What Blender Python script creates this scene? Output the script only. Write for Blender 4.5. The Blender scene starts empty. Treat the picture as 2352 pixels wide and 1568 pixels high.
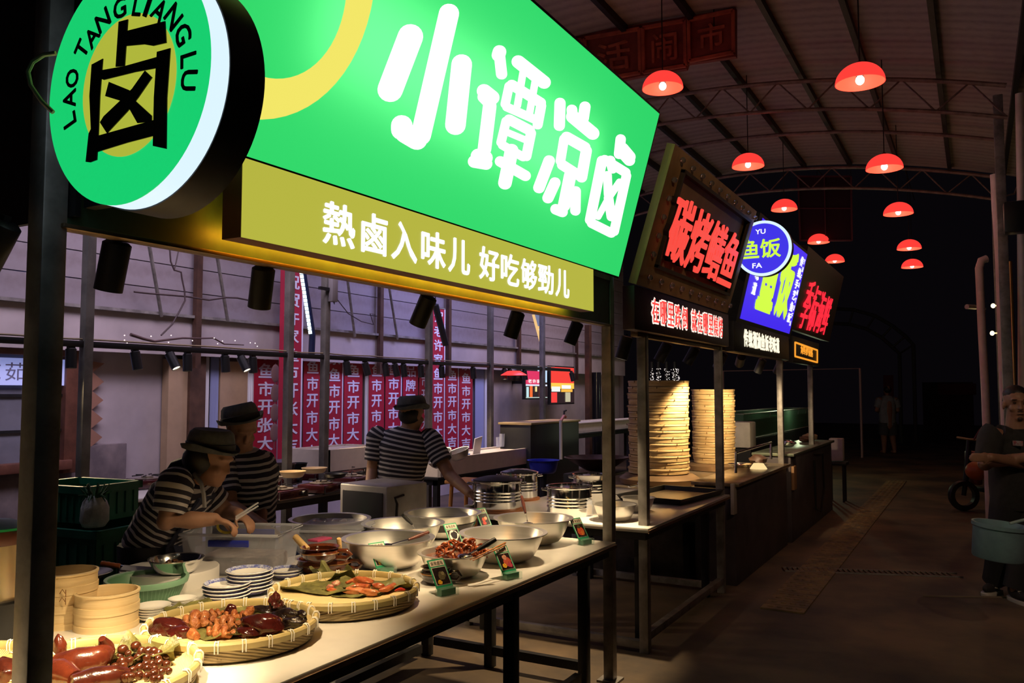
import bpy, bmesh, math, random
from mathutils import Vector as V, Matrix, Euler, Quaternion
random.seed(7)
S = bpy.context.scene
C = S.collection
# ------------------------------------------------------------------ camera
F, EYE, CX, CY = 1900.0, 1.65, 1176.0, 784.0
YAW, PITCH = math.radians(29.2034), math.radians(3.49372)
cd = bpy.data.cameras.new('camera'); cam = bpy.data.objects.new('camera', cd); C.objects.link(cam)
cd.sensor_width = 36.0; cd.lens = F / 2352.0 * 36.0; cd.clip_start = 0.05; cd.clip_end = 300
cam.location = (0, 0, EYE); cam.rotation_euler = (math.pi / 2 + PITCH, 0, YAW)
S.camera = cam
# ------------------------------------------------------------------ world, exposure
S.view_settings.view_transform = 'Standard'; S.view_settings.look = 'None'
S.view_settings.exposure = 0.0; S.view_settings.gamma = 1.0; S.view_settings.use_curve_mapping = False
w = bpy.data.worlds.new('night'); S.world = w; w.use_nodes = True
bg = w.node_tree.nodes['Background']; bg.inputs[0].default_value = (0.02, 0.015, 0.022, 1); bg.inputs[1].default_value = 0.10
# ------------------------------------------------------------------ room lamps and added warm spots (the stall spots light from inside their own builders)
def area(name, loc, target, size, energy, col, sy=None, spread=180):
    l = bpy.data.lights.new(name, 'AREA'); l.energy = energy; l.color = col; l.size = size
    l.spread = math.radians(spread)
    if sy: l.shape = 'RECTANGLE'; l.size_y = sy
    o = bpy.data.objects.new(name, l); C.objects.link(o); o.location = loc
    o.rotation_euler = (V(target) - V(loc)).to_track_quat('-Z', 'Y').to_euler()
    return o
def spot(name, loc, target, energy, col, ang=60, blend=.6, r=.03):
    l = bpy.data.lights.new(name, 'SPOT'); l.energy = energy; l.color = col; l.spot_size = math.radians(ang)
    l.spot_blend = blend; l.shadow_soft_size = r
    o = bpy.data.objects.new(name, l); C.objects.link(o); o.location = loc
    o.rotation_euler = (V(target) - V(loc)).to_track_quat('-Z', 'Y').to_euler()
    return o
def point(name, loc, energy, col, r=.05):
    l = bpy.data.lights.new(name, 'POINT'); l.energy = energy; l.color = col; l.shadow_soft_size = r
    o = bpy.data.objects.new(name, l); C.objects.link(o); o.location = loc
    return o
WARM = (1.0, .74, .42)
# strip lamps of the hall behind the stalls, over the rear aisle
area('hall_lamp', (-5.2, 5.0, 4.6), (-7.4, 6.0, 1.2), 3.0, 55, (.88, .72, .95), 1.0, 130)
area('hall_lamp', (-5.2, 10.0, 4.6), (-7.4, 10.5, 1.4), 3.0, 80, (.50, .48, 1.0), 1.0, 130)
area('hall_lamp', (-5.0, 14.5, 4.6), (-7.4, 14.0, 1.4), 3.0, 46, (.95, .72, .84), 1.0, 130)
area('hall_lamp', (-5.3, 2.2, 4.6), (-7.4, 4.5, 1.2), 2.0, 26, (.80, .72, .95), 1.0, 130)
# unseen warm spots added beside the viewer for the sign fronts and standing man
spot('added_warm_spot', (1.6, .6, 4.4), (-1.6, 6.6, 2.6), 190, (1, .72, .45), 26, .8, .1)
spot('added_warm_spot', (1.9, 2.6, 4.4), (.2, 7.6, .8), 170, (1, .66, .42), 46, .9, .1)
# ------------------------------------------------------------------ pixel ray helpers (photo frame 2352x1568)
_f = V((-math.sin(YAW) * math.cos(PITCH), math.cos(YAW) * math.cos(PITCH), math.sin(PITCH)))
_r = V((math.cos(YAW), math.sin(YAW), 0)); _d = _f.cross(_r)
EY = V((0, 0, EYE))
def at(x, y, X=None, Y=None, Z=None, D=None, PL=None):
    v = _r * ((x - CX) / F) + _d * ((y - CY) / F) + _f
    if Z is not None: t = (Z - EYE) / v.z
    elif X is not None: t = X / v.x
    elif Y is not None: t = Y / v.y
    elif PL is not None: t = (PL[0] - EY).dot(PL[1]) / v.dot(PL[1])
    else: t = D
    return EY + v * t
# ------------------------------------------------------------------ materials
MATS = {}
def nd(nt, t, **k):
    n = nt.nodes.new(t)
    for a, b in k.items(): setattr(n, a, b)
    return n
def mat(name, col, rough=.5, metal=0., var=.0, scale=8., bump=0., col2=None, emit=None, es=0., spec=.5, coat=0., stretch=None, alpha=None, trans=0., detail=4., sss=0.):
    if name in MATS: return MATS[name]
    m = bpy.data.materials.new(name); m.use_nodes = True; nt = m.node_tree
    p = nt.nodes['Principled BSDF']
    p.inputs['Base Color'].default_value = (*col, 1); p.inputs['Roughness'].default_value = rough
    p.inputs['Metallic'].default_value = metal; p.inputs['Specular IOR Level'].default_value = spec
    p.inputs['Coat Weight'].default_value = coat; p.inputs['Coat Roughness'].default_value = .1
    if trans: p.inputs['Transmission Weight'].default_value = trans
    if sss: p.inputs['Subsurface Weight'].default_value = sss; p.inputs['Subsurface Radius'].default_value = (.01, .004, .002)
    if alpha is not None: p.inputs['Alpha'].default_value = alpha
    if emit: p.inputs['Emission Color'].default_value = (*emit, 1); p.inputs['Emission Strength'].default_value = es
    if var or bump or col2:
        tc = nd(nt, 'ShaderNodeTexCoord'); mp = nd(nt, 'ShaderNodeMapping'); no = nd(nt, 'ShaderNodeTexNoise')
        if stretch: mp.inputs['Scale'].default_value = stretch
        no.inputs['Scale'].default_value = scale; no.inputs['Detail'].default_value = detail; no.inputs['Roughness'].default_value = .6
        nt.links.new(tc.outputs['Object'], mp.inputs[0]); nt.links.new(mp.outputs[0], no.inputs['Vector'])
        if var or col2:
            rp = nd(nt, 'ShaderNodeValToRGB')
            c2 = col2 or tuple(max(0, c * (1 - var)) for c in col); c1 = col if col2 else tuple(min(1, c * (1 + var * .6)) for c in col)
            rp.color_ramp.elements[0].color = (*c2, 1); rp.color_ramp.elements[1].color = (*c1, 1)
            rp.color_ramp.elements[0].position = .36; rp.color_ramp.elements[1].position = .64
            nt.links.new(no.outputs['Fac'], rp.inputs[0]); nt.links.new(rp.outputs[0], p.inputs['Base Color'])
        if bump:
            bp = nd(nt, 'ShaderNodeBump'); bp.inputs['Strength'].default_value = bump; bp.inputs['Distance'].default_value = .02
            nt.links.new(no.outputs['Fac'], bp.inputs['Height']); nt.links.new(bp.outputs[0], p.inputs['Normal'])
    MATS[name] = m
    return m
def glow(name, col, st=1.0):
    return mat(name, (0.02, 0.02, 0.02), .4, emit=col, es=st)
def clear(name, col, a, rough=.12):
    """clear plastic / glass: mostly lets light straight through, with a glossy skin"""
    if name in MATS: return MATS[name]
    m = bpy.data.materials.new(name); m.use_nodes = True; nt = m.node_tree; p = nt.nodes['Principled BSDF']
    p.inputs['Base Color'].default_value = (*col, 1); p.inputs['Roughness'].default_value = rough
    tr = nd(nt, 'ShaderNodeBsdfTransparent'); tr.inputs[0].default_value = (*[.6 + .4 * c for c in col], 1)
    mx = nd(nt, 'ShaderNodeMixShader'); mx.inputs[0].default_value = a
    nt.links.new(tr.outputs[0], mx.inputs[1]); nt.links.new(p.outputs[0], mx.inputs[2])
    nt.links.new(mx.outputs[0], nt.nodes['Material Output'].inputs[0])
    MATS[name] = m; return m
def striped(name, c1, c2, period, frac, attr='along'):
    if name in MATS: return MATS[name]
    m = bpy.data.materials.new(name); m.use_nodes = True; nt = m.node_tree; p = nt.nodes['Principled BSDF']
    p.inputs['Roughness'].default_value = .9
    a = nd(nt, 'ShaderNodeAttribute', attribute_name=attr)
    d = nd(nt, 'ShaderNodeMath', operation='DIVIDE'); d.inputs[1].default_value = period
    fr = nd(nt, 'ShaderNodeMath', operation='FRACT'); g = nd(nt, 'ShaderNodeMath', operation='GREATER_THAN'); g.inputs[1].default_value = frac
    mx = nd(nt, 'ShaderNodeMix', data_type='RGBA'); mx.inputs[6].default_value = (*c1, 1); mx.inputs[7].default_value = (*c2, 1)
    L = nt.links.new
    L(a.outputs['Fac'], d.inputs[0]); L(d.outputs[0], fr.inputs[0]); L(fr.outputs[0], g.inputs[0]); L(g.outputs[0], mx.inputs[0]); L(mx.outputs[2], p.inputs['Base Color'])
    MATS[name] = m; return m
def weave(name, c1, c2, s=(60, 60, 60), bump=.5, rough=.7):
    """woven or corrugated strips: wave texture in object space"""
    if name in MATS: return MATS[name]
    m = mat(name, c1, rough); nt = m.node_tree; p = nt.nodes['Principled BSDF']
    tc = nd(nt, 'ShaderNodeTexCoord'); mp = nd(nt, 'ShaderNodeMapping'); mp.inputs['Scale'].default_value = s
    wv = nd(nt, 'ShaderNodeTexWave'); wv.bands_direction = 'DIAGONAL'; wv.inputs['Scale'].default_value = 1; wv.inputs['Distortion'].default_value = 1.5; wv.inputs['Detail'].default_value = 1
    no = nd(nt, 'ShaderNodeTexNoise'); no.inputs['Scale'].default_value = 14
    rp = nd(nt, 'ShaderNodeMix', data_type='RGBA'); rp.inputs[6].default_value = (*c2, 1); rp.inputs[7].default_value = (*c1, 1)
    ad = nd(nt, 'ShaderNodeMath', operation='MULTIPLY_ADD'); ad.inputs[1].default_value = .6
    L = nt.links.new
    L(tc.outputs['Object'], mp.inputs[0]); L(mp.outputs[0], wv.inputs['Vector']); L(tc.outputs['Object'], no.inputs['Vector'])
    L(wv.outputs['Fac'], ad.inputs[0]); L(no.outputs['Fac'], ad.inputs[2]); ad.use_clamp = True
    L(ad.outputs[0], rp.inputs[0]); L(rp.outputs[2], p.inputs['Base Color'])
    bp = nd(nt, 'ShaderNodeBump'); bp.inputs['Strength'].default_value = bump; bp.inputs['Distance'].default_value = .004
    L(wv.outputs['Fac'], bp.inputs['Height']); L(bp.outputs[0], p.inputs['Normal'])
    return m
# ------------------------------------------------------------------ mesh builder
def frame(z, x=None):
    z = V(z).normalized()
    a = V(x) if x is not None else (V((1, 0, 0)) if abs(z.x) < .8 else V((0, 1, 0)))
    y = z.cross(a).normalized(); x = y.cross(z)
    return Matrix((x, y, z)).transposed()
class MB:
    def __init__(s): s.v = []; s.f = []; s.sm = []; s.al = {}
    def add(s, vs, fs, smooth=False, along=None):
        b = len(s.v); s.v += [V(p) for p in vs]; s.f += [[i + b for i in f] for f in fs]; s.sm += [smooth] * len(fs)
        if along is not None:
            for i, a in enumerate(along): s.al[b + i] = a
        return s
    def box(s, c, size, R=None, bev=0.):
        c = V(c); h = V(size) / 2
        if bev <= 0:
            vs = [V((x * h.x, y * h.y, z * h.z)) for z in (-1, 1) for y in (-1, 1) for x in (-1, 1)]
            fs = [(0, 2, 3, 1), (4, 5, 7, 6), (0, 1, 5, 4), (2, 6, 7, 3), (0, 4, 6, 2), (1, 3, 7, 5)]
        else:
            bm = bmesh.new(); bmesh.ops.create_cube(bm, size=1.0, matrix=Matrix.Diagonal((*size, 1)))
            bmesh.ops.bevel(bm, geom=bm.edges[:], offset=bev, segments=2, affect='EDGES', profile=.5)
            bm.verts.index_update(); vs = [v.co.copy() for v in bm.verts]; fs = [[v.index for v in f.verts] for f in bm.faces]; bm.free()
        if R is not None: vs = [R @ p for p in vs]
        return s.add([p + c for p in vs], fs, bev > 0)
    def bar(s, p0, p1, wx, wy, up=(0, 0, 1), bev=0.):
        p0, p1 = V(p0), V(p1); d = p1 - p0
        R = frame(d, up if abs(d.normalized().dot(V(up))) < .99 else (1, 0, 0))
        return s.box((p0 + p1) / 2, (wx, wy, d.length), R, bev)
    def tube(s, pts, r, n=10, caps=True, along=None, closed=False):
        pts = [V(p) for p in pts]; k = len(pts); rr = r if isinstance(r, (list, tuple)) else [r] * k
        vs = []; al = []
        T = [((pts[(i + 1) % k] - pts[i - 1]) if closed else (pts[min(i + 1, k - 1)] - pts[max(i - 1, 0)])).normalized() for i in range(k)]
        x = frame(T[0]).col[0]
        for i in range(k):
            x = (x - T[i] * x.dot(T[i])); x = x.normalized() if x.length > 1e-6 else frame(T[i]).col[0]
            y = T[i].cross(x)
            for j in range(n):
                a = 2 * math.pi * j / n; vs.append(pts[i] + (x * math.cos(a) + y * math.sin(a)) * rr[i])
                if along is not None: al.append(along[i])
        fs = []
        for i in range(k if closed else k - 1):
            i2 = (i + 1) % k
            for j in range(n): fs.append((i * n + j, i * n + (j + 1) % n, i2 * n + (j + 1) % n, i2 * n + j))
        if caps and not closed: fs += [list(range(n))[::-1], [(k - 1) * n + j for j in range(n)]]
        return s.add(vs, fs, True, al if along is not None else None)
    def cyl(s, p0, p1, r0, r1=None, n=20): return s.tube([p0, p1], [r0, r0 if r1 is None else r1], n)
    def lathe(s, prof, c=(0, 0, 0), R=None, n=32, sx=1., sy=1., wob=None):
        c = V(c); k = len(prof); vs = []
        for i, (r, z) in enumerate(prof):
            for j in range(n):
                a = 2 * math.pi * j / n; q = 1 + (wob(a, i) if wob else 0)
                p = V((r * q * math.cos(a) * sx, r * q * math.sin(a) * sy, z)); vs.append(c + (R @ p if R is not None else p))
        fs = [(i * n + j, i * n + (j + 1) % n, (i + 1) * n + (j + 1) % n, (i + 1) * n + j) for i in range(k - 1) for j in range(n)]
        if prof[0][0] > 1e-5 and prof[-1][0] > 1e-5 and k > 2:      # ring profile: close it on itself
            fs += [((k - 1) * n + j, (k - 1) * n + (j + 1) % n, (j + 1) % n, j) for j in range(n)]
        return s.add(vs, fs, True)
    def ell(s, c, r, R=None, n=16, m=10, noise=0., seed=0):
        rnd = random.Random(seed); r = (r, r, r) if not isinstance(r, (tuple, list)) else r
        vs = []; c = V(c); fs = []; ph = [rnd.uniform(0, 6.28) for _ in range(6)]
        for i in range(m + 1):
            t = math.pi * i / m
            for j in range(n):
                a = 2 * math.pi * j / n; d = V((math.sin(t) * math.cos(a), math.sin(t) * math.sin(a), math.cos(t)))
                q = 1 + noise * (math.sin(3 * d.x + ph[0]) * math.sin(2.5 * d.y + ph[1]) + .6 * math.sin(6 * d.z + ph[2] + 3 * d.x) + .4 * math.sin(9 * d.y + ph[3]) * math.sin(8 * d.x + ph[4]))
                p = V((d.x * r[0], d.y * r[1], d.z * r[2])) * q; vs.append(c + (R @ p if R is not None else p))
        for i in range(m):
            for j in range(n): fs.append((i * n + j, (i + 1) * n + j, (i + 1) * n + (j + 1) % n, i * n + (j + 1) % n))
        return s.add(vs, fs, True)
    def poly(s, pts, depth, nrm):
        """prism: polygon pts (any 3D plane), extruded back by depth along -nrm"""
        n = len(pts); nrm = V(nrm).normalized(); pts = [V(p) for p in pts]
        from mathutils.geometry import normal
        vs = pts + [p - nrm * depth for p in pts]
        fs = [list(range(n)), list(range(2 * n - 1, n - 1, -1))] + [(i, i + n, (i + 1) % n + n, (i + 1) % n) for i in range(n)]
        return s.add(vs, fs)
    def loft(s, rings, along=None, caps=(True, True), smooth=True):
        n = len(rings[0]); k = len(rings); vs = [p for r in rings for p in r]
        fs = [(i * n + j, i * n + (j + 1) % n, (i + 1) * n + (j + 1) % n, (i + 1) * n + j) for i in range(k - 1) for j in range(n)]
        if caps[0]: fs.append(list(range(n))[::-1])
        if caps[1]: fs.append([(k - 1) * n + j for j in range(n)])
        al = [along[i] for i in range(k) for _ in range(n)] if along else None
        return s.add(vs, fs, smooth, al)
    def build(s, name, m, parent=None, loc=None, recalc=True):
        """link as ONE mesh object; vertices are given in world space and stored relative to the thing's base"""
        off = V((0, 0, 0))
        if parent is not None:
            off = wloc(parent); loc0 = (0, 0, 0)
        elif loc is not None: off = V(loc); loc0 = loc
        else: loc0 = (0, 0, 0)
        me = bpy.data.meshes.new(name); me.from_pydata([p - off for p in s.v], [], s.f)
        if s.al:
            at_ = me.attributes.new('along', 'FLOAT', 'POINT')
            at_.data.foreach_set('value', [s.al.get(i, 0.) for i in range(len(s.v))])
        me.polygons.foreach_set('use_smooth', s.sm)
        if recalc:
            bm = bmesh.new(); bm.from_mesh(me); bmesh.ops.recalc_face_normals(bm, faces=bm.faces[:]); bm.to_mesh(me); bm.free()
        me.update()
        if any(s.sm):
            try: me.set_sharp_from_angle(angle=math.radians(42))
            except Exception: pass
        o = bpy.data.objects.new(name, me); C.objects.link(o); me.materials.append(m)
        o.location = loc0
        if parent is not None: o.parent = parent
        return o
def wloc(o):
    v = V((0, 0, 0))
    while o is not None: v = v + o.location; o = o.parent
    return v
def tag(o, label=None, cat=None, group=None, kind=None):
    if label: o['label'] = label
    if cat: o['category'] = cat
    if group: o['group'] = group
    if kind: o['kind'] = kind
    return o
def thing(name, label, cat, loc=(0, 0, 0), group=None, rotz=0.):
    o = bpy.data.objects.new(name, None); C.objects.link(o); o.empty_display_size = .05
    o.location = loc; o.rotation_euler = (0, 0, rotz)
    return tag(o, label, cat, group)
def struct(o): o['kind'] = 'structure'; return o
KIDS = {}
def dup(o, loc=None, label=None, group=None, rot=None, scale=None, parent=None):
    c = o.copy(); C.objects.link(c)
    if parent is not None: c.parent = parent
    for ch in list(o.children): dup(ch, parent=c)
    if loc is not None: c.location = loc
    if rot is not None: c.rotation_euler = rot
    if scale is not None: c.scale = scale if isinstance(scale, (tuple, list)) else (scale,) * 3
    if label: c['label'] = label
    if group: c['group'] = group
    return c
# ------------------------------------------------------------------ writing
_tc = {}
def glyphs(txt, off=0., res=3):
    """flat mesh (verts, faces) of a string in the built-in font, bounding box normalised to 0..1"""
    k = (txt, off, res)
    if k in _tc: return _tc[k]
    cu = bpy.data.curves.new('t', 'FONT'); cu.body = txt; cu.offset = off; cu.resolution_u = res; cu.fill_mode = 'FRONT'
    o = bpy.data.objects.new('t', cu); C.objects.link(o)
    dg = bpy.context.evaluated_depsgraph_get(); dg.update()
    me = o.evaluated_get(dg).to_mesh()
    vs = [v.co.copy() for v in me.vertices]; fs = [list(p.vertices) for p in me.polygons]
    o.evaluated_get(dg).to_mesh_clear(); bpy.data.objects.remove(o); bpy.data.curves.remove(cu)
    x0 = min(p.x for p in vs); x1 = max(p.x for p in vs); y0 = min(p.y for p in vs); y1 = max(p.y for p in vs)
    vs = [((p.x - x0) / (x1 - x0), (p.y - y0) / (y1 - y0)) for p in vs]
    _tc[k] = (vs, fs, (x1 - x0) / (y1 - y0)); return _tc[k]
def extruded(vs, fs, nrm, depth):
    """front polygons -> closed prism with side walls"""
    nrm = V(nrm).normalized(); n = len(vs); ed = {}
    for f in fs:
        for i in range(len(f)):
            a, b = f[i], f[(i + 1) % len(f)]; ed[(a, b)] = ed.get((a, b), 0) + 1
    sides = [(b, a, a + n, b + n) for (a, b) in ed if (b, a) not in ed]
    return [V(p) for p in vs] + [V(p) - nrm * depth for p in vs], [list(f) for f in fs] + [[i + n for i in f][::-1] for f in fs] + [list(q) for q in sides]
def write(mb, txt, O, U, W, nrm, depth=.004, off=0., res=3):
    """one string filling the parallelogram O, O+U (right), O+W (up)"""
    vs, fs, _ = glyphs(txt, 0., res); O, U, W, nn = V(O), V(U), V(W), V(nrm).normalized()
    # heavier weight: the same strokes repeated with small shifts
    sh = [(0, 0)] if off <= 0 else [(-off, 0), (off, 0), (0, -off), (0, off), (-off * .7, -off * .7), (off * .7, off * .7)]
    k = 1 - 2 * max(off, 0)
    for i, (sx, sy) in enumerate(sh):
        pv, pf = extruded([O + U * (.5 + (x - .5) * k + sx) + W * (.5 + (y - .5) * k + sy) + nn * (.00008 * i) for x, y in vs], fs, nrm, depth); mb.add(pv, pf)
    return mb
def capsule2(p, q, r, n=8):
    """2D outline of a rounded stroke"""
    (x0, y0), (x1, y1) = p, q; a = math.atan2(y1 - y0, x1 - x0); out = []
    for i in range(n + 1):
        t = a - math.pi / 2 + math.pi * i / n; out.append((x1 + r * math.cos(t), y1 + r * math.sin(t)))
    for i in range(n + 1):
        t = a + math.pi / 2 + math.pi * i / n; out.append((x0 + r * math.cos(t), y0 + r * math.sin(t)))
    return out
# ================================================================== PALETTE
STEEL = mat('dark_steel', (.27, .25, .235), .42, .2, var=.35, scale=9, bump=.05)
STEELB = mat('black_steel', (.018, .018, .02), .5, .3, var=.3, scale=12)
BLACK = mat('black_plastic', (.012, .012, .013), .45)
CONC = mat('concrete', (.18, .12, .068), .66, col2=(.055, .042, .033), scale=1.1, bump=.25, detail=9)
WHITE = mat('white_stone', (.74, .71, .66), .22, var=.05, scale=5)
PLASTER = mat('mauve_plaster', (.46, .40, .40), .9, var=.16, scale=1.3, bump=.1)
ALU = mat('spun_aluminium', (.80, .78, .74), .34, .9, var=.06, scale=3, stretch=(1, 1, 18))
CHROME = mat('polished_steel', (.82, .82, .82), .14, 1.0)
BROWNM = mat('brown_paint', (.075, .035, .022), .5, var=.4, scale=6)
# ================================================================== FLOOR, WALLS, ROOF
struct(MB().box((0, 17, -.05), (40, 60, .1)).build('floor', CONC))
XW = -7.5
mb = MB().box((XW - .1, 10.2, 3.0), (.2, 17.6, 6.0)); struct(mb.build('wall_back', PLASTER))
mb = MB().box((XW + .03, 3.4, .57), (.06, 4.0, 1.14), bev=.01); struct(mb.build('baseboard_back', mat('wainscot_stone', (.26, .21, .20), .6, col2=(.13, .105, .11), scale=3, bump=.15)))
# upper cladding: horizontal boards over a valance that hides the tops of most banners
BOARD = weave('mauve_boards', (.27, .235, .255), (.19, .15, .16), (0.0, 0.0, 2.4), .25, .8)
mb = MB()
for k in range(12): mb.box((XW + .20, 10.0, 2.58 + .26 * k), (.03, 17.0, .25))
struct(mb.build('trim_1', BOARD))
struct(MB().box((XW + .22, 10, 2.235), (.04, 17, .40)).build('trim_2', PLASTER))
struct(MB().box((XW + .27, 10, 2.445), (.07, 17, .03)).build('trim_3', STEEL))
struct(MB().box((6.6, 12, 2.5), (.2, 30, 5)).build('wall_right', mat('dark_brick', (.05, .035, .03), .9, var=.4, scale=4)))
def zr(x): return 5.75 - .037 * (x + 3.5) ** 2
ROOF = weave('corrugated_roof', (.38, .30, .28), (.20, .155, .15), (0, 3.4, 0), 1.0, .6)
xs = [-7.6 + .35 * i for i in range(27)]
mb = MB()
for i in range(len(xs) - 1):
    a, b = xs[i], xs[i + 1]
    for (z0, z1) in ((zr(a), zr(b)),):
        mb.add([(a, 1.5, z0), (b, 1.5, z1), (b, 15.4, z1), (a, 15.4, z0), (a, 1.5, z0 + .04), (b, 1.5, z1 + .04), (b, 15.4, z1 + .04), (a, 15.4, z0 + .04)],
               [(0, 1, 2, 3), (7, 6, 5, 4), (0, 4, 5, 1), (1, 5, 6, 2), (2, 6, 7, 3), (3, 7, 4, 0)])
roof = struct(mb.build('ceiling', ROOF, loc=(-2, 8, 5.6)))
for k in range(11):
    x = -7.1 + .76 * k
    MB().box((x, 8.4, zr(x) - .045), (.055, 13.8, .09)).build('purlin', STEELB, roof)
# lattice trusses across the hall
IRON = mat('rusty_pipe', (.30, .20, .17), .5, .5, var=.3, scale=10)
def truss(y, z0, label, bottom=True):
    t = thing('roof_truss', label, 'roof truss', (-2, y, z0))
    X = [-7.3 + .35 * i for i in range(23)]
    top = [V((x, y, z0 + .1 - .037 * (x + 3.5) ** 2)) for x in X]
    MB().tube(top, .028, 8).build('top_chord', IRON, t)
    if bottom:
        lo = [p - V((0, 0, .36)) for p in top]
        MB().tube(lo, .024, 8).build('bottom_chord', IRON, t)
        for i in range(0, len(X) - 2, 2):
            MB().tube([lo[i], top[i + 1]], .011, 6).tube([top[i + 1], lo[i + 2]], .011, 6).build('lattice_brace', IRON, t)
    return t
truss(10.5, 5.5, 'nearest arched double pipe truss with lattice bracing under the corrugated roof')
truss(12.8, 5.5, 'thin single arched roof pipe between the two lattice trusses', False)
truss(15.0, 5.5, 'farthest arched lattice truss at the open dark end of the roof')
truss(7.2, 5.55, 'arched roof pipe crossing just above the dark red hanging sign board', False)
# right-hand side: columns, pipes
def column(x, y, w, h, label, m=STEEL):
    o = MB().box((x, y, h / 2), (w, w, h), bev=.01).build('steel_column', m, loc=(x, y, 0)); return tag(o, label, 'column')
column(.32, 10.7, .10, 5.0, 'slim dark steel column holding the right end of the nearest roof truss')
column(.36, 15.0, .10, 5.0, 'slim dark steel column under the far end of the roof on the right')
PVC = mat('pale_pvc_pipe', (.88, .72, .66), .45, var=.12, scale=5)
def pipe(name, pts, r, label, m=PVC):
    o = MB().tube(pts, r, 12).build(name, m, loc=(pts[0][0], pts[0][1], 0)); return tag(o, label, 'pipe')
def pix(D, *pp): return [at(x, y, D=D) for x, y in pp]
p = pix(10.2, (2268, 1032), (2263, 900), (2255, 750), (2249, 615), (2254, 598), (2266, 594))
pipe('drain_pipe', [V((p[0].x, p[0].y, 0))] + p, .046, 'pale pink drain pipe, left one of the pair, with a bent top')
p = pix(9.6, (2312, 1000), (2306, 850), (2298, 600), (2290, 470), (2286, 400))
pipe('drain_pipe', [V((p[0].x, p[0].y, 0))] + p, .055, 'thicker pale drain pipe rising behind the man in black')
p = pix(9.2, (2349, 1000), (2348, 700), (2346, 450), (2342, 215))
pipe('drain_pipe', [V((p[0].x, p[0].y, 0))] + p, .045, 'tall pale pipe at the right edge, highest of the upright pipes')
p = pix(10.5, (2291, 375), (2284, 395), (2284, 445), (2300, 452), (2330, 445), (2338, 425), (2338, 380))
tag(MB().tube(p, .012, 8).build('cable_loop', mat('grey_cable', (.20, .15, .12), .5), loc=p[0]), 'loop of old grey cable hanging high beside the right pipes', 'cable')
a = at(2332, 500, D=9.0); o = MB().box((a.x, a.y, a.z), (.22, .2, .34), bev=.02).build('wall_speaker', BLACK, loc=(a.x, a.y, a.z - .17)); tag(o, 'black speaker box mounted high by the right-hand pipes', 'speaker')
a = at(2232, 705, D=11.5)
t = thing('security_camera', 'small white security camera on the left pale pipe', 'camera', a)
MB().tube([a + V((-.06, -.09, 0)), a + V((.04, .05, 0))], .035, 12).build('camera_body', mat('cream_plastic', (.55, .52, .48), .4), t)
MB().tube([a + V((.04, .05, .0)), a + V((.17, .12, -.02))], .012, 8).build('bracket', STEEL, t)
for k, (px, D, r, lab) in enumerate(((2305, 11.2, .022, 'slim gold pipe standing in for a lit edge, right of the pale drain pipes'), (2318, 11.6, .018, 'second slim gold pipe standing in for a lit edge by the drain pipes'), (2331, 11.0, .026, 'gold pipe standing in for a lit edge above the person in black'))):
    a = at(px, 900, D=D); o = MB().cyl((a.x, a.y, 0), (a.x, a.y, 3.4), r, n=12).build('lit_edge_pipe', mat('lit_edge_gold', (.62, .40, .14), .3, .7), loc=(a.x, a.y, 0)); tag(o, lab, 'pipe')  # pipes added in gold colour to imitate yellow-lit vertical edges
for k, (px, py) in enumerate(((2281, 702), (2279, 765))):
    a = at(px, py, D=11.9); t = thing('wall_lamp', '%s tiny bright lamp beside the pale drain pipes' % ['upper', 'lower'][k], 'lamp', a)
    MB().ell(a, (.03, .03, .035), n=10, m=8).build('bulb', glow('cream_bulb', (1, .82, .5), 2.0), t); MB().bar(a + V((0, 0, 0)), a + V((.12, .02, 0)), .02, .02).build('arm', BLACK, t)
    point('wall_lamp_light', a + V((.05, -.08, 0)), 3.5, (1, .72, .32), .03)
# far wall end, gate arch, kiosk far behind
ARC = mat('gate_pipe', (.10, .10, .095), .6, .3)
t = thing('arch_gate', 'faint arched lattice gate far away at the end of the aisle', 'gate', at(2065, 985, D=33))
Y0 = 29.5
def arcpts(pp): return [at(x, y, Y=Y0) for x, y in pp]
out = arcpts([(1905, 708), (1960, 711), (2010, 725), (2050, 748), (2080, 772), (2098, 792), (2100, 900)])
inn = arcpts([(1905, 742), (1950, 744), (1990, 755), (2025, 775), (2050, 797), (2066, 812), (2067, 900)])
for nm, q in (('outer_arch', out), ('inner_arch', inn)):
    q = q[:-1] + [V((q[-1].x, q[-1].y, 0.0))]; MB().tube(q, .06, 8).build(nm, ARC, t)
for i in range(6): MB().tube([out[i], inn[i]], .035, 6).build('cross_brace', ARC, t)
a = at(2180, 985, D=30); t = thing('kiosk', 'dark closed kiosk far off at the right of the aisle end', 'kiosk', (a.x, a.y, 0))
MB().box((a.x, a.y, 1.0), (1.6, 1.4, 2.0)).build('body', mat('dark_kiosk', (.05, .028, .03), .8, var=.4, scale=3), t)
MB().box((a.x + .3, a.y - .72, 1.75), (1.2, .06, .4), bev=.02).build('sign_board', mat('dull_red', (.12, .02, .025), .7), t)
a = at(2041, 895, D=27); tag(MB().box((a.x, a.y, 1.4), (.3, .06, 1.6), bev=.01).build('banner_flag', mat('dim_red_flag', (.14, .02, .04), .8), loc=(a.x, a.y, .6)), 'narrow dark red banner standing behind the man in grey far off', 'banner')
a = at(1921, 1000, D=12.6); o = MB().box((a.x, a.y, .78), (.20, .16, .34), bev=.015).build('polystyrene_box', mat('grey_foam', (.46, .40, .42), .8, var=.1), loc=(a.x, a.y, .6)); tag(o, 'small upright pale box at the far end of the dark counters', 'box')
MBx = MB().box((a.x, a.y, .57), (.3, .3, .05), bev=.01)
for sx in (-.1, .1):
    for sy in (-.1, .1): MBx.box((a.x + sx, a.y + sy, .275), (.03, .03, .55))
tag(MBx.build('stool', BLACK, loc=(a.x, a.y, 0)), 'black stool under the small upright pale box', 'stool')
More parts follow.
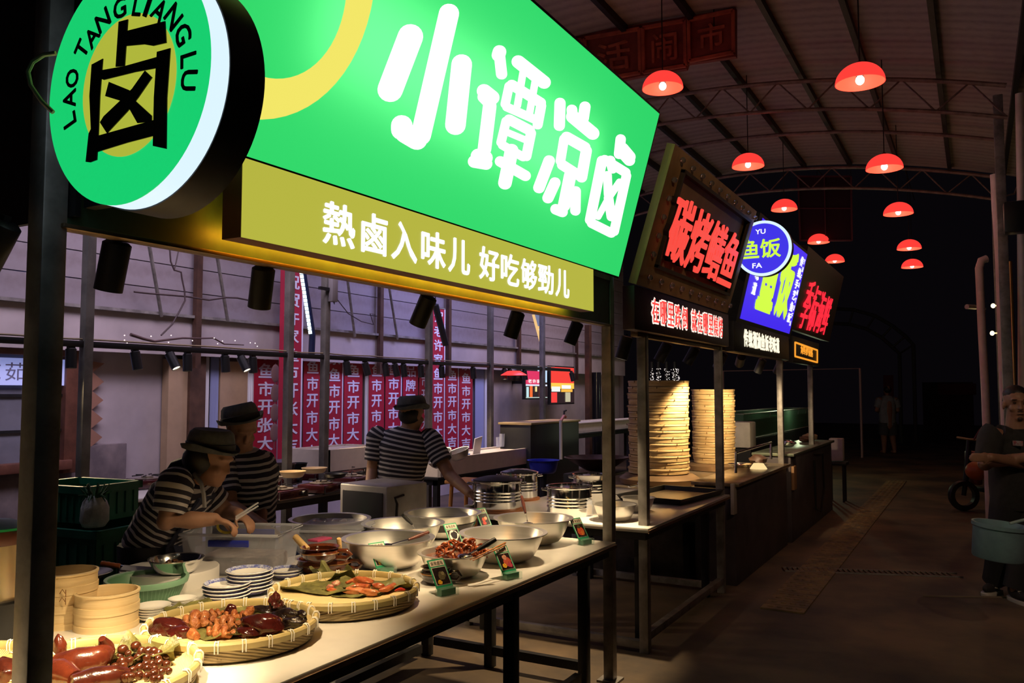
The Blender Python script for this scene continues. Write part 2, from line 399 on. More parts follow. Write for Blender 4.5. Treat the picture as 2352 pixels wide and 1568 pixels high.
# ------------------------------------------------------------------ paving details
ax, bx = -1.48, -1.16
mb = MB()
for j in range(70):
    y = 6.6 + j * .15
    for i in range(4):
        mb.lathe([(.024, 0), (.020, .006), (.0, .008)], (ax + .06 + i * .07, y, .012), n=8)
    mb.box(((ax + bx) / 2, y, .006), (bx - ax, .142, .012))
tag(mb.build('tactile_paving', mat('worn_yellow_tile', (.27, .175, .075), .7, col2=(.12, .08, .05), scale=6), loc=(-1.3, 11, 0)), 'worn yellow tactile paving strip along the front of the far counters', 'paving')
a, b = at(1800, 1308, Z=0), at(2205, 1322, Z=0)
t = thing('drain_grate', 'narrow metal drain grating set across the aisle floor', 'drain', ((a.x + b.x) / 2, (a.y + b.y) / 2, 0))
d = (b - a).normalized(); nn = V((-d.y, d.x, 0)); mb = MB(); L = (b - a).length
for i in range(int(L / .045)):
    q = a + d * (.045 * i); mb.bar(q - nn * .07 + V((0, 0, .006)), q + nn * .07 + V((0, 0, .006)), .018, .012)
mb.build('grate_bar', mat('worn_grate', (.16, .11, .075), .5, .6), t)
mb = MB(); [mb.bar(a + nn * s_ + V((0, 0, .005)), b + nn * s_ + V((0, 0, .005)), .016, .01) for s_ in (-.08, .08)]; mb.build('grate_frame', STEEL, t)
a, b = at(2120, 1370, Z=0), at(2400, 1374, Z=0)
struct(MB().bar(a + V((0, 0, .002)), b + V((0, 0, .002)), .02, .004).build('trim_4', mat('slab_seam', (.22, .17, .13), .7)))
# ------------------------------------------------------------------ pendant lamps
SHADE = mat('red_shade', (.55, .03, .02), .35, emit=(1.0, .050, .040), es=1.0)
SHADEI = mat('red_shade_inside', (.6, .05, .03), .5, emit=(1.0, .115, .055), es=1.0)
BULB = glow('bulb', (1, .88, .80), 5.0)
CORD = mat('black_cord', (.01, .008, .008), .6)
lamp_xy = [(-.777, 7.455, 4.33, 'right'), (-2.605, 7.71, 4.698, 'left'), (-.834, 10.254, 4.265, 'right'), (-2.444, 10.544, 4.578, 'left'), (-.888, 12.951, 4.258, 'right'),
           (-2.555, 13.406, 4.589, 'left'), (-.944, 16.067, 4.23, 'right'), (-2.532, 16.554, 4.561, 'left'), (-1.025, 18.212, 4.193, 'right'), (-2.538, 18.669, 4.482, 'left')]
ordn = ['nearest', 'second nearest', 'third', 'fourth', 'farthest']
proto = None
for i, (x, y, z, side) in enumerate(lamp_xy):
    lab = 'red dome pendant lamp, %s in the %s row over the aisle' % (ordn[i // 2], side)
    if proto is None:
        t = thing('pendant_lamp', lab, 'lamp', (x, y, z), 'red pendant lamps over the aisle'); proto = t
        prof = [(.2 * math.sin(a), -.06 + .17 * math.cos(a)) for a in [math.pi / 2 * k / 12 for k in range(12, -1, -1)]]
        MB().lathe([(r, zz) for r, zz in prof], (x, y, z), n=40).build('lamp_shade', SHADE, t, recalc=True)
        MB().lathe([(r * .975, zz * .975 - .003) for r, zz in prof], (x, y, z), n=40).build('shade_lining', SHADEI, t)
        so = MB().cyl((x, y, z), (x, y, z + .125), .03, .022).build('socket', BLACK, t)
        MB().ell((x, y, z - .035), (.036, .036, .040)).build('bulb', BULB, so)
        MB().tube([(x, y, z + .11), (x, y, z + 1.45)], .006, 6).build('cord', CORD, t)
    else:
        dup(proto, (x, y, z), lab)
    point('lamp_light', (x, y, z - .13), 3.4, (1, .55, .36), .06)
# cross wires that carry the lamps beyond the roof
tag(MB().tube([(-2.54, 15, 5.6), (-2.54, 16.6, 5.95), (-2.54, 19.5, 6.05)], .01, 6).tube([(-1.0, 15, 5.5), (-1.0, 16.2, 5.72), (-1.0, 19.2, 5.7)], .01, 6).build('lamp_wire', CORD, loc=(-2, 17, 5.8)), 'dark support wires for the farthest pendant lamps', 'wire')
# ------------------------------------------------------------------ hanging sign board, far hanging frame
RED1 = mat('carved_red', (.50, .11, .06), .6, var=.3, scale=6); RED2 = mat('deep_red_panel', (.26, .05, .035), .7, var=.3, scale=5)
t = thing('hanging_sign_board', 'dark red carved sign board of square characters hanging under the roof', 'sign', at(1520, 170, Y=8.5))
n0 = V((0, -1, 0))
def b4(pp, Y): return [at(x, y, Y=Y) for x, y in pp]
cells = [((1228, 104), (1338, 93), (1343, 196), (1236, 205), ''), ((1345, 90), (1470, 68), (1472, 168), (1352, 190), '活'), ((1478, 66), (1574, 49), (1576, 152), (1480, 168), '闹'), ((1583, 48), (1685, 26), (1686, 122), (1585, 142), '市')]
Q = b4([(1224, 96), (1690, 18), (1690, 130), (1580, 146), (1576, 158), (1470, 175), (1436, 182), (1236, 208)], 8.5)
MB().poly(Q, .06, n0).build('board', RED2, t)
for a, b, c, d, ch in cells:
    P4 = b4([a, b, c, d], 8.5); P4 = [q + n0 * .02 for q in P4]
    mb = MB(); [mb.bar(P4[i], P4[(i + 1) % 4], .035, .035) for i in range(4)]; mb.build('panel_frame', RED1, t)
    if ch:
        U = (P4[1] - P4[0]); W = P4[0] - P4[3]
        write(MB_ := MB(), ch, P4[3] + U * .2 + W * .18, U * .6, W * .64, n0, .02, .01); MB_.build('character', RED1, t)
for x in (1300, 1640):
    q = at(x, 60, Y=8.5); MB().tube([q, (q.x, q.y, zr(q.x))], .006, 6).build('hanger', CORD, t)
t = thing('cloth_banner', 'dark maroon hanging panel with a cross frame beyond the farthest truss', 'panel', at(1895, 480, Y=16.5))
P4 = b4([(1833, 405), (1955, 405), (1957, 552), (1838, 552)], 16.5)
mb = MB(); [mb.bar(P4[i], P4[(i + 1) % 4], .03, .03) for i in range(4)]; mb.bar((P4[0] + P4[1]) / 2, (P4[2] + P4[3]) / 2, .02, .02); mb.bar((P4[0] + P4[3]) / 2, (P4[1] + P4[2]) / 2, .02, .02)
mb.build('frame', mat('maroon_paint', (.12, .02, .03), .6), t)
MB().poly([q + V((0, .03, 0)) for q in P4], .01, n0).build('cloth_panel', mat('maroon_cloth', (.035, .007, .012), .9), t)
MB().tube([P4[0], P4[0] + V((0, -.8, 1.0))], .006, 6).tube([P4[1], P4[1] + V((0, -.8, 1.0))], .006, 6).build('hanger', CORD, t)
a, b = at(1896, 360, Y=15.0), at(1880, 530, Y=15.0)
# ================================================================== STALL SIGNS
XF = -1.845
GREEN = mat('green_sign_acrylic', (.03, .5, .2), .35, emit=(.030, .70, .150), es=1.0)
def backlit(name, col, tcol, st):
    """opal sign face: own light plus light let through from the tubes inside the box"""
    if name in MATS: return MATS[name]
    m = bpy.data.materials.new(name); m.use_nodes = True; nt = m.node_tree; L = nt.links.new
    for n in list(nt.nodes):
        if n.type != 'OUTPUT_MATERIAL': nt.nodes.remove(n)
    em = nd(nt, 'ShaderNodeEmission'); em.inputs[0].default_value = (*col, 1); em.inputs[1].default_value = st
    tr = nd(nt, 'ShaderNodeBsdfTranslucent'); tr.inputs[0].default_value = (*tcol, 1)
    ad = nd(nt, 'ShaderNodeAddShader'); L(em.outputs[0], ad.inputs[0]); L(tr.outputs[0], ad.inputs[1]); L(ad.outputs[0], nt.nodes['Material Output'].inputs[0])
    MATS[name] = m; return m
LETTER = glow('white_sign_letter', (1.0, 1.0, 1.0), 1.25)
def signplane(x0, z0, x1, z1):
    O = V((x0, 0, z0)); W = V((x1 - x0, 0, z1 - z0)); n = W.normalized(); N = V((n.z, 0, -n.x)); return O, W, N
def opencase(mb, P4, N, depth, th=.012):
    """open-fronted box behind the quad P4 (BL, BR, TR, TL)"""
    B = [p - N * depth for p in P4]
    for i in range(4):
        a, b = P4[i], P4[(i + 1) % 4]; c, d = B[(i + 1) % 4], B[i]
        cen = (P4[0] + P4[2]) / 2 - N * depth / 2; out = ((a + b + c + d) / 4 - cen); e = (b - a).normalized(); k = N.cross(e).normalized()
        if k.dot(out) < 0: k = -k
        mb.add([a, b, c, d, a + k * th, b + k * th, c + k * th, d + k * th], [(0, 1, 2, 3), (7, 6, 5, 4), (0, 4, 5, 1), (1, 5, 6, 2), (2, 6, 7, 3), (3, 7, 4, 0)])
    mb.poly(B, th, N)
# ---- stall 1: green light box
O1, W1, N1 = signplane(-1.845, 2.34, -1.58, 3.29); PL1 = (O1, N1)
def g(x, y, lift=0.): return at(x, y, PL=(O1 + N1 * lift, N1))
t = thing('light_box_sign', 'large glowing green sign with fat white rounded characters over the near stall', 'sign', (-1.845, 2.9, 2.34))
P4 = [O1 + V((0, 1.20, 0)), O1 + V((0, 4.612, 0)), O1 + W1 + V((0, 4.612, 0)), O1 + W1 + V((0, 1.20, 0))]
o = MB().add(P4, [(0, 1, 2, 3)]).build('sign_face', backlit('green_sign_face', (.028, .66, .140), (.55, 1.0, .72), 1.0), t)
mb = MB(); opencase(mb, P4, N1, .17); mb.build('casing', STEELB, t)
c = (P4[0] + P4[2]) / 2
l = area('sign_tubes', c - N1 * .13, c, 2.1, 1.7, (.45, 1.0, .50), .34); l.rotation_euler = Matrix((V((0, 1, 0)), N1.cross(V((0, 1, 0))) * -1, -N1)).transposed().to_euler() if False else l.rotation_euler
R_ = Matrix((V((0, 1, 0)), (-N1).cross(V((0, 1, 0))), -N1)).transposed(); l.rotation_euler = R_.to_euler()
# crescent ring: fitted through points of its outer and inner edge
def circ3(a, b, c):
    ax, ay, bx, by, cx, cy = *a, *b, *c
    d = 2 * (ax * (by - cy) + bx * (cy - ay) + cx * (ay - by))
    ux = ((ax * ax + ay * ay) * (by - cy) + (bx * bx + by * by) * (cy - ay) + (cx * cx + cy * cy) * (ay - by)) / d
    uy = ((ax * ax + ay * ay) * (cx - bx) + (bx * bx + by * by) * (ax - cx) + (cx * cx + cy * cy) * (bx - ax)) / d
    return ux, uy, math.hypot(ax - ux, ay - uy)
w1 = W1.normalized()
def uv(p): return (p.y, (p - O1).dot(w1))
oc = circ3(*[uv(g(*q)) for q in ((640, 270), (757, 205), (846, 40))]); ic = circ3(*[uv(g(*q)) for q in ((650, 180), (738, 132), (791, 10))])
mb = MB(); n = 64; vs = []; fs = []
def onp(u, v, lift): return O1 + V((0, u, 0)) + w1 * v + N1 * lift
def clampv(u, v): return (max(u, 1.21), min(v, W1.length - .01))
for i in range(n):
    a = 2 * math.pi * i / n
    for (cu, cv, r) in (oc, ic): vs.append(onp(*clampv(cu + r * math.cos(a), cv + r * math.sin(a)), .003))
fs = [(2 * i, 2 * ((i + 1) % n), 2 * ((i + 1) % n) + 1, 2 * i + 1) for i in range(n)]
mb.add(vs, fs); mb.build('yellow_ring', glow('yellow_sign_ring', (.90, .80, .14), 1.0), t)
# main characters: rounded strokes measured on the sign (zoomed pixel grid)
def zz(p): return (700 + p[0] / 2.0635, p[1] / 2.0635)
XIAO = [((512, 150), (398, 448), 57), ((690, 45), (548, 660), 45), ((462, 580), (462, 630), 48), ((462, 620), (550, 672), 47), ((748, 285), (714, 612), 46)]
TAN = [((925, 245), (920, 262), 33), ((925, 262), (936, 362), 27), ((852, 432), (890, 462), 36), ((850, 460), (880, 490), 30), ((880, 490), (852, 720), 33), ((825, 740), (856, 748), 38), ((806, 766), (860, 775), 32),
       ((1004, 285), (1146, 398), 33), ((1036, 345), (1010, 500), 17), ((1094, 385), (1066, 545), 17), ((975, 397), (1128, 492), 26), ((972, 400), (950, 502), 22), ((1124, 492), (1104, 600), 24), ((952, 504), (1106, 572), 22),
       ((962, 562), (1076, 622), 26), ((958, 566), (930, 684), 22), ((1076, 622), (1050, 750), 24), ((950, 622), (1060, 668), 17), ((932, 684), (1044, 748), 22), ((920, 760), (1056, 838), 27), ((985, 700), (948, 880), 33)]
LIANG = [((1212, 478), (1208, 606), 27), ((1164, 752), (1108, 900), 28), ((1330, 506), (1322, 560), 27), ((1262, 545), (1376, 640), 33), ((1268, 520), (1270, 545), 26),
         ((1234, 645), (1338, 704), 28), ((1232, 650), (1212, 772), 23), ((1338, 704), (1312, 850), 27), ((1214, 776), (1308, 836), 26), ((1262, 820), (1228, 986), 30), ((1192, 992), (1222, 1004), 27), ((1192, 856), (1150, 948), 27), ((1286, 896), (1284, 1008), 25)]
LU = [((1500, 650), (1490, 740), 25), ((1500, 695), (1548, 752), 30), ((1500, 715), (1540, 760), 28), ((1412, 752), (1352, 1052), 25), ((1416, 752), (1530, 822), 24), ((1528, 824), (1466, 1105), 23), ((1354, 1054), (1462, 1108), 24),
      ((1494, 862), (1440, 940), 17), ((1440, 940), (1392, 1028), 15), ((1436, 822), (1440, 930), 21), ((1440, 930), (1456, 1036), 23), ((1450, 760), (1460, 800), 24)]
for ch in (XIAO, TAN, LIANG, LU):
    mb = MB()
    for i, (a, b, r) in enumerate(ch):
        r *= 1.02 if ch is XIAO else .92; dx, dy = b[0] - a[0], b[1] - a[1]; ln = math.hypot(dx, dy); k_ = min(.42 * r, ln * .3) / ln if r > 19 and (ch is XIAO or ln > 70) else 0
        a, b = (a[0] + dx * k_, a[1] + dy * k_), (b[0] - dx * k_, b[1] - dy * k_)
        out = capsule2(a, b, r, 10)
        pts = [g(*zz(q), .006 + .0002 * i) for q in out]; mb.poly(pts[::-1], .004, N1)
    mb.build('character', LETTER, t)
# ---- stall 1: yellow box under it
t = thing('light_box_sign', 'long yellow light box with white characters below the green sign', 'sign', (-1.73, 2.7, 2.06))
MB().box((-1.7375, 2.73, 2.1715), (.071, 2.345, .217)).build('casing', mat('dark_red_brown', (.10, .028, .02), .5), t)
for y in (1.9, 3.6): MB().box((-1.80, y, 2.20), (.09, .03, .03)).build('standoff', STEELB, t)
YB = (V((-1.699, 0, 0)), V((1, 0, 0)))
MB().add([(-1.7005, 1.558, 2.063), (-1.7005, 3.902, 2.063), (-1.7005, 3.902, 2.28), (-1.7005, 1.558, 2.28)], [(0, 1, 2, 3)]).build('sign_face', glow('yellow_sign_face', (.47, .465, .055), 1.0), t)
for ch, x0, x1 in zip('熱鹵入味儿好吃够勁儿', (741, 830, 899, 968, 1030, 1101, 1151, 1197, 1236, 1276), (814, 889, 957, 1023, 1079, 1146, 1192, 1233, 1271, 1307)):
    ya, yb = at(x0, 550, X=-1.699).y, at(x1, 620, X=-1.699).y
    zb, zt = (2.098, 2.232)
    mb = MB(); write(mb, ch, (-1.697, ya, zb), (0, yb - ya, 0), (0, 0, zt - zb), (1, 0, 0), .003, .018); mb.build('character', LETTER, t)
# ---- stall 1: fascia with the amber strip light behind the yellow box
FAS = mat('dark_green_panel', (.030, .085, .055), .55, var=.3, scale=5)
t = thing('stall_frame', 'near stall frame of dark square steel posts with a dark green fascia', 'frame', (-1.87, 2.8, 0))
for y, h in ((1.137, 3.24), (4.51, 2.33)): MB().box((XF - .03, y, h / 2), (.06, .06, h), bev=.004).build('post', STEEL, t)
for y in (1.137, 4.51): MB().box((XF - .03, y, .006), (.12, .12, .012)).build('foot_plate', STEEL, t)
MB().box((XF - .02, 2.82, 2.18), (.03, 3.34, .28)).build('fascia_panel', FAS, t)
MB().box((XF - .015, 2.82, 2.037), (.05, 3.34, .012), bev=.003).build('bottom_rail', mat('brass_edge', (.18, .12, .07), .4, .5), t)
MB().box((-2.12, 1.175, 2.68), (.60, .014, 1.24)).build('end_panel', STEELB, t)
MB().box((XF - .03, 2.82, 2.315), (.06, 3.34, .03)).build('top_rail', STEEL, t)
AMB = (1.0, .36, .012)
def strip(p0, p1, aim, e):
    p0, p1 = V(p0), V(p1); c = (p0 + p1) / 2; l = area('amber_led_strip', c, aim, 1, e, AMB); l.data.shape = 'RECTANGLE'
    l.data.size = (p1 - p0).length; l.data.size_y = .01
    z = -(V(aim) - c).normalized(); x = (p1 - p0).normalized(); y = z.cross(x).normalized(); z = x.cross(y); l.rotation_euler = Matrix((x, y, z)).transposed().to_euler(); return l
strip((-1.80, 1.60, 2.10), (-1.80, 3.88, 2.10), (-1.85, 2.74, 2.085), 6.0)
strip((-1.80, 1.575, 2.08), (-1.80, 1.575, 2.27), (-1.85, 1.585, 2.17), .06)
# ---- stall 1: round blade sign
t = thing('round_sign', 'round green projecting sign with a black brush character and glowing white rim', 'sign', (-1.508, 1.064, 2.03))
cx, cz, RR, yf = -1.508, 2.286, .255, 1.064
Rb = Matrix(((1, 0, 0), (0, 0, -1), (0, 1, 0))).transposed()   # lathe axis -> +Y
Rb = frame((0, 1, 0), (1, 0, 0))
MB().lathe([(0.0, 0.0), (RR, 0.0), (RR, .002), (0, .002)], (cx, yf, cz), Rb, 96).build('sign_face', glow('green_disc_face', (.009, .62, .16), 1.0), t)
MB().lathe([(RR * .998, .002), (RR, .046), (RR * .9, .046), (RR * .9, .002)], (cx, yf, cz), Rb, 96).build('glowing_rim', glow('cold_white_rim', (.70, .88, 1.0), 1.05), t)
MB().lathe([(0, .046), (RR * 1.012, .046), (RR * 1.012, .136), (0, .136)], (cx, yf, cz), Rb, 96).build('casing', STEELB, t)
def dp(zx, zy, lift=.003): return at(zx / 2.903, zy / 2.903, Y=yf - lift)
cyl_ = [dp(548, 655), dp(1170, 480), dp(925, 140), dp(792, 1043)]
k3 = circ3(*[(p.x, p.z) for p in (cyl_[0], cyl_[1], cyl_[3])])
MB().lathe([(0, -.001), (k3[2], -.001), (k3[2], 0), (0, 0)], (k3[0], yf - .0005, k3[1]), Rb, 64).build('yellow_disc', glow('yellow_disc_face', (.43, .47, .045), 1.0), t)
BLK = mat('black_paint', (.012, .012, .010), .35, var=.3, scale=60)
BR = [[(790, 145), (852, 128), (830, 440), (770, 445)], [(845, 205), (1100, 140), (1108, 285), (1020, 305), (960, 295), (820, 308)],
      [(610, 430), (685, 390), (665, 640), (655, 900), (645, 1065), (600, 1082), (570, 1078), (590, 890), (605, 860), (595, 640)],
      [(660, 470), (830, 440), (1050, 378), (1062, 450), (900, 480), (690, 532), (660, 520)], [(1045, 345), (1135, 320), (1112, 650), (1108, 992), (1018, 972), (1025, 650)],
      [(648, 905), (1030, 798), (1030, 903), (850, 950), (640, 1015)], [(965, 470), (1013, 515), (920, 650), (850, 740), (712, 888), (665, 815), (690, 775), (790, 680), (880, 590)],
      [(725, 545), (860, 600), (900, 670), (1010, 770), (1010, 810), (915, 820), (870, 740), (830, 680), (700, 640)]]
mb = MB()
for i, q in enumerate(BR): mb.poly([dp(*p, .004 + .0002 * i) for p in q], .002, (0, -1, 0))
mb.build('brush_character', BLK, t)
LT = [('L', 462, 800), ('A', 462, 660), ('O', 480, 522), ('T', 545, 328), ('A', 612, 245), ('N', 685, 135), ('G', 797, 55), ('L', 918, 35), ('I', 985, 40), ('A', 1062, 70), ('N', 1155, 112), ('G', 1220, 228), ('L', 1255, 400), ('U', 1258, 535)]
mb = MB()
for ch, zx, zy in LT:
    p = dp(zx, zy); rad = V((p.x - cx, 0, p.z - cz)).normalized(); tan = V((rad.z, 0, -rad.x))
    hh = .045; wd = {'I': .013, 'L': .026, 'A': .038, 'N': .040, 'G': .038, 'O': .038, 'T': .034, 'U': .038}[ch]
    write(mb, ch, p - tan * wd * .54 - rad * hh / 2, tan * wd * 1.08, rad * hh, (0, -1, 0), .001, .03)
mb.build('lettering', BLK, t)
for z in (2.10, 2.42): MB().box((-1.66, 1.21, z), (.34, .03, .03)).build('bracket', STEELB, t)
cab = [at(x, y, D=1.62) for x, y in ((128, 122), (100, 126), (75, 142), (64, 165), (70, 195), (95, 232), (122, 258))]
tag(MB().tube(cab, .0045, 8).build('power_cable', mat('white_cable', (.6, .6, .62), .5), loc=cab[0]), 'pale looped power cable behind the left edge of the round green sign', 'cable')
# ---- generic post row of the further stalls
def stall_frame(label, y0, y1, x1=-3.2, posts=(True, True), base=True):
    t = thing('stall_frame', label, 'frame', (XF - .03, (y0 + y1) / 2, 0))
    for k, y in enumerate((y0, y1)):
        if posts[k]:
            MB().box((XF - .03, y, 1.05), (.06, .06, 2.1), bev=.004).build('post', STEEL, t)
        if base:
            MB().box(((XF + x1) / 2 - .03, y, .05), (XF - x1 - .06, .05, .05), bev=.003).build('base_rail', STEEL, t)
            MB().box((x1, y, .42), (.05, .05, .84), bev=.003).build('back_leg', STEEL, t)
    if base: MB().box((XF - .03, (y0 + y1) / 2, .10), (.05, y1 - y0 - .06, .05), bev=.003).build('front_rail', STEEL, t)
    MB().box((XF - .03, (y0 + y1) / 2, 2.02), (.05, y1 - y0 + .3, .04), bev=.003).build('top_rail', mat('brass_edge', (1, 1, 1)), t)
    return t
stall_frame('second stall frame with two steel posts below the brown eel sign', 5.09, 6.90)
stall_frame('third stall frame, steel post below the blue sign', 7.35, 9.40, posts=(False, True), base=False)
stall_frame('farthest stall frame, pale post below the red neon sign', 9.90, 11.33, posts=(False, True), base=False)
# ---- stall 2 sign
O2, W2, N2 = signplane(-1.80, 2.31, -1.545, 3.14)
Y0, Y1 = 4.74, 6.87
def p2(y, v, lift=0.): return O2 + V((0, y, 0)) + W2 * v + N2 * lift
WOOD = mat('gilded_wood', (.46, .25, .10), .5, .0, var=.25, scale=4, bump=.1)
t = thing('eel_sign', 'tilted brown framed sign with big raised red characters over the second stall', 'sign', p2((Y0 + Y1) / 2, 0))
def quad(y0, y1, v0, v1, lift=0.): return [p2(y0, v0, lift), p2(y1, v0, lift), p2(y1, v1, lift), p2(y0, v1, lift)]
MB().poly(quad(Y0, Y1, 0, 1), .035, N2).build('back_panel', mat('olive_brown_panel', (.34, .21, .10), .6, var=.2, scale=3), t)
fw = .24
for q in (quad(Y0, Y1, 0, .17, .018), quad(Y0, Y1, .87, 1, .018), quad(Y0, Y0 + fw, .17, .87, .018), quad(Y1 - fw * .8, Y1, .17, .87, .018)): MB().poly(q, .018, N2).build('frame_board', WOOD, t)
mb = MB()
for q in (quad(Y0 + fw - .03, Y1 - fw * .8 + .03, .155, .18, .045), quad(Y0 + fw - .03, Y1 - fw * .8 + .03, .86, .885, .045), quad(Y0 + fw - .03, Y0 + fw, .16, .88, .045), quad(Y1 - fw * .8, Y1 - fw * .8 + .03, .16, .88, .045)): mb.poly(q, .045, N2)
mb.build('moulding', mat('dark_moulding', (.05, .03, .015), .5, var=.2), t)
BG = mat('clear_bulb', (.5, .45, .4), .06, spec=1.0, trans=.8)
bl = [(Y0 + .16 + .215 * i, .075) for i in range(10)] + [(Y0 + .16 + .215 * i, .935) for i in range(10)] + [(Y0 + .11, .24 + .135 * i) for i in range(5)]
for y, v in bl: MB().ell(p2(y, v, .032), .019, n=10, m=6).build('bulb', BG, t)
cor = [g_ for g_ in (at(1524, 592, PL=(O2 + N2 * .07, N2)), at(1678, 663, PL=(O2 + N2 * .07, N2)), at(1710, 549, PL=(O2 + N2 * .07, N2)), at(1562, 441, PL=(O2 + N2 * .07, N2)))]
def bil(u, v): return (cor[0] * (1 - u) + cor[1] * u) * (1 - v) + (cor[3] * (1 - u) + cor[2] * u) * v
REDL = glow('red_channel_letter', (1.0, .075, .055), .95)
for i, ch in enumerate('碳烤鳝鱼'):
    a = i / 4 + .008; b = (i + 1) / 4 - .008; o_ = bil(a, 0)
    mb = MB(); write(mb, ch, o_, bil(b, 0) - o_, bil(a, 1) - o_, N2, .012, .014); ob = mb.build('character', REDL, t)
    mb = MB(); write(mb, ch, o_ - N2 * .013, bil(b, 0) - o_, bil(a, 1) - o_, N2, .055, .014); mb.build('letter_side', mat('black_letter_side', (.03, .012, .01), .4), t)
t = thing('neon_strip_sign', 'dark maroon board with glowing red outlined characters below the brown eel sign', 'sign', (-1.83, 5.8, 2.03))
MB().box((-1.83, 5.83, 2.165), (.08, 2.2, .27), bev=.005).build('board', mat('maroon_board', (.040, .010, .013), .5), t)
NR = glow('red_neon', (1.0, .055, .05), 1.1); NW = glow('pink_white_halo', (1.0, .72, .62), 1.5)
for txt, xa, xb in (('在哪里跌倒', 1497, 1581), ('就在哪里燒烤', 1588, 1661)):
    ya, yb = at(xa, 720, X=-1.785).y, at(xb, 750, X=-1.785).y; n = len(txt); s_ = (yb - ya) / n
    for i, ch in enumerate(txt):
        mb = MB(); write(mb, ch, (-1.787, ya + s_ * i, 2.085), (0, s_ * .97, 0), (0, 0, .175), (1, 0, 0), .006, .07); mb.build('halo', NW, t)
        mb = MB(); write(mb, ch, (-1.783, ya + s_ * i + .012, 2.095), (0, s_ * .97 - .024, 0), (0, 0, .155), (1, 0, 0), .004, .0); mb.build('character', NR, t)
# ---- stall 3 sign
O3, W3, N3 = signplane(-1.80, 2.27, -1.575, 3.20)
def p3(y, v, lift=0.): return O3 + V((0, y, 0)) + W3 * v + N3 * lift
t = thing('light_box_sign', 'bright blue sign with lime green characters over the third stall', 'sign', p3(8.5, 0))
ya, yb = 7.22, 9.66
MB().poly([p3(ya, -.03), p3(yb, -.03), p3(yb, 1.0), p3(ya, 1.0)], .14, N3).build('casing', STEELB, t)
MB().add([p3(ya + .1, .03, .003), p3(yb - .12, .03, .003), p3(yb - .12, .97, .003), p3(ya + .1, .97, .003)], [(0, 1, 2, 3)]).build('sign_face', glow('blue_sign_face', (.055, .022, .90), .95), t)
LIME = glow('lime_letter', (.62, .95, .06), 1.05)
def onsign(ch, y0, y1, v0, v1, m, name, off=.03):
    mb = MB(); o_ = p3(y0, v0, .008); write(mb, ch, o_, p3(y1, v0, .008) - o_, p3(y0, v1, .008) - o_, N3, .003, off); mb.build(name, m, t)
onsign('鱼', 7.72, 8.42, .16, .92, LIME, 'character', .05); onsign('饭', 8.47, 9.16, .16, .92, LIME, 'character', .05)
for i, ch in enumerate('潮汕味道'): onsign(ch, 7.50, 7.64, .70 - .14 * i, .82 - .14 * i, LETTER, 'small_character')
for i, ch in enumerate('传统手艺鱼饭'): onsign(ch, 9.24, 9.40, .80 - .13 * i, .91 - .13 * i, LETTER, 'small_character')
mb = MB()
for i in range(9): o_ = p3(9.43, .84 - .09 * i, .008); write(mb, 'YUFANYUFA'[i], o_, p3(9.48, .84 - .09 * i, .008) - o_, p3(9.43, .90 - .09 * i, .008) - o_, N3, .003)
mb.build('small_lettering', LETTER, t)
t = thing('neon_strip_sign', 'dark board with warm white glowing characters below the blue sign', 'sign', (-1.83, 8.2, 2.03))
MB().box((-1.83, 8.30, 2.13), (.08, 2.4, .26), bev=.005).build('board', STEELB, t)
ya, yb = at(1709, 780, X=-1.785).y, at(1791, 795, X=-1.785).y; n = 9
mb = MB()
for i, ch in enumerate('传统潮汕鱼饭老味道'[:9]): write(mb, ch, (-1.784, ya + (yb - ya) * i / n, 2.055), (0, (yb - ya) / n * .9, 0), (0, 0, .16), (1, 0, 0), .004, .03)
mb.build('lettering', glow('warm_white_neon', (1.0, .86, .62), 1.3), t)
# blade disc of stall 3
cdn = at(1752, 570, Y=7.05); t = thing('round_sign', 'round blue projecting sign lettered YU and FA with a white ring', 'sign', (cdn.x, cdn.y, cdn.z - .23))
rr = 64 / F * (cdn - EY).dot(_f)
MB().lathe([(0, .01), (rr, .01), (rr, .09), (0, .09)], cdn, Rb, 64).build('casing', STEELB, t)
MB().lathe([(rr * .90, -.004), (rr, -.004), (rr, .01), (rr * .90, .01)], cdn, Rb, 64).build('white_ring', glow('cold_white_rim', (1, 1, 1)), t)
MB().lathe([(0, 0), (rr * .9, 0), (rr * .9, .008), (0, .008)], cdn, Rb, 64).build('sign_face', glow('blue_disc_face', (.05, .035, .85), .95), t)
MB().box((cdn.x, (cdn.y + 7.3) / 2 + .04, cdn.z), (.03, 7.3 - cdn.y, .03)).build('bracket', STEELB, t)
def dd(txt, x0, x1, y0, y1, m, name, off):
    a = at(x0, y1, Y=cdn.y - .006); b = at(x1, y0, Y=cdn.y - .006)
    mb = MB(); write(mb, txt, a, (b.x - a.x, 0, 0), (0, 0, b.z - a.z), (0, -1, 0), .003, off); mb.build(name, m, t)
dd('YU', 1735, 1758, 525, 538, LETTER, 'lettering', .01); dd('FA', 1728, 1750, 603, 616, LETTER, 'lettering', .01)
dd('鱼', 1704, 1743, 548, 595, LIME, 'character', .02); dd('饭', 1746, 1793, 545, 593, LIME, 'character', .02)
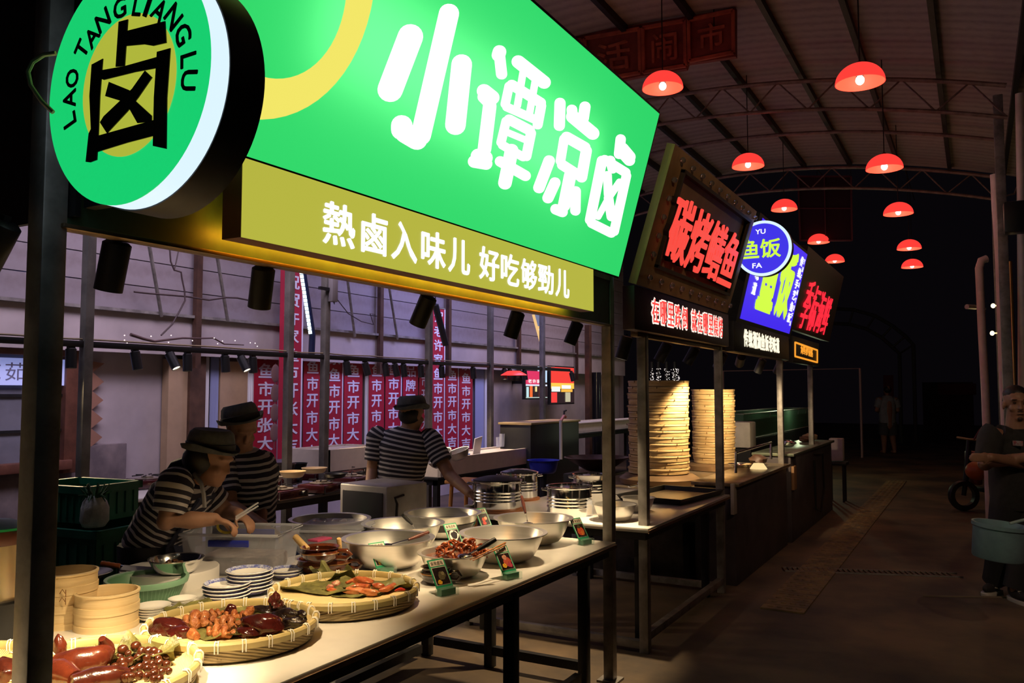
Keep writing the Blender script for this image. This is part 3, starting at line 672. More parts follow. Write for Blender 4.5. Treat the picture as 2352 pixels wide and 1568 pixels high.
# ---- stall 4 sign
O4, W4, N4 = signplane(-1.80, 2.42, -1.60, 3.28)
def p4(y, v, lift=0.): return O4 + V((0, y, 0)) + W4 * v + N4 * lift
t = thing('neon_sign', 'dark maroon sign with red neon brush characters over the farthest stall', 'sign', p4(11, 0))
MB().poly([p4(9.72, -.06), p4(12.6, -.06), p4(12.6, 1.02), p4(9.72, 1.02)], .12, N4).build('board', mat('maroon_board', (1, 1, 1)), t)
NEO = glow('red_neon_tube', (1.0, .022, .045), 1.1)
cor = [at(x, y, PL=(O4 + N4 * .02, N4)) for x, y in ((1832, 752), (1897, 770), (1915, 690), (1862, 640))]
for i, ch in enumerate('季标海鲜'):
    a = i / 4 + .01; b = (i + 1) / 4 - .03; o_ = bil(a, 0); mb = MB(); write(mb, ch, o_, bil(b, 0) - o_, bil(a, 1) - o_, N4, .012, .004); mb.build('character', NEO, t)
t = thing('neon_strip_sign', 'small dark board with an orange glowing border and orange characters', 'sign', (-1.83, 10.6, 2.02))
MB().box((-1.83, 10.65, 2.14), (.08, 1.8, .30), bev=.005).build('board', STEELB, t)
OR = glow('orange_neon', (1.0, .36, .03), 1.0)
q = [at(x, y, X=-1.785) for x, y in ((1826, 818), (1877, 832), (1877, 804), (1826, 786))]
mb = MB(); [mb.bar(q[i], q[(i + 1) % 4], .018, .018) for i in range(4)]; mb.build('border', OR, t)
mb = MB(); o_ = q[0]
for i, ch in enumerate('海鲜砂锅粥'):
    u0 = (.25 + .11 * i); a = q[0] + (q[1] - q[0]) * u0 + V((0, 0, .05)); write(mb, ch, a, (q[1] - q[0]) * .1, V((0, 0, .12)), (1, 0, 0), .004, .01)
mb.build('lettering', OR, t)
# ================================================================== TRACK SPOTLIGHTS
LENS = glow('spot_lens', (1.0, .80, .55), 6.0)
LENSD = glow('spot_lens_dim', (1.0, .78, .5), .9)
def tspot(px, py, X, z, L, r, target, label, group, en=0, ang=58, lit=True, hang=.0, col=WARM, edge=.6):
    top = at(px, py, X=X) if z is None else at(px, py, X=X); top = V((X, top.y, z if z is not None else top.z))
    d = (V(target) - top).normalized(); a = top - V((0, 0, hang)) ; b = a + d * L
    t = thing('track_spotlight', label, 'spotlight', (top.x, top.y, a.z - L), group)
    MB().lathe([(0, -.004), (r * .75, -.004), (r, .003), (r, L), (r * .86, L), (r * .86, L - .012), (0, L - .012)], a, frame(d), 24).build('body', BLACK, t); bo_ = t.children[-1]
    MB().lathe([(0, L - .010), (r * .84, L - .010), (r * .84, L - .011), (0, L - .011)], a, frame(d), 24).build('lens', LENS if lit else LENSD, bo_)
    MB().bar(top + V((0, 0, .018)), a + d * L * .3, .014, .02).build('bracket', BLACK, t)
    if en: spot('spot_light', b + d * .004, b + d, en, col, ang, edge, r * .7)
    return t
GF = 'large black spotlights under the near fascia'
front = [(12, 545, (-2.6, .85, .8), 'large black spotlight left of the near front post', 60), (270, 548, (-2.25, 1.35, .8), 'first large black spotlight right of the near post, under the round sign', 220),
         (606, 602, (-2.30, 2.05, .8), 'second large black spotlight, hanging before the tall red banner', 75), (985, 674, (-2.55, 2.75, .8), 'third large black spotlight, tilted most, under the yellow light box', 64),
         (1190, 712, (-2.35, 3.45, .8), 'fourth large black spotlight under the far end of the yellow light box', 70), (1327, 738, (-2.35, 3.95, .8), 'fifth large black spotlight beside the right steel post of the near stall', 74)]
for x, y, tg, lab, e in front: tspot(x, y, -1.90, 2.03, .125, .035, tg, lab, GF, e, 66)
G2 = 'black spotlights under the second stall fascia'
for x, y, tg, lab, e in ((1440, 765, (-2.45, 4.74, 0), 'black spotlight just right of the near stall end post, under the maroon board', 160), (1534, 782, (-2.55, 5.6, .8), 'black spotlight under the left half of the glowing red characters', 36), (1598, 795, (-2.6, 6.3, .8), 'black spotlight under the right half of the glowing red characters', 36)):
    tspot(x, y, -1.93, 2.0, .145, .040, tg, lab, G2, e, 60)
G3 = 'black spotlights under the third and fourth stall fascias'
for x, y, tg, lab, e in ((1662, 815, (-2.5, 7.75, 1.1), 'black spotlight just right of the second stall end post', 150), (1703, 812, (-2.55, 9.4, 1.2), 'black spotlight under the warm white characters', 130), (1752, 818, (-2.5, 9.2, .9), 'black spotlight left of the third stall end post', 22), (1793, 836, (-2.6, 10.6, .9), 'small far spotlight with a lit lens beside the farthest post', 16)):
    tspot(x, y, -1.95, 1.99, .15, .042, tg, lab, G3, e, 75)
# ================================================================== REAR LIGHTING FRAME
XR = -5.75
OLIVE = mat('olive_steel', (.16, .15, .13), .5, .2, var=.3, scale=6)
t = thing('lighting_frame', 'thin steel frame behind the workers carrying a long rail of small spotlights', 'frame', (XR, 5.9, 0))
for x, h in ((192, 3.0), (660, 3.0), (744, 3.0), (984, 3.0), (1126, 3.0), (1246, 3.0)):
    y = at(x, 1000, X=XR).y; MB().box((XR, y, 1.75), (.07, .07, 3.5), bev=.004).build('post', OLIVE, t)
MB().box((XR, 7.0, 2.003), (.045, 10.4, .045), bev=.004).build('rail', BLACK, t)
rail_pts = [V((XR, 2.2 + .35 * i, 2.033 + abs(.010 * math.sin(i * 1.7)))) for i in range(28)]
MB().tube(rail_pts, .008, 6).build('taped_cable', mat('tan_cable', (.34, .26, .15), .5), t)
GR = 'small black spotlights along the rear rail'
desc = ['beside the near rear post', 'leaning right over the zigzag paper border', 'lit, before the tan wall', 'hanging straight before the dark door post', 'left of the lit one by the first banner', 'lit, just left of the first banner', 'over the left edge of the first banner',
        'tilted right over the fourth banner', 'tilted right past the white gap in the banners', 'over the sixth banner', 'over the seventh banner', 'just right of the one over the seventh banner', 'above the man with his back turned', 'right of the tall banner', 'over the last red banner', 'left of the small red lamp', 'right of the small red lamp', 'in front of the left screen', 'tilted across the right screen']
rs = [(162, 0, .1), (309, .35, .1), (388, .5, 1), (430, -.05, .1), (516, .1, .1), (552, .45, 1), (580, .05, .1), (795, .3, .1), (838, .55, .1), (884, .25, .1), (906, .5, .1), (926, .2, .1), (966, .1, .1), (1014, .05, .1), (1086, .1, .1), (1158, -.3, .1), (1170, .1, .1), (1204, .2, .1), (1312, .5, .1)]
EN = {2: 40, 5: 36, 12: 40}; DOWN = {0: 110, 1: 26, 4: 18, 6: 26, 8: 26, 9: 24, 14: 60, 17: 18, 18: 20}
for i, (x, lean, on) in enumerate(rs):
    y = at(x, 830, X=XR).y; top = V((XR, y, 1.985)); d = V((.55 if on == 1 else .06 + .25 * abs(lean), lean * .35, -1)).normalized()
    L, r = .142, .038; t = thing('track_spotlight', 'small black spotlight on the rear rail, ' + desc[i], 'spotlight', (XR, y, 1.84), GR)
    a = top - V((0, 0, .02))
    MB().lathe([(0, -.003), (r * .8, -.003), (r, .003), (r, L), (r * .86, L), (r * .86, L - .01), (0, L - .01)], a, frame(d), 16).build('body', BLACK, t); bo_ = t.children[-1]
    MB().lathe([(0, L - .008), (r * .84, L - .008), (r * .84, L - .009), (0, L - .009)], a, frame(d), 16).build('lens', LENS if on == 1 else LENSD, bo_)
    MB().box(top - V((0, 0, .003)), (.03, .05, .03)).build('bracket', BLACK, t)
    if i in DOWN: spot('spot_light', a + d * (L + .004), a + d * (L + .004) + V((.95 if i < 2 else .35, 0, -1)), DOWN[i], WARM, 90, .7, .02)
    if i == 7: spot('spot_light', a + d * (L + .004), (-2.45, 3.95, 0), 130, WARM, 22, .5, .02)
    if i in EN: spot('spot_light', a + d * (L + .004), a + d * (L + .004) + V((.75, .15 * (1 if lean > .1 else 0), -1)), EN[i], WARM, 80, .7, .02)
# ================================================================== BACK WALL DRESSING
XB = XW + .02
def yw(px, X=XB): return at(px, 900, X=X).y
def zw(px, py, X=XB): return at(px, py, X=X).z
def wallbox(name, px0, px1, z0, z1, m, th=.05, X=None, kind=None, parent=None, bev=0.):
    X = XB if X is None else X
    a, b = yw(px0, X), yw(px1, X); o = MB().box((X + th / 2, (a + b) / 2, (z0 + z1) / 2), (th, b - a, z1 - z0), bev=bev).build(name, m, parent, loc=(X, (a + b) / 2, z0) if parent is None else None)
    if kind: o['kind'] = kind
    return o
# timber window on the left, with a printed paper sign
FRM = mat('red_brown_timber', (.17, .065, .04), .5, var=.3, scale=6)
PANE = mat('dusty_pane', (.20, .20, .24), .2, var=.25, scale=2)
t = bpy.data.objects.new('window_1', None); C.objects.link(t); t['kind'] = 'structure'; t.location = (XB, 3.6, 1.0)
y0, y1 = 2.3, yw(150, -7.4)
MB().box((-7.44, (y0 + y1) / 2, 1.55), (.02, y1 - y0, 1.15)).build('window_pane', PANE, t)
mb = MB(); mb.box((-7.41, y1 + .05, 2.0), (.10, .14, 2.2), bev=.01); mb.box((-7.41, (y0 + y1) / 2, 2.04), (.10, y1 - y0, .12), bev=.01); mb.box((-7.40, (y0 + y1) / 2, .98), (.14, y1 - y0 + .1, .09), bev=.01); mb.build('window_frame', FRM, t)
mb = MB()
for z in (1.30, 1.62): mb.box((-7.425, (y0 + y1) / 2, z), (.03, y1 - y0, .025))
for k in range(4): mb.box((-7.425, y1 - .12 - .55 * k, 1.5), (.03, .02, 1.05))
mb.build('window_muntin', STEELB, t)
MB().box((-7.44, yw(148, -7.4) - .10, 2.5), (.02, .5, .9)).build('window_upper_pane', mat('blue_lit_pane', (.10, .16, .42), .3, emit=(.06, .09, .32), es=.8), t)
ys = yw(147, -7.39); tag_s = thing('wall_sign', 'white paper sign with blue-grey characters fixed across the timber window', 'sign', (-7.39, ys - .6, 1.72))
MB().box((-7.395, ys - .65, 1.83), (.01, 1.3, .24)).build('paper', mat('glowing_bluish_paper', (.60, .66, .95), .7, emit=(.30, .36, .80), es=.55), tag_s)  # bluish glow set into the paper itself by emission
mb = MB()
for i, ch in enumerate('乱炖茹'): write(mb, ch, (-7.388, ys - .98 + .22 * i, 1.75), (0, .18, 0), (0, 0, .16), (1, 0, 0), .002, .0)
write(mb, ':', (-7.388, ys - .10, 1.77), (0, .04, 0), (0, 0, .12), (1, 0, 0), .002)
mb.build('characters', mat('grey_ink', (.25, .25, .38), .7), tag_s)
# zigzag paper border
pts = []; a = yw(203, -7.44); z = 1.93
t = None; poly = [(a, 1.95)]
for k in range(5): poly += [(a + .16, 1.93 - .18 * k), (a + .04, 1.84 - .18 * k)]
poly.append((a, 1.04)); o = MB().poly([(-7.44, y, z) for y, z in poly], .01, (1, 0, 0)).build('paper_border', mat('tan_paper', (.34, .17, .11), .8), loc=(-7.44, a, 1.04)); tag(o, 'tan zigzag paper border running down the mauve wall', 'garland')
# pilaster, door posts, curtains
TAN = mat('tan_wall', (.46, .32, .19), .8, var=.15, scale=2)
for args in (('trim_5', 372, 416, .0, 2.0, TAN, .10), ('trim_6', 416, 452, .0, 2.05, mat('dark_timber', (.10, .05, .03), .6, var=.3), .14), ('trim_7', 497, 560, .0, 2.0, TAN, .06)): wallbox(*args, kind='structure')
COLD = mat('white_curtain', (.86, .86, .88), .7)
BLUEC = mat('blue_grey_curtain', (.36, .40, .62), .7)
for px0, px1, m, lab in ((452, 472, COLD, 'narrow white curtain strip right of the dark door post'), (476, 494, BLUEC, 'blue-grey curtain strip between the white strip and the tan wall'), (560, 582, COLD, 'pale strip left of the first red banner'), (832, 846, COLD, 'pale strip showing in the gap between the fifth and sixth banners'), (1086, 1106, BLUEC, 'blue-grey curtain right of the last banner'), (1108, 1116, COLD, 'thin bright curtain edge at the right of the blue-grey curtain')):
    a, b = yw(px0), yw(px1); n = 14
    ring = [V((XB + .05 + .015 * math.sin(i * 2.1), a + (b - a) * i / n, 0)) for i in range(n + 1)]
    mb = MB(); vs = [p + V((0, 0, z)) for z in (.02, 2.05) for p in ring] + [p + V((-.008, 0, z)) for z in (.02, 2.05) for p in ring]; k = n + 1
    fs = [(i, i + 1, k + i + 1, k + i) for i in range(n)] + [(2 * k + i + 1, 2 * k + i, 3 * k + i, 3 * k + i + 1) for i in range(n)] + [(k + i, k + i + 1, 3 * k + i + 1, 3 * k + i) for i in range(n)] + [(i + 1, i, 2 * k + i, 2 * k + i + 1) for i in range(n)] + [(0, k, 3 * k, 2 * k), (n, 2 * k + n, 3 * k + n, k + n)]
    mb.add(vs, fs, True); o = mb.build('curtain', m, loc=(XB, (a + b) / 2, 0)); tag(o, lab, 'curtain')
# vertical dark posts standing along the wall and slanted awning struts
for px, zt, lab in ((449, 3.6, 'brown post rising from the dark door post to the boarded upper wall'), (872, 3.4, 'brown wall post above the fifth and sixth banners'), (1030, 3.4, 'slim dark post right of the narrow tall banner'), (1192, 3.4, 'brown post above the small red lamp'), (1325, 3.4, 'thin post on the wall above the right screen')):
    y = yw(px, -7.2); o = MB().box((-7.2, y, (1.9 + zt) / 2), (.06, .07 if px != 1325 else .03, zt - 1.9)).build('wall_post', BROWNM, loc=(-7.2, y, 1.9)); tag(o, lab, 'post')
for k, (x0, y0, x1, y1) in enumerate(((343, 565, 371, 726), (499, 590, 523, 737), (798, 640, 815, 772), (894, 660, 913, 778))):
    a, b = at(x0, y0, X=-6.9), at(x1, y1, X=-7.2); o = MB().tube([a, b], .018, 8).build('awning_strut', STEEL, loc=b)
    tag(o, 'slanted steel awning strut on the boarded wall, %s from the left' % ['first', 'second', 'third', 'fourth'][k], 'strut')
# ---- red banners
BRED = mat('red_banner', (.46, .014, .045), .55, var=.12, scale=2)
BTXT = mat('lilac_lit_print', (.84, .82, 1.0), .6)  # white print, with the cold light's lilac put into its colour
bn = [(583, 637, '许家鱼市开张大吉', False, 'first'), (640, 693, '祝贺许家鱼市开张大吉', True, 'second'), (697, 737, '许家鱼市开市大吉', False, 'third'), (748, 787, '许家鱼市开市大吉', False, 'fourth'), (790, 832, '许家鱼市开市大吉', False, 'fifth'), (847, 882, '许家鱼市开市大吉', False, 'sixth'),
      (885, 922, '许家鱼市开市大吉', False, 'seventh'), (925, 960, '许家品牌开市大吉', False, 'eighth'), (963, 988, '许家市开市大吉', False, 'ninth'), (990, 1021, '贺老许家鱼市开市大吉', True, 'tenth'), (1023, 1053, '许家鱼市开市大吉', False, 'eleventh'), (1055, 1085, '许家鱼市开市大吉', False, 'twelfth')]
ends = {0: (1, 'fish')}
for i, (x0, x1, txt, tall, nth) in enumerate(bn):
    X = -7.08 if tall else -7.40
    a, b = yw(x0, X), yw(x1, X); w_ = b - a
    fx = 600 if i == 0 else 0
    # character pitch measured from the photo, tops aligned on the row that reads just under the rail
    zref = zw((x0 + x1) / 2, (851, 646, 842, 860, 851, 850, 847, 852, 875, 760, 861, 868)[i], X); pitch = .216
    idx = 0 if i == 1 else 1 if i == 9 else 2
    z_top = zref + pitch * (idx + .62); n = len(txt); z_bot = max(z_top - pitch * (n + .3), .05)
    lab = '%s red vertical banner from the left, %s' % (nth, 'hung tall in front of the boarded wall' if tall else ['reading down to the stove pans', '', 'behind the stove pans', 'right of the paired steel posts', 'left of the pale gap', 'right of the pale gap', 'left of the man with his back turned', 'above his hat on the left', 'mostly behind a steel post', '', 'second from the right', 'last on the right'][i])
    t = thing('banner', lab, 'banner', (X, (a + b) / 2, z_bot), 'red opening-day banners on the back wall')
    MB().box((X, (a + b) / 2, (z_top + z_bot) / 2), (.006, w_, z_top - z_bot)).build('cloth', BRED, t)
    mb = MB()
    for k, ch in enumerate(txt):
        z = z_top - pitch * (k + .62) - pitch * .40
        write(mb, ch, (X + .008, a + w_ * .16, z), (0, w_ * .66, 0), (0, 0, pitch * .80), (1, 0, 0), .002, .022)
    mb.build('characters', BTXT, t)
    if i in (1, 3, 6, 9, 10):
        MB().box((X + .006, b - w_ * .03, (z_top + z_bot) / 2), (.003, w_ * .06, z_top - z_bot)).build('white_edge', BTXT, t)
    MB().tube([(X, a, z_top), (X, b, z_top)], .012, 8).build('top_rod', STEEL, t)
    if tall:
        MB().tube([(X, (a + b) / 2, z_top), (X - .15, (a + b) / 2, z_top + .25)], .006, 6).build('hanger', CORD, t)
# brown paper fish garland hanging before the first banner
p0 = at(633, 838, X=-7.3); mb = MB()
for k in range(4):
    c = p0 - V((0, 0, .10 + .235 * k)); mb.ell(c, (.012, .07, .11), n=12, m=8)
mb.tube([p0 + V((0, 0, .02)), p0 - V((0, 0, 1.0))], .004, 6)
tag(mb.build('paper_garland', mat('brown_paper_shape', (.28, .16, .14), .8), loc=p0 - V((0, 0, 1.0))), 'string of brown paper shapes hanging in front of the first red banner', 'garland')
# slanted awning edge with a lit strip
a, b, c = at(688, 622, X=-6.3), at(710, 768, X=-6.3), at(711, 814, X=-6.3)
t = thing('led_bar', 'slanted lit white strip on a dark navy bar before the red banners', 'light', c)
NAVY = mat('navy_bar', (.012, .018, .06), .4)
q = (b - a).normalized()
MB().tube([a + V((0, .05, 0)), b + V((0, .05, 0)), c + V((0, .03, 0))], .035, 8).build('bar', NAVY, t)
mb = MB(); LED = glow('cold_led', (.72, .92, 1.0), 2.2); k = 16
for i in range(k):
    s0 = a + (b - a) * (i / k) + V((.02, 0, 0)); s1 = a + (b - a) * ((i + .82) / k) + V((.02, 0, 0)); mb.tube([s0, s1], .019, 8)
mb.build('led_segments', LED, t); MB().tube([a, V((a.x, a.y, zr(a.x) - .02))], .008, 6).build('hanger', CORD, t)
a, b = at(1000, 700, X=-6.3), at(1024, 792, X=-6.3); t = thing('led_bar', 'slanted unlit dark bar over the tall narrow banner', 'bar', b)
MB().tube([a, b], .045, 8).build('bar', BLACK, t); MB().tube([a, V((a.x, a.y, zr(a.x) - .02))], .008, 6).build('hanger', CORD, t)
# twig with fairy lights, cables and a small ballast box
tw = [at(x, y, X=-6.6) for x, y in ((300, 768), (330, 778), (355, 784), (385, 780), (420, 776), (455, 777), (490, 776), (515, 790), (560, 792))]
t = thing('twig_lights', 'bare twig with tiny white fairy lights along the wall above the rail', 'light', tw[4])
MB().tube(tw, [.016, .014, .012, .011, .010, .009, .008, .007, .005], 6).build('twig', mat('twig_bark', (.09, .05, .05), .8), t)
mb = MB()
for x, y in ((286, 770), (286, 781), (292, 787), (347, 772), (387, 786), (393, 770), (442, 782), (492, 776), (500, 789), (508, 798), (511, 783), (540, 782), (575, 787), (586, 788), (591, 795), (591, 802), (411, 792)): mb.ell(at(x, y, X=-6.58), .0052, n=8, m=6)
mb.build('fairy_light', glow('fairy_light', (1, .85, .82), 2.5), t)
def cable(name, pp, X, r, lab):
    q = [at(x, y, X=X) for x, y in pp]; tag(MB().tube(q, r, 6).build(name, mat('dark_cable', (.05, .03, .03), .6), loc=q[-1]), lab, 'cable')
cable('hanging_cable', ((390, 570), (392, 600), (400, 620), (416, 625), (418, 640), (424, 668), (425, 690), (412, 715), (395, 745), (370, 770)), -6.7, .008, 'tangled dark cable dropping down the boarded wall to the twig lights')
cable('hanging_cable', ((410, 575), (405, 600), (400, 622)), -6.7, .006, 'short cable end beside the tangled dark cable')
cable('hanging_cable', ((308, 670), (345, 674), (395, 678), (430, 681), (480, 689), (520, 683), (545, 684), (575, 690)), -6.75, .009, 'sagging dark cable strung across the boarded wall below the roof struts')
cable('hanging_cable', ((775, 688), (800, 720), (830, 738), (858, 745), (850, 720), (862, 722)), -6.75, .006, 'thin loose wire right of the small ballast box')
p = at(765, 665, X=-5.68); t = thing('ballast_box', 'small grey electrical box fixed beside the paired rear posts', 'box', (p.x, p.y, p.z - .1))
MB().box(p, (.06, .085, .25), bev=.006).build('housing', mat('grey_housing', (.22, .20, .20), .5), t)
MB().box(p + V((-.02, -.10, 0)), (.03, .16, .03)).build('bracket', STEELB, t)
MB().tube([p + V((0, -.01, -.1)), p + V((.02, .0, -.15)), p + V((0, .03, -.11))], .004, 6).build('wire', CORD, t)
tag(MB().lathe([(.0, .055), (.06, .05), (.12, .0), (.125, -.01), (0, -.01)], at(1180, 860, X=-5.6), n=24, sx=1.6).build('red_lamp', SHADE, loc=at(1180, 860, X=-5.6)), 'small red lamp shade hanging left of the screens', 'lamp')
# ---- two lit screens on the wall
XS = -7.0
def scr(name, lab, px0, px1, py0, py1, shapes):
    a, b = at(px0, py0, X=XS), at(px1, py1, X=XS); z0 = at(px0, py1, X=XS).z; z1 = at(px0, py0, X=XS).z
    t = thing(name, lab, 'screen', (XS, (a.y + b.y) / 2, z0))
    MB().box((XS - .03, (a.y + b.y) / 2, (z0 + z1) / 2), (.06, b.y - a.y + .05, z1 - z0 + .05), bev=.005).build('casing', BLACK, t)
    MB().box((XS - .28, (a.y + b.y) / 2, (z0 + z1) / 2), (.46, .05, .05)).build('wall_mount', STEELB, t)
    w_, h_ = b.y - a.y, z1 - z0
    for i, (nm, col, st, u0, v0, u1, v1) in enumerate(shapes):
        MB().box((XS + .003 + .0012 * i, a.y + w_ * (u0 + u1) / 2, z0 + h_ * (v0 + v1) / 2), (.002, w_ * (u1 - u0), h_ * (v1 - v0))).build(nm, glow('screen_' + nm, col, st), t)
    return t, a, b, z0, z1
t_, a, b, z0, z1 = scr('screen', 'left lit screen showing orange columns under a red shop sign', 1207, 1256, 840, 914, [('dark_ground', (.02, .008, .01), 1, 0, 0, 1, 1), ('blue_sky', (.55, .75, 1), 1, .55, .5, 1, 1), ('crimson_banner', (.75, .03, .12), 1, 0, .42, .75, .85), ('pale_eave', (.8, .85, 1), 1, 0, .38, 1, .43),
     ('orange_column', (1, .16, .03), 1, .18, .03, .30, .38), ('orange_column', (1, .25, .03), 1, .62, .03, .82, .38), ('pale_floor', (.45, .55, .5), 1, 0, .0, 1, .03), ('pale_wall', (.55, .8, .85), 1, .02, .03, .12, .35), ('yellow_light', (1, .75, .3), 1.1, .42, .2, .5, .36)])
mb = MB(); 
for i, ch in enumerate('老许家'): write(mb, ch, (XS + .02, a.y + (b.y - a.y) * (.08 + .2 * i), z0 + (z1 - z0) * .47), (0, (b.y - a.y) * .16, 0), (0, 0, (z1 - z0) * .12), (1, 0, 0), .002, .0)
mb.build('screen_lettering', LETTER, t_)
t_, a, b, z0, z1 = scr('screen', 'right lit screen showing a red awning over yellow shopfronts', 1265, 1318, 842, 926, [('dark_ground', (.02, .008, .01), 1, 0, 0, 1, 1), ('red_awning', (.95, .05, .035), 1, 0, .55, 1, 1), ('yellow_front', (1, .62, .08), 1, 0, .40, 1, .56), ('pale_poster', (.9, .95, .9), 1, .02, .32, .38, .46), ('pale_sign', (.95, 1, .9), 1.1, .45, .40, .85, .50),
     ('amber_counter', (1, .50, .06), 1, .42, .31, .92, .39), ('red_column', (.95, .05, .045), 1, .0, .02, .24, .30), ('pale_stand', (.55, .50, .33), 1, .60, .03, .82, .30)])
a, b, c = at(1228, 722, X=-6.2), at(1250, 722, X=-6.2), at(1249, 800, X=-6.2)
t = thing('hanging_screen', 'slim wedge of a bright poster hanging above the two screens', 'poster', c)
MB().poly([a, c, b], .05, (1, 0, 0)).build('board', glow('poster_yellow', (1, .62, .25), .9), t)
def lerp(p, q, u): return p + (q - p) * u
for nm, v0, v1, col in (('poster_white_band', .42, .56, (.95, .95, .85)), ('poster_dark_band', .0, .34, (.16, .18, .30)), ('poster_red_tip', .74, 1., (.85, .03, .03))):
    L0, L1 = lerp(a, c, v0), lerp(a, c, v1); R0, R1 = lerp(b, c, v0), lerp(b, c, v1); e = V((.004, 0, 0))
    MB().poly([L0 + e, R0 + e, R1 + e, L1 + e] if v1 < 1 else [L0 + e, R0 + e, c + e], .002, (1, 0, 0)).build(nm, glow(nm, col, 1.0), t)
mb = MB().tube([a, (a.x, a.y, zr(a.x) - .02)], .005, 6); mb.build('hanger', CORD, t)
# right end of the back area: flue pipe, string-light columns in the dark
a = at(1370, 980, X=-6.75); tag(MB().cyl((a.x, a.y, 0), (a.x, a.y, 2.05), .10, n=24).build('flue_pipe', mat('dark_enamel', (.02, .02, .024), .18, .4), loc=(a.x, a.y, 0)), 'dark glossy vertical flue pipe at the right end of the mauve wall', 'pipe')
a = at(1352, 980, X=-6.8); struct(MB().box((a.x, a.y, 1.5), (.1, .12, 3)).build('trim_8', BROWNM))
FL = glow('tree_light', (.95, .82, .78), 2.0)
for k, (px, w_) in enumerate(((1498, 6), (1513, 8), (1532, 9), (1551, 14))):
    mb = MB(); rnd = random.Random(k)
    for j in range(80 if k == 3 else 36):
        p = at(px + rnd.uniform(-w_, w_) * .7, 846 + rnd.uniform(0, 46), D=19); mb.ell(p, .0065, n=6, m=4)
    b_ = at(px, 990, D=19.1); t = thing('light_column', 'column of tiny white string lights in the dark, %s of four' % ['leftmost', 'second', 'third', 'rightmost and brightest'][k], 'light', (b_.x, b_.y, 0))
    mb.build('string_light', FL, t); MB().cyl((b_.x, b_.y, 0), (b_.x, b_.y, 2.35), .045, n=10).build('pole', BLACK, t)
a, b = at(1660, 852, D=21), at(1975, 846, D=21)
tag(MB().tube([a, b], .012, 6).tube([a, (a.x, a.y, 0)], .03, 6).tube([b, (b.x, b.y, 0)], .03, 6).build('wire_fence', mat('pale_wire', (.4, .25, .25), .5), loc=(a.x, a.y, 0)), 'thin pale horizontal wire line in the dark beyond the last stall', 'fence')
# ================================================================== COUNTERS
CT = .80
def counter(label, x0, x1, y0, y1, legs, z=CT, m=WHITE, th=.03):
    t = thing('counter', label, 'counter', ((x0 + x1) / 2, (y0 + y1) / 2, 0))
    MB().box(((x0 + x1) / 2, (y0 + y1) / 2, z - th / 2), (x1 - x0, y1 - y0, th), bev=.004).build('counter_top', m, t)
    MB().box((x1 + .002, (y0 + y1) / 2, z - th * .5 - .008), (.008, y1 - y0, th * .62)).build('edge_strip', mat('brown_edge', (.22, .13, .08), .5, var=.2), t)
    ap = .05; mb = MB()
    for x in (x0 + .05, x1 - .05): mb.box((x, (y0 + y1) / 2, z - th - ap / 2 - .0), (.04, y1 - y0 - .06, ap))
    for y in (y0 + .05, y1 - .05): mb.box(((x0 + x1) / 2, y, z - th - ap / 2), (x1 - x0 - .14, .04, ap))
    mb.build('apron_frame', STEELB, t)
    for lx, ly in legs: MB().box((lx, ly, (z - th) / 2), (.055, .055, z - th), bev=.003).build('leg', STEELB, t)
    return t
c1 = counter('long white stone counter of the near stall crowded with baskets and aluminium bowls', -3.12, -1.805, .35, 4.44, [(-1.86, 1.3), (-1.86, 3.32), (-1.98, 4.38), (-3.06, 1.0), (-3.06, 3.3), (-3.06, 4.38), (-2.6, 4.38)])
MB().bar((-1.98, 1.2, .06), (-1.98, 4.3, .06), .05, .04).build('foot_rail', STEELB, c1)
MB().bar((-3.06, 1.2, .06), (-3.06, 4.3, .06), .05, .04).build('foot_rail', STEELB, c1)
MB().bar((-3.0, 4.38, .10), (-2.0, 4.38, .10), .05, .04).build('foot_rail', STEELB, c1)
counter('white stone counter of the second stall with steel pots and a black tray', -3.10, -1.805, 4.97, 6.94, [(-1.95, 5.2), (-1.95, 6.7), (-3.04, 5.05), (-3.04, 6.85)])
# ------------------------------------------------------------------ woven trays
BAM = weave('woven_bamboo', (.34, .25, .11), (.09, .055, .02), (14, 14, 62), .9)
BAMIN = weave('bamboo_mat', (.74, .58, .28), (.50, .36, .15), (90, 90, 90), .6)
RIMM = mat('bamboo_rim', (.60, .47, .20), .5, col2=(.36, .30, .11), scale=3)
TIE = mat('white_tie', (.85, .82, .74), .6)
bask = None
def tray(px, py, R, label, rot=0):
    c = at(px, py, Z=CT + .068); c.z = CT
    global bask
    if bask is not None:
        return dup(bask, c, label, rot=(0, 0, rot), scale=(R / .31, R / .31, 1)), c
    t = thing('woven_tray', label, 'basket', c, 'round woven bamboo food trays'); bask = t; R = .31
    MB().lathe([(0, .004), (R * .90, .004), (R * .95, .010), (R * .99, .058), (R * .965, .058), (R * .92, .034), (0, .030)], c, n=64).build('body', BAM, t)
    MB().lathe([(0, .0305), (R * .90, .0325), (R * .925, .037), (R * .96, .056), (R * .955, .054), (R * .92, .0375), (R * .89, .0345), (0, .0325)], c, n=64).build('inner_mat', BAMIN, t)
    MB().lathe([(R * .945, .050), (R * .998, .048), (R * 1.008, .066), (R * .99, .073), (R * .955, .073), (R * .94, .066)], c, n=72).build('rim', RIMM, t)
    for k in range(22):
        a = 2 * math.pi * k / 22 + .1; mb = MB()
        for da in (-.018, .018):
            e = V((math.cos(a + da), math.sin(a + da), 0))
            mb.tube([c + e * r + V((0, 0, z)) for r, z in ((R * 1.012, .042), (R * 1.016, .068), (R * .993, .0765), (R * .955, .0765), (R * .936, .065), (R * .94, .046))], .0022, 5)
        mb.tube([c + V((math.cos(a + da) * R * .975, math.sin(a + da) * R * .975, .0755)) for da in (-.018, 0, .018)], .0018, 4)
        mb.build('rim_tie', TIE, t)
    return t, c
_, kA = tray(196, 1534, .272, 'woven bamboo tray nearest the corner, holding braised pork pieces and brown balls')
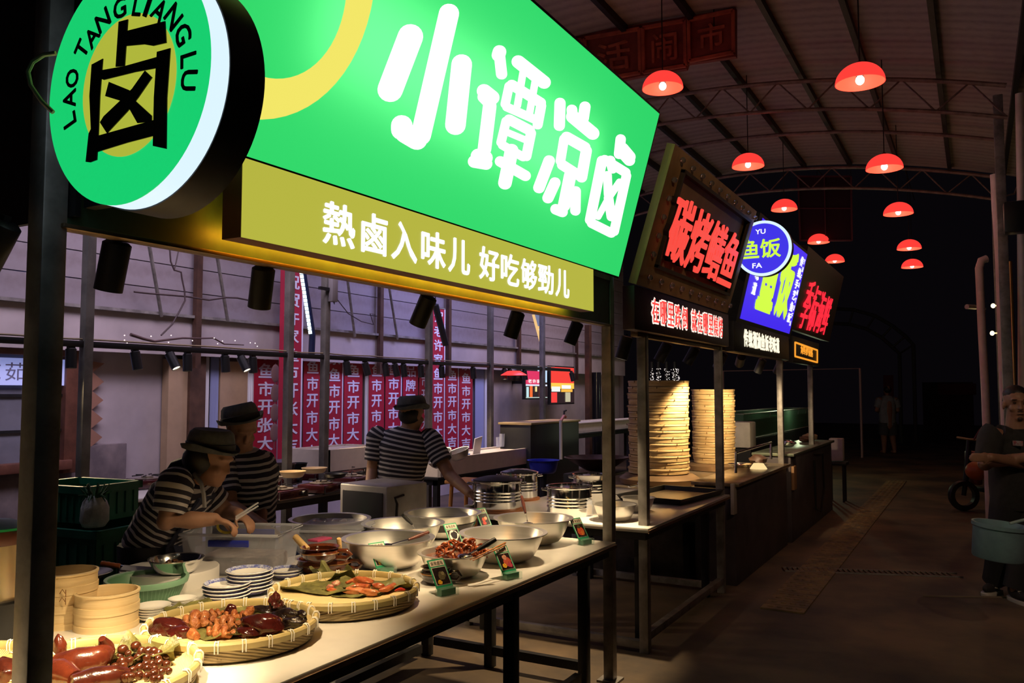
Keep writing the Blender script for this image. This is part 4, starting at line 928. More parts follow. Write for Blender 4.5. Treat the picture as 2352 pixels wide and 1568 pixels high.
_, kB = tray(534, 1424, .287, 'woven bamboo tray with orange offal rolls and dark livers', 1.0)
_, kC = tray(792, 1348, .294, 'woven bamboo tray farthest along, with green leaves and a few orange pieces', 2.0)
_, kD = tray(-150, 1545, .29, 'woven bamboo tray cut by the left edge of the photo', .4)
# ------------------------------------------------------------------ food
def food(name, c1, c2, rough=.22, sc=30, b=.2): return mat(name, c1, rough, col2=c2, scale=sc, bump=b, coat=.5)
PORK = food('braised_pork_skin', (.13, .026, .011), (.07, .013, .007), .22, 14)
BALLM = food('brown_ball', (.09, .022, .008), (.04, .010, .004), .2, 40)
OFFAL = food('orange_offal', (.52, .20, .06), (.30, .075, .02), .3, 60, .6)
LIVER = food('dark_liver', (.075, .010, .008), (.035, .006, .005), .12, 14)
DARKF = food('black_braise', (.022, .012, .010), (.010, .006, .006), .18, 30, .5)
LEAF = mat('lotus_leaf', (.19, .18, .05), .5, col2=(.075, .072, .020), scale=22, bump=.4)
CLAW = food('orange_claw', (.55, .17, .05), (.38, .06, .02), .3, 50, .3)
def fp(px, py, z=.035): return at(px, py, Z=CT + z + .010)
def item(name, mb, m, label, cat, group=None, base=None):
    b = base or V((sum(p.x for p in mb.v) / len(mb.v), sum(p.y for p in mb.v) / len(mb.v), min(p.z for p in mb.v)))
    return tag(mb.build(name, m, loc=b), label, cat, group)
def lump(name, px, py, r, m, label, cat, rz=0., noise=.12, seed=0, z=.035, tilt=(0, 0), group=None):
    return item(name, MB().ell(fp(px, py, z), tuple(1.2 * q for q in r), Euler((tilt[0], tilt[1], rz)).to_matrix(), 22, 14, noise, seed), m, label, cat, group)
def curve_meat(name, pp, r, m, label, cat, z0=.03, group=None, zs=None):
    q = [at(x, y, Z=CT + .010 + (zs[i] if zs else z0)) for i, (x, y) in enumerate(pp)]
    out = []; rad = []
    for i in range(len(q) - 1):
        for k in range(6): u = k / 6; out.append(q[i].lerp(q[i + 1], u)); rad.append(r[i] * (1 - u) + r[i + 1] * u)
    out.append(q[-1]); rad.append(r[-1])
    for _ in range(3): out = [out[0]] + [(out[i - 1] + out[i] * 2 + out[i + 1]) / 4 for i in range(1, len(out) - 1)] + [out[-1]]
    return item(name, MB().tube(out, rad, 14), m, label, cat, group)
def leaf(px, py, r, label, seed, z=.02, squash=.75, rz=0, wave=.009):
    rnd = random.Random(seed); c = fp(px, py, z); vs = []; n, k = 30, 7; ph = [rnd.uniform(0, 6) for _ in range(4)]
    for s_ in (0, 1):
        for i in range(k + 1):
            for j in range(n):
                a = 2 * math.pi * j / n; q = i / k; rr = r * q * (1 + .14 * q * math.sin(3 * a + ph[0]) + .09 * q * math.sin(7 * a + ph[1]))
                zz_ = wave * (q ** 1.5) * (1.3 + math.sin(4 * a + ph[2]) + .6 * math.sin(9 * a + ph[3])) + .004 * math.sin(20 * q + 3 * a)
                p = V((rr * math.cos(a), rr * math.sin(a) * squash, max(zz_, 0) + .010 - .0015 * s_)); vs.append(c + Matrix.Rotation(rz, 3, 'Z') @ p)
    fs = []; B = (k + 1) * n
    for i in range(k):
        for j in range(n):
            q = (i * n + j, i * n + (j + 1) % n, (i + 1) * n + (j + 1) % n, (i + 1) * n + j); fs += [q, tuple(x + B for x in q[::-1])]
    fs += [(k * n + j, B + k * n + j, B + k * n + (j + 1) % n, k * n + (j + 1) % n) for j in range(n)]
    return item('lotus_leaf', MB().add(vs, fs, True), LEAF, label, 'leaf')
# tray A
leaf(195, 1506, .12, 'wilted lotus leaf behind the upright pork ear in the corner tray', 3, .020, .7)
leaf(320, 1520, .125, 'wilted lotus leaf under the brown balls in the corner tray', 5, .020, .8, .4, .022)
curve_meat('braised_pork', [(130, 1525), (175, 1522), (225, 1515), (246, 1490), (234, 1466)], [.030, .042, .040, .026, .010], PORK, 'shiny red-brown pork piece with an upright ear tip in the corner tray', 'meat', zs=[.055, .06, .06, .075, .115])
curve_meat('braised_pork', [(95, 1540), (140, 1545), (175, 1560)], [.03, .04, .024], PORK, 'red-brown pork chunk half behind the near steel post in the corner tray', 'meat', .05)
curve_meat('braised_pork', [(165, 1572), (215, 1562), (265, 1556), (292, 1548)], [.026, .036, .034, .020], food('dark_pork', (.085, .017, .009), (.04, .009, .006), .18, 20), 'darker long pork roll at the bottom of the corner tray', 'meat', .05)
lump('braised_pork', 135, 1495, (.022, .016, .035), PORK, 'small upright pork ear tip right against the near steel post', 'meat', z=.06)
ball = None; rnd = random.Random(11); taken = []
for k in range(400):
    px, py = rnd.uniform(262, 392), rnd.uniform(1494, 1562)
    if ((px - 330) / 68) ** 2 + ((py - 1528) / 36) ** 2 > 1: continue
    if any(abs(px - a) < 12 and abs(py - b) < 10 for a, b in taken): continue
    taken.append((px, py))
    zc = .048 + .022 * (1 - ((px - 330) / 75) ** 2); p = at(px, py, Z=CT + zc)
    if ball is None:
        ball = item('brown_ball', MB().ell(p, .0125, None, 14, 10, .05, 2), BALLM, 'shiny brown braised ball in the pile at the right of the corner tray', 'meatball', 'brown balls in the corner tray', base=p)
    else: dup(ball, p, scale=rnd.uniform(.85, 1.2), rot=(rnd.uniform(0, 3), rnd.uniform(0, 3), 0))
for i, (x, y) in enumerate(((282, 1492), (312, 1484))): dup(ball, at(x, y, Z=CT + .075), ['shiny brown ball resting on the leaf edge, left of two', 'shiny brown ball resting on the leaf edge, right of two'][i], scale=1.25)
# tray B
leaf(452, 1408, .12, 'olive lotus leaf at the left back of the middle tray', 8, .018, .7); leaf(608, 1412, .16, 'olive lotus leaf at the back of the middle tray', 9, .018, .6)
leaf(480, 1452, .16, 'dark leaf under the orange rolls in the middle tray', 10, .016, .6)
lump('braised_liver', 388, 1441, (.048, .030, .030), LIVER, 'dark red liver piece at the left end of the middle tray', 'meat', .6, .14, 1, .045)
lump('braised_liver', 600, 1437, (.062, .034, .034), LIVER, 'large glossy maroon liver at the front right of the middle tray', 'meat', .35, .13, 2, .05)
lump('braised_liver', 530, 1402, (.018, .018, .020), LIVER, 'small dark round lump at the back middle of the middle tray', 'meat', 0, .1, 3, .045)
for i, (x, y, r, rz, lab) in enumerate(((456, 1430, (.046, .034, .030), .5, 'orange rippled offal mound left of the others in the middle tray'), (520, 1436, (.040, .022, .022), .3, 'orange offal roll at the centre of the middle tray'), (505, 1455, (.046, .022, .020), .2, 'orange offal roll at the front of the middle tray'),
                                        (545, 1418, (.050, .018, .017), .2, 'long orange offal roll behind the big liver'), (490, 1412, (.030, .014, .013), .9, 'small orange offal piece at the back of the middle tray'))):
    c = fp(x, y, .038); q = []; n_ = 44; turns = 3.2
    for k in range(n_):      # knobbly roll: a tube winding along the piece
        u = k / (n_ - 1); s_ = math.sin(math.pi * min(max(u, .06), .94)); a = 2 * math.pi * turns * u; q.append(c + Matrix.Rotation(rz, 3, 'Z') @ V((r[0] * 1.1 * (2 * u - 1), r[1] * .62 * math.cos(a) * (.35 + s_), r[2] * .55 * math.sin(a) * (.35 + s_) + .006)))
    mb = MB().tube(q, [r[2] * (.62 + .13 * math.sin(k * 1.9)) * (.5 + .5 * math.sin(math.pi * min(max(k / (n_ - 1), .08), .92))) for k in range(n_)], 10)
    mb.ell(c, (r[0] * .95, r[1] * .75, r[2] * .75), Matrix.Rotation(rz, 3, 'Z'), 16, 10, .12, i)
    item('offal_roll', mb, OFFAL, lab, 'meat', 'orange offal pieces in the middle tray', base=c)
curve_meat('offal_roll', [(562, 1415), (575, 1402), (574, 1392)], [.014, .016, .012], OFFAL, 'upright orange offal stub near the dark pieces in the middle tray', 'meat', zs=[.05, .065, .08])
curve_meat('offal_roll', [(575, 1420), (615, 1418), (645, 1424)], [.012, .014, .008], OFFAL, 'thin orange offal strip above the big liver', 'meat', .05)
curve_meat('offal_roll', [(452, 1462), (440, 1455), (425, 1450)], [.012, .02, .01], OFFAL, 'short orange offal end by the tray wall at the left front', 'meat', .035)
for i, (x, y, r, rz) in enumerate(((612, 1405, (.040, .020, .020), .4), (655, 1412, (.045, .017, .018), .0), (690, 1415, (.030, .014, .016), -.3), (672, 1430, (.034, .016, .016), .5), (640, 1402, (.03, .02, .018), 1.))):
    lump('dark_braised_piece', x, y, r, DARKF, 'nearly black braised piece in the middle tray, %s' % ['left of the pile', 'in the middle of the pile', 'at the right wall', 'lowest of the pile', 'at the back of the pile'][i], 'meat', rz, .22, 30 + i, .045)
lump('dark_braised_piece', 633, 1386, (.022, .020, .028), food('maroon_chunk', (.10, .018, .014), (.04, .008, .006), .25, 30, .6), 'knobbly maroon chunk on top of the black pieces', 'meat', 0, .3, 41, .075)
# tray C
leaf(735, 1354, .20, 'broad green lotus leaf covering the left of the far tray', 12, .018, .65, .2, .008); leaf(765, 1332, .12, 'dark curled lotus leaf at the back of the far tray', 13, .020, .5, 0, .022)
leaf(858, 1356, .165, 'pale torn lotus leaf at the right of the far tray', 14, .018, .6, .5, .012); leaf(800, 1367, .14, 'crumpled leaf under the orange pieces of the far tray', 15, .014, .5, 0, .006)
for i, (x, y, r, m, lab, rz) in enumerate(((832, 1338, (.040, .018, .020), CLAW, 'orange textured claw piece at the back of the far tray', .2), (868, 1346, (.025, .014, .012), CLAW, 'small orange piece right of the claw in the far tray', .1), (815, 1357, (.042, .016, .014), food('split_sausage', (.62, .26, .10), (.45, .12, .04), .3, 30), 'split orange sausage at the front of the far tray', .3), (845, 1360, (.038, .013, .012), food('split_sausage', (1, 1, 1), (1, 1, 1)), 'second split sausage touching the first in the far tray', .3),
                                        (758, 1348, (.014, .010, .010), food('red_white_bit', (.55, .40, .25), (.35, .04, .02), .3, 90), 'small red and white crab piece, left one in the far tray', .0), (772, 1342, (.016, .012, .014), food('red_white_bit', (1, 1, 1), (1, 1, 1)), 'small red and white crab piece, right one in the far tray', .6), (762, 1355, (.018, .010, .008), CLAW, 'small orange bit below the crab pieces in the far tray', .4))):
    lump('seafood_piece', x, y, r, m, lab, 'food', rz, .14, 50 + i, .04)
for k, (pp, lab) in enumerate((([(795, 1338), (815, 1332), (838, 1330), (858, 1334)], 'curved orange claw lying across the back of the far tray'), ([(800, 1350), (822, 1346), (848, 1348)], 'short orange claw in the middle of the far tray'), ([(870, 1356), (890, 1352), (905, 1344)], 'thin orange leg at the right of the far tray'))):
    curve_meat('seafood_piece', pp, [.005, .013, .012, .004][:len(pp)], CLAW, lab, 'food', .045)
curve_meat('chili', [(908, 1356), (920, 1352), (930, 1354)], [.004, .007, .003], mat('red_chili', (.45, .03, .015), .25), 'small red chili at the right end of the far tray', 'chili', .05)
lump('braised_pork', 12, 1545, (.05, .03, .03), food('dark_pork', (1, 1, 1), (1, 1, 1)), 'dark meat piece in the tray at the left edge of the photo', 'meat', z=.05)
for k, (x, y, r, rz, lab) in enumerate(((410, 1452, (.035, .024, .020), .3, 'dark red liver slice at the front left of the middle tray'), (565, 1452, (.035, .018, .016), .1, 'dark red liver slice in front of the big liver'))):
    lump('braised_liver', x, y, r, LIVER, lab, 'meat', rz, .14, 70 + k, .038)
# ------------------------------------------------------------------ steamers near
WOODC = mat('pale_bamboo_wood', (.80, .62, .34), .5, col2=(.70, .51, .26), scale=2, stretch=(1, 1, 30))
WOODL = mat('pale_bamboo_slats', (.66, .46, .22), .6, col2=(.50, .34, .14), scale=40, stretch=(1, 12, 1))
stm = None
def steamer_tier(c, R, h, label, group):
    global stm
    if stm is None:
        t = thing('bamboo_steamer', label, 'steamer', c, group); stm = t
        MB().lathe([(.095, 0), (.1, 0), (.1, .020), (.097, .021), (.097, .053), (.1, .054), (.1, .060), (.092, .062), (.090, .058), (.090, 0)], c, n=56).build('wall', WOODC, t)
        mb = MB()
        for k in range(11): yk = -.085 + .017 * k; x = math.sqrt(max(.0, .0895 ** 2 - yk ** 2)); mb.box((c.x, c.y + yk, c.z + .022), (2 * x, .012, .004))
        mb.build('slat_floor', WOODL, t)
        t.scale = (R / .1, R / .1, h / .06); return t
    return dup(stm, c, label, group, scale=(R / .1, R / .1, h / .06), rot=(0, 0, random.uniform(0, 6)))
def stackat(px, py, R, h, n, labs, group):
    c = at(px, py, Z=CT); c = c + V((c.x, c.y, 0)).normalized() * R; c.z = CT
    for k in range(n): steamer_tier(c + V((0, 0, k * h)), R, h, labs[k], group)
    return c
c = stackat(244, 1456, .110, .064, 2, ['lower pale bamboo steamer tier of the right near stack', 'upper pale bamboo steamer tier of the right near stack'], 'near pale bamboo steamers')
c = stackat(150, 1448, .106, .064, 3, ['lowest pale bamboo steamer tier of the stack behind the post', 'middle pale bamboo steamer tier of the stack behind the post', 'top pale bamboo steamer tier of the stack behind the post'], 'near pale bamboo steamers')
# brand mark burnt on the stack behind the post
q = [at(x, y, D=(c - EY).dot(_f) - .098) for x, y in ((137, 1363), (143, 1353), (150, 1363), (151, 1354), (151, 1370))]; q2 = [v - V((0, 0, .028)) for v in q]
tag(MB().tube(q, .0014, 5).tube(q2, .0014, 5).build('burnt_mark', mat('burnt_brown', (.25, .11, .03), .7), loc=q[2]), 'thin burnt brown mark on the steamer stack behind the post', 'mark')
for k in range(3):
    cc = at(-40, 1500 - 34 * k, Z=CT + .045 * k); R = .16; z = CT + .045 * k
    mb = MB().lathe([(0, 0), (R, 0), (R * 1.01, .02), (R, .042), (R * .93, .042), (R * .92, .012), (0, .012)], (cc.x, cc.y, z), n=40)
    cc = V((-2.62, 1.02, z)); mb = MB().lathe([(0, 0), (R, 0), (R * 1.01, .02), (R, .042), (R * .93, .042), (R * .92, .012), (0, .012)], cc, n=40)
    tag(mb.build('bamboo_tray', BAMIN, loc=cc), 'flat yellow bamboo tray left of the near post, %s of three' % ['lowest', 'middle', 'topmost'][k], 'tray', 'flat bamboo trays left of the post')
a = at(-20, 1372, Z=CT + .14); a.z = CT + .137
t = thing('stock_pot', 'large steel stock pot with a green lid cut by the left edge of the photo', 'pot', (a.x, a.y, a.z))
a = V(t.location); Rp = .105
MB().lathe([(0, 0), (Rp, 0), (Rp, .21), (Rp * .97, .21), (Rp * .97, .01), (0, .01)], a, n=40).build('body', mat('warm_steel', (.85, .75, .6), .3, .9), t)
MB().lathe([(Rp * 1.01, .19), (Rp * 1.05, .195), (Rp * 1.05, .235), (Rp * 1.01, .24)], a, n=40).build('dark_band', mat('dark_red_brown', (1, 1, 1)), t)
MB().lathe([(0, .25), (Rp * .6, .25), (Rp * 1.1, .24), (Rp * 1.1, .248), (Rp * .5, .268), (0, .272)], a, n=40).build('lid', mat('green_lid', (.01, .35, .14), .4), t)
MB().lathe([(0, 0), (.14, 0), (.14, .137), (0, .137)], (a.x, a.y, CT), n=24).build('burner_base', BLACK, t)
# ------------------------------------------------------------------ bowls, boards, plates behind the trays
def bowl_prof(R, H, th=.004, base=.50, lip=.02, pw=.42):
    out = []; n = 9
    for i in range(n + 1):
        u = i / n; out.append((R * (base + (1 - base) * u ** pw * 1.0), H * u))
    inn = [(r - th, z + th * (1 if i == 0 else .4)) for i, (r, z) in enumerate(out)]
    return [(0, 0)] + out + [(R + lip, H + .002), (R + lip, H + .006), (R - th, H + .004)] + inn[::-1][1:] + [(0, th)]
def lathing(name, c, prof, m, label, cat, group=None, n=56, part='body', parts=()):
    t = thing(name, label, cat, c, group); MB().lathe(prof, c, n=n).build(part, m, t); return t
def rimat(px, py, wpx, H, base=CT):
    c = at(px, py, Z=base + H); D = (c - EY).dot(_f); return V((c.x, c.y, base)), wpx / 2 / F * D
bowls = [(758, 1192, 184, 'aluminium basin of braised scraps at the back left of the bowls, by the grey cabinet'), (926, 1202, 188, 'aluminium basin with a black-handled ladle, behind the front left basin'), (1017, 1178, 175, 'aluminium basin in the back row, behind the green card with red fruit'),
         (892, 1236, 210, 'aluminium basin with a wood-handled ladle lying across its rim'), (1156, 1224, 200, 'large empty aluminium basin at the front of the counter'), (1225, 1190, 181, 'aluminium basin with a ladle standing up in it, nearest the right steel post')]
BW = []
for px, py, w_, lab in bowls:
    H = .135; c, R = rimat(px, py, w_, H); BW.append((c, R))
    t = lathing('aluminium_basin', c, bowl_prof(R - .016, H, lip=.020), ALU, lab, 'bowl', 'large aluminium basins', 64)
c7, R7 = rimat(1043, 1269, 164, .105)
lathing('aluminium_basin', c7, bowl_prof(R7 - .01, .105, lip=.016), ALU, 'smaller aluminium bowl heaped with orange braised curls', 'bowl', None, 64)
STEW = food('stew', (.20, .06, .025), (.08, .03, .02), .3, 40, .6)
c, R = BW[0]; tag(MB().lathe([(0, .006), (R * .8, .05), (R * .86, .085), (R * .6, .095), (0, .1)], c, n=40, wob=lambda a, i: .02 * math.sin(7 * a)).build('braised_scraps', mat('stew_greyish', (.34, .24, .20), .35, col2=(.16, .05, .035), scale=26, bump=.8), loc=c, ), 'heap of greyish and red braised scraps in the back left basin', 'food', None, 'stuff')
for i, (x, y, col) in enumerate(((724, 1199, 'y'), (735, 1200, 'y'), (742, 1194, 'r'), (770, 1196, 'g'), (790, 1197, 'g'), (808, 1198, 'g'), (752, 1199, 'r'))):
    q = at(x, y, Z=CT + .105); tag(MB().ell(q, (.026, .016, .012), None, 12, 8, .2, i).build('braised_piece', {'y': OFFAL, 'r': LIVER, 'g': mat('grey_meat', (.34, .28, .24), .35, var=.3, scale=40)}[col], loc=q), 'piece on the scraps of the back left basin, %s' % ['yellow one at the left edge', 'yellow one beside it', 'dark red one', 'grey one in the middle', 'grey one right of middle', 'grey one farthest right', 'dark one in front'][i], 'food')
c, R = BW[2]; tag(MB().lathe([(0, .01), (R * .8, .05), (R * .88, .088), (0, .092)], c, n=40).build('dark_sauce', mat('dark_sauce', (.02, .012, .012), .15), loc=c), 'dark sauce in the back row basin', 'sauce', None, 'stuff')
# orange curls heaped in the small bowl
tag(MB().lathe([(0, .02), (R7 * .8, .06), (R7 * .84, .088), (R7 * .4, .10), (0, .105)], c7, n=40).build('braised_sauce', food('curl_sauce', (.35, .12, .05), (.15, .04, .02)), loc=c7), 'orange braising sauce filling the smaller bowl', 'sauce', None, 'stuff')
rnd = random.Random(5); CURL = food('orange_curl', (.50, .13, .035), (.20, .035, .012), .25, 40, .3); curl = None
for k in range(46):
    a = rnd.uniform(0, 6.28); q = math.sqrt(rnd.uniform(0, 1)) * R7 * .72; p = c7 + V((q * math.cos(a) + .03, q * math.sin(a) + .02, .10 + .05 * (1 - (q / (R7 * .72)) ** 2) + rnd.uniform(0, .008)))
    if curl is None:
        mb = MB(); pts = [p + V((.017 * math.cos(t), .017 * math.sin(t), .004 * t - .008)) for t in [i * .42 for i in range(12)]]; mb.tube(pts, [.003 + .004 * math.sin(math.pi * i / 11) for i in range(12)], 8)
        curl = item('braised_curl', mb, CURL, 'small orange braised curl heaped in the smaller bowl', 'food', 'orange curls in the smaller bowl', base=p)
    else: dup(curl, p, rot=(rnd.uniform(-1.2, 1.2), rnd.uniform(-1.2, 1.2), rnd.uniform(0, 6)), scale=rnd.uniform(.7, 1.2))
DKW = mat('dark_wood_handle', (.10, .028, .018), .35, var=.4, scale=30)
def ladle(label, h0, h1, m1, zs, r=.009, hm=None):
    a, b, c = at(*h0, Z=CT + zs[0]), at(*h1, Z=CT + zs[1]), at(*m1, Z=CT + zs[2])
    t = thing('ladle', label, 'ladle', c)
    MB().tube([a, a.lerp(b, .1), a.lerp(b, .5), b], [r * .9, r, r * 1.1, r * .7], 12).build('handle', hm or DKW, t); MB().tube([b, c], .004, 8).build('shaft', CHROME, t)
    MB().ell(c, (.035, .035, .012), n=16, m=8).build('scoop', CHROME, t); return t
ladle('ladle with a reddish wooden handle resting across the front left basin', (984, 1222), (938, 1239), (888, 1253), (.165, .145, .10))
ladle('ladle with a reddish handle standing upright in the basin by the right post', (1198, 1140), (1207, 1178), (1213, 1204), (.26, .19, .12))
ladle('ladle with a black handle sloping into the basin behind the front left one', (925, 1183), (946, 1203), (957, 1218), (.20, .14, .08), hm=BLACK)
ladle('ladle with a thick black handle leaning out of the smaller bowl', (1138, 1238), (1096, 1263), (1068, 1277), (.19, .15, .12), .011, hm=BLACK)
CHOP = mat('orange_chopstick', (.55, .20, .06), .4)
for k, (a, b) in enumerate((((1161, 1246), (1080, 1285)), ((1160, 1252), (1086, 1287)))):
    a, b = at(*a, Z=CT + .15), at(*b, Z=CT + .115); tag(MB().tube([a, b], [.004, .0025], 8).build('chopstick', CHOP, loc=b), 'orange wooden chopstick sticking out of the smaller bowl, %s one' % ['upper', 'lower'][k], 'chopstick', 'chopsticks in the smaller bowl')
# menu cards
CG = mat('card_green', (.02, .30, .14), .35); CP = mat('card_label', (.62, .56, .46), .5); CI = mat('card_ink', (.20, .16, .12), .6); ACR = clear('clear_acrylic', (.75, .9, .85), .16, .05)
GRN2 = mat('green_insert', (.015, .20, .10), .3)
def card(px, py, yaw, label, main, spots, size=(.088, .128), txt='麻辣卤味', bg=(.02, .012, .012)):
    b = at(px, py, Z=CT); t = thing('menu_card', label, 'card', b, None)
    Rz = Matrix.Rotation(yaw, 3, 'Z'); u = Rz @ V((0, 1, 0)); n0 = Rz @ V((1, 0, 0)); lean = math.radians(33)
    w = (V((0, 0, 1)) * math.cos(lean) - n0 * math.sin(lean)); nn = (n0 * math.cos(lean) + V((0, 0, 1)) * math.sin(lean))
    W_, H_ = size; o0 = b + V((0, 0, .030)) - u * W_ / 2 - n0 * .004
    def P(x, y, l=0): return o0 + u * x * W_ + w * y * H_ + nn * l
    Rb_ = Matrix((n0, u, V((0, 0, 1)))).transposed()
    MB().box(b + V((0, 0, .0165)) + n0 * .01, (.048, W_ * 1.0, .033), Rb_).build('acrylic_base', ACR, t)
    MB().box(b + V((0, 0, .016)) + n0 * .004, (.03, W_ * .86, .026), Rb_).build('green_insert', GRN2, t)
    MB().poly([P(0, 0), P(1, 0), P(1, 1), P(0, 1)], .003, nn).build('card_face', CG, t)
    tp_ = MB().poly([P(.07, .76, .001), P(.93, .76, .001), P(.93, .95, .001), P(.07, .95, .001)], .001, nn).build('title_panel', CP, t)
    mb = MB()
    for i, ch in enumerate(txt): write(mb, ch, P(.13 + .19 * i, .785, .002), u * W_ * .15, w * H_ * .14, nn, .0006, .01)
    mb.build('title', CI, tp_)
    MB().poly([P(.07, .10, .001), P(.93, .10, .001), P(.93, .72, .001), P(.07, .72, .001)], .001, nn).build('photo_edge', CP, t)
    ph_ = MB().poly([P(.10, .12, .002), P(.90, .12, .002), P(.90, .70, .002), P(.10, .70, .002)], .001, nn).build('photo', mat('photo_%s' % (label[:12]), bg, .3, var=.5, scale=60), t)
    for i, (x, y, r, col) in enumerate(spots):
        mb = MB(); k = 14; rd = random.Random(i); mb.poly([P(x + r * math.cos(2 * math.pi * j / k) * rd.uniform(.75, 1.15), y + r * .69 * math.sin(2 * math.pi * j / k) * rd.uniform(.75, 1.15), .0026 + .0004 * i) for j in range(k)], .0004, nn)
        mb.build('photo_detail', mat('print_%d_%d_%d' % tuple(int(100 * c_) for c_ in col), col, .3, var=.4, scale=160), ph_)
    return t
YEL = (.85, .45, .04)
card(1024, 1366, -.30, 'green menu card nearest the counter edge, with a dark vegetable photo', 0, [(.55, .42, .22, (.12, .10, .05)), (.62, .48, .10, (.25, .22, .12)), (.30, .20, .13, YEL)])
card(1172, 1329, -.30, 'green menu card with a pink and red food photo beside the large empty basin', 0, [(.60, .40, .26, (.55, .10, .06)), (.50, .55, .16, (.65, .30, .20)), (.70, .25, .16, (.50, .06, .10)), (.32, .25, .14, YEL)], bg=(.30, .27, .22))
card(884, 1318, -.30, 'green menu card with an orange bowl photo before the front left basin', 0, [(.55, .36, .28, (.30, .05, .02)), (.50, .58, .12, (.08, .14, .03)), (.38, .28, .13, (.80, .20, .03)), (.30, .20, .11, YEL)], bg=(.42, .36, .28))
card(1052, 1265, -.30, 'green menu card with a plate of black pieces photo, between the back basins', 0, [(.50, .45, .36, (.70, .68, .62)), (.52, .45, .27, (.02, .015, .02)), (.28, .20, .14, YEL)], bg=(.10, .03, .02))
card(1120, 1222, -.30, 'green menu card with red pieces on black, behind the large empty basin', 0, [(.45, .40, .16, (.55, .08, .04)), (.65, .45, .14, (.70, .35, .2)), (.40, .22, .16, (.6, .04, .03))], bg=(.015, .01, .012))
card(1343, 1250, -.30, 'green menu card with a red dish photo by the right steel post', 0, [(.50, .38, .30, (.55, .08, .03)), (.60, .28, .18, (.65, .18, .04)), (.45, .58, .14, (.06, .06, .02))], bg=(.35, .22, .12))
# dark mug, grey and pale rolling pins, clay pots
CLAYB = mat('black_glaze', (.02, .012, .010), .12, coat=.6); CLAY = mat('brown_glaze', (.14, .035, .012), .14, col2=(.065, .014, .006), scale=18, coat=.7)
def mug(px, py, wpx, H, m, label, hd, name='clay_pot', cat='pot', base=CT):
    c, R = rimat(px, py, wpx, H, base); t = thing(name, label, cat, c)
    MB().lathe([(0, 0), (R * .62, 0), (R * .92, H * .35), (R * .98, H * .65), (R * .88, H * .88), (R, H), (R * .92, H), (R * .80, H * .86), (R * .88, H * .6), (R * .55, .008), (0, .008)], c, n=40).build('body', m, t)
    MB().lathe([(R * .99, H * .60), (R * 1.01, H * .64), (R * .99, H * .68)], c, n=40).build('glaze_band', mat('glaze_edge', (.22, .10, .03), .2), t)
    e = V((math.cos(hd), math.sin(hd), 0)); q = [c + e * R * r + V((0, 0, H * z)) for r, z in ((.93, .72), (1.35, .74), (1.55, .5), (1.35, .25), (.85, .28))]
    MB().tube(q, R * .13, 10).build('handle', m, t); return t, c, R
t_, cm, Rm = mug(1003, 1300, 74, .075, CLAYB, 'black glazed mug behind the nearest menu card', .3, 'mug', 'mug')
PIN = mat('grey_wood', (.20, .14, .11), .6, var=.3, scale=20); PINP = mat('pale_wood', (.62, .40, .16), .5, var=.2, scale=20)
def pin(label, p, q, za, zb, r, m):
    a, b = at(*p, Z=CT + za), at(*q, Z=CT + zb); tag(MB().tube([a, a.lerp(b, .03), a.lerp(b, .97), b], [r * .85, r, r, r * .85], 16).build('wooden_pestle', m, loc=b if zb < za else a), label, 'pestle')
pin('grey wooden roll lying across the black mug', (1046, 1266), (1008, 1288), .105, .080, .021, PIN)
mug(722, 1282, 78, .07, CLAY, 'brown glazed clay pot at the bottom left of the pile', 2.9); mug(766, 1276, 86, .075, CLAY, 'brown glazed clay pot at the bottom right of the pile', .4)
mug(736, 1255, 92, .065, CLAY, 'brown clay pot with lettering tilted on top of the pile', .4, base=CT + .075)
pin('pale wooden pestle leaning left in the clay pots', (678, 1232), (706, 1262), .17, .12, .016, PINP); pin('second pale wooden pestle behind the right clay pot handle', (778, 1236), (782, 1272), .16, .08, .011, PINP)
mb = MB(); q = at(737, 1278, D=(at(736, 1278, Z=CT + .1) - EY).dot(_f) - .09)
# plates
PW = mat('white_porcelain', (.80, .78, .74), .15, coat=.4); PBL = mat('blue_border', (.55, .58, .72), .2, col2=(.10, .12, .40), scale=55, detail=1.)
plate = None
def plates(px, py, wpx, n, lab, step=.0145, rise=.0, kind='blue'):
    global plate
    H = .028 + step * (n - 1); c, R = rimat(px, py, wpx, H)
    for k in range(n):
        cc = c + V((0.003 * math.sin(k * 2.3), .003 * math.cos(k * 1.7), step * k)); lb = '%s, %s' % (lab, 'topmost of the stack' if k == n - 1 else 'number %d from the table up' % (k + 1) if k else 'lowest of the stack')
        if plate is None:
            t = thing('porcelain_plate', lb, 'plate', cc, 'blue-rimmed plates on the near counter'); plate = t; r = .1
            MB().lathe([(0, 0), (r * .55, 0), (r * .6, .004), (r * .96, .024), (r, .027), (r * .97, .029), (r * .62, .010), (0, .008)], cc, n=48).build('dish', PW, t)
            MB().lathe([(r * .78, .0182), (r * .955, .0291), (r * .95, .0299), (r * .78, .0190)], cc, n=48).build('blue_border', PBL, t)
            MB().lathe([(r * .64, .0062), (r * .93, .0205), (r * .935, .019), (r * .65, .005)], cc, n=48).build('underside_pattern', mat('blue_underside', (.16, .15, .30), .2, col2=(.04, .03, .10), scale=30), t)
            t.scale = (R / .1, R / .1, 1)
        else: dup(plate, cc, lb, scale=(R / .1, R / .1, 1))
plates(521, 1337, 107, 4, 'blue-rimmed plate in the front stack of four'); plates(574, 1307, 105, 6, 'blue-rimmed plate in the tall stack behind'); plates(657, 1305, 76, 2, 'blue-rimmed plate in the low right stack')
wplate = None
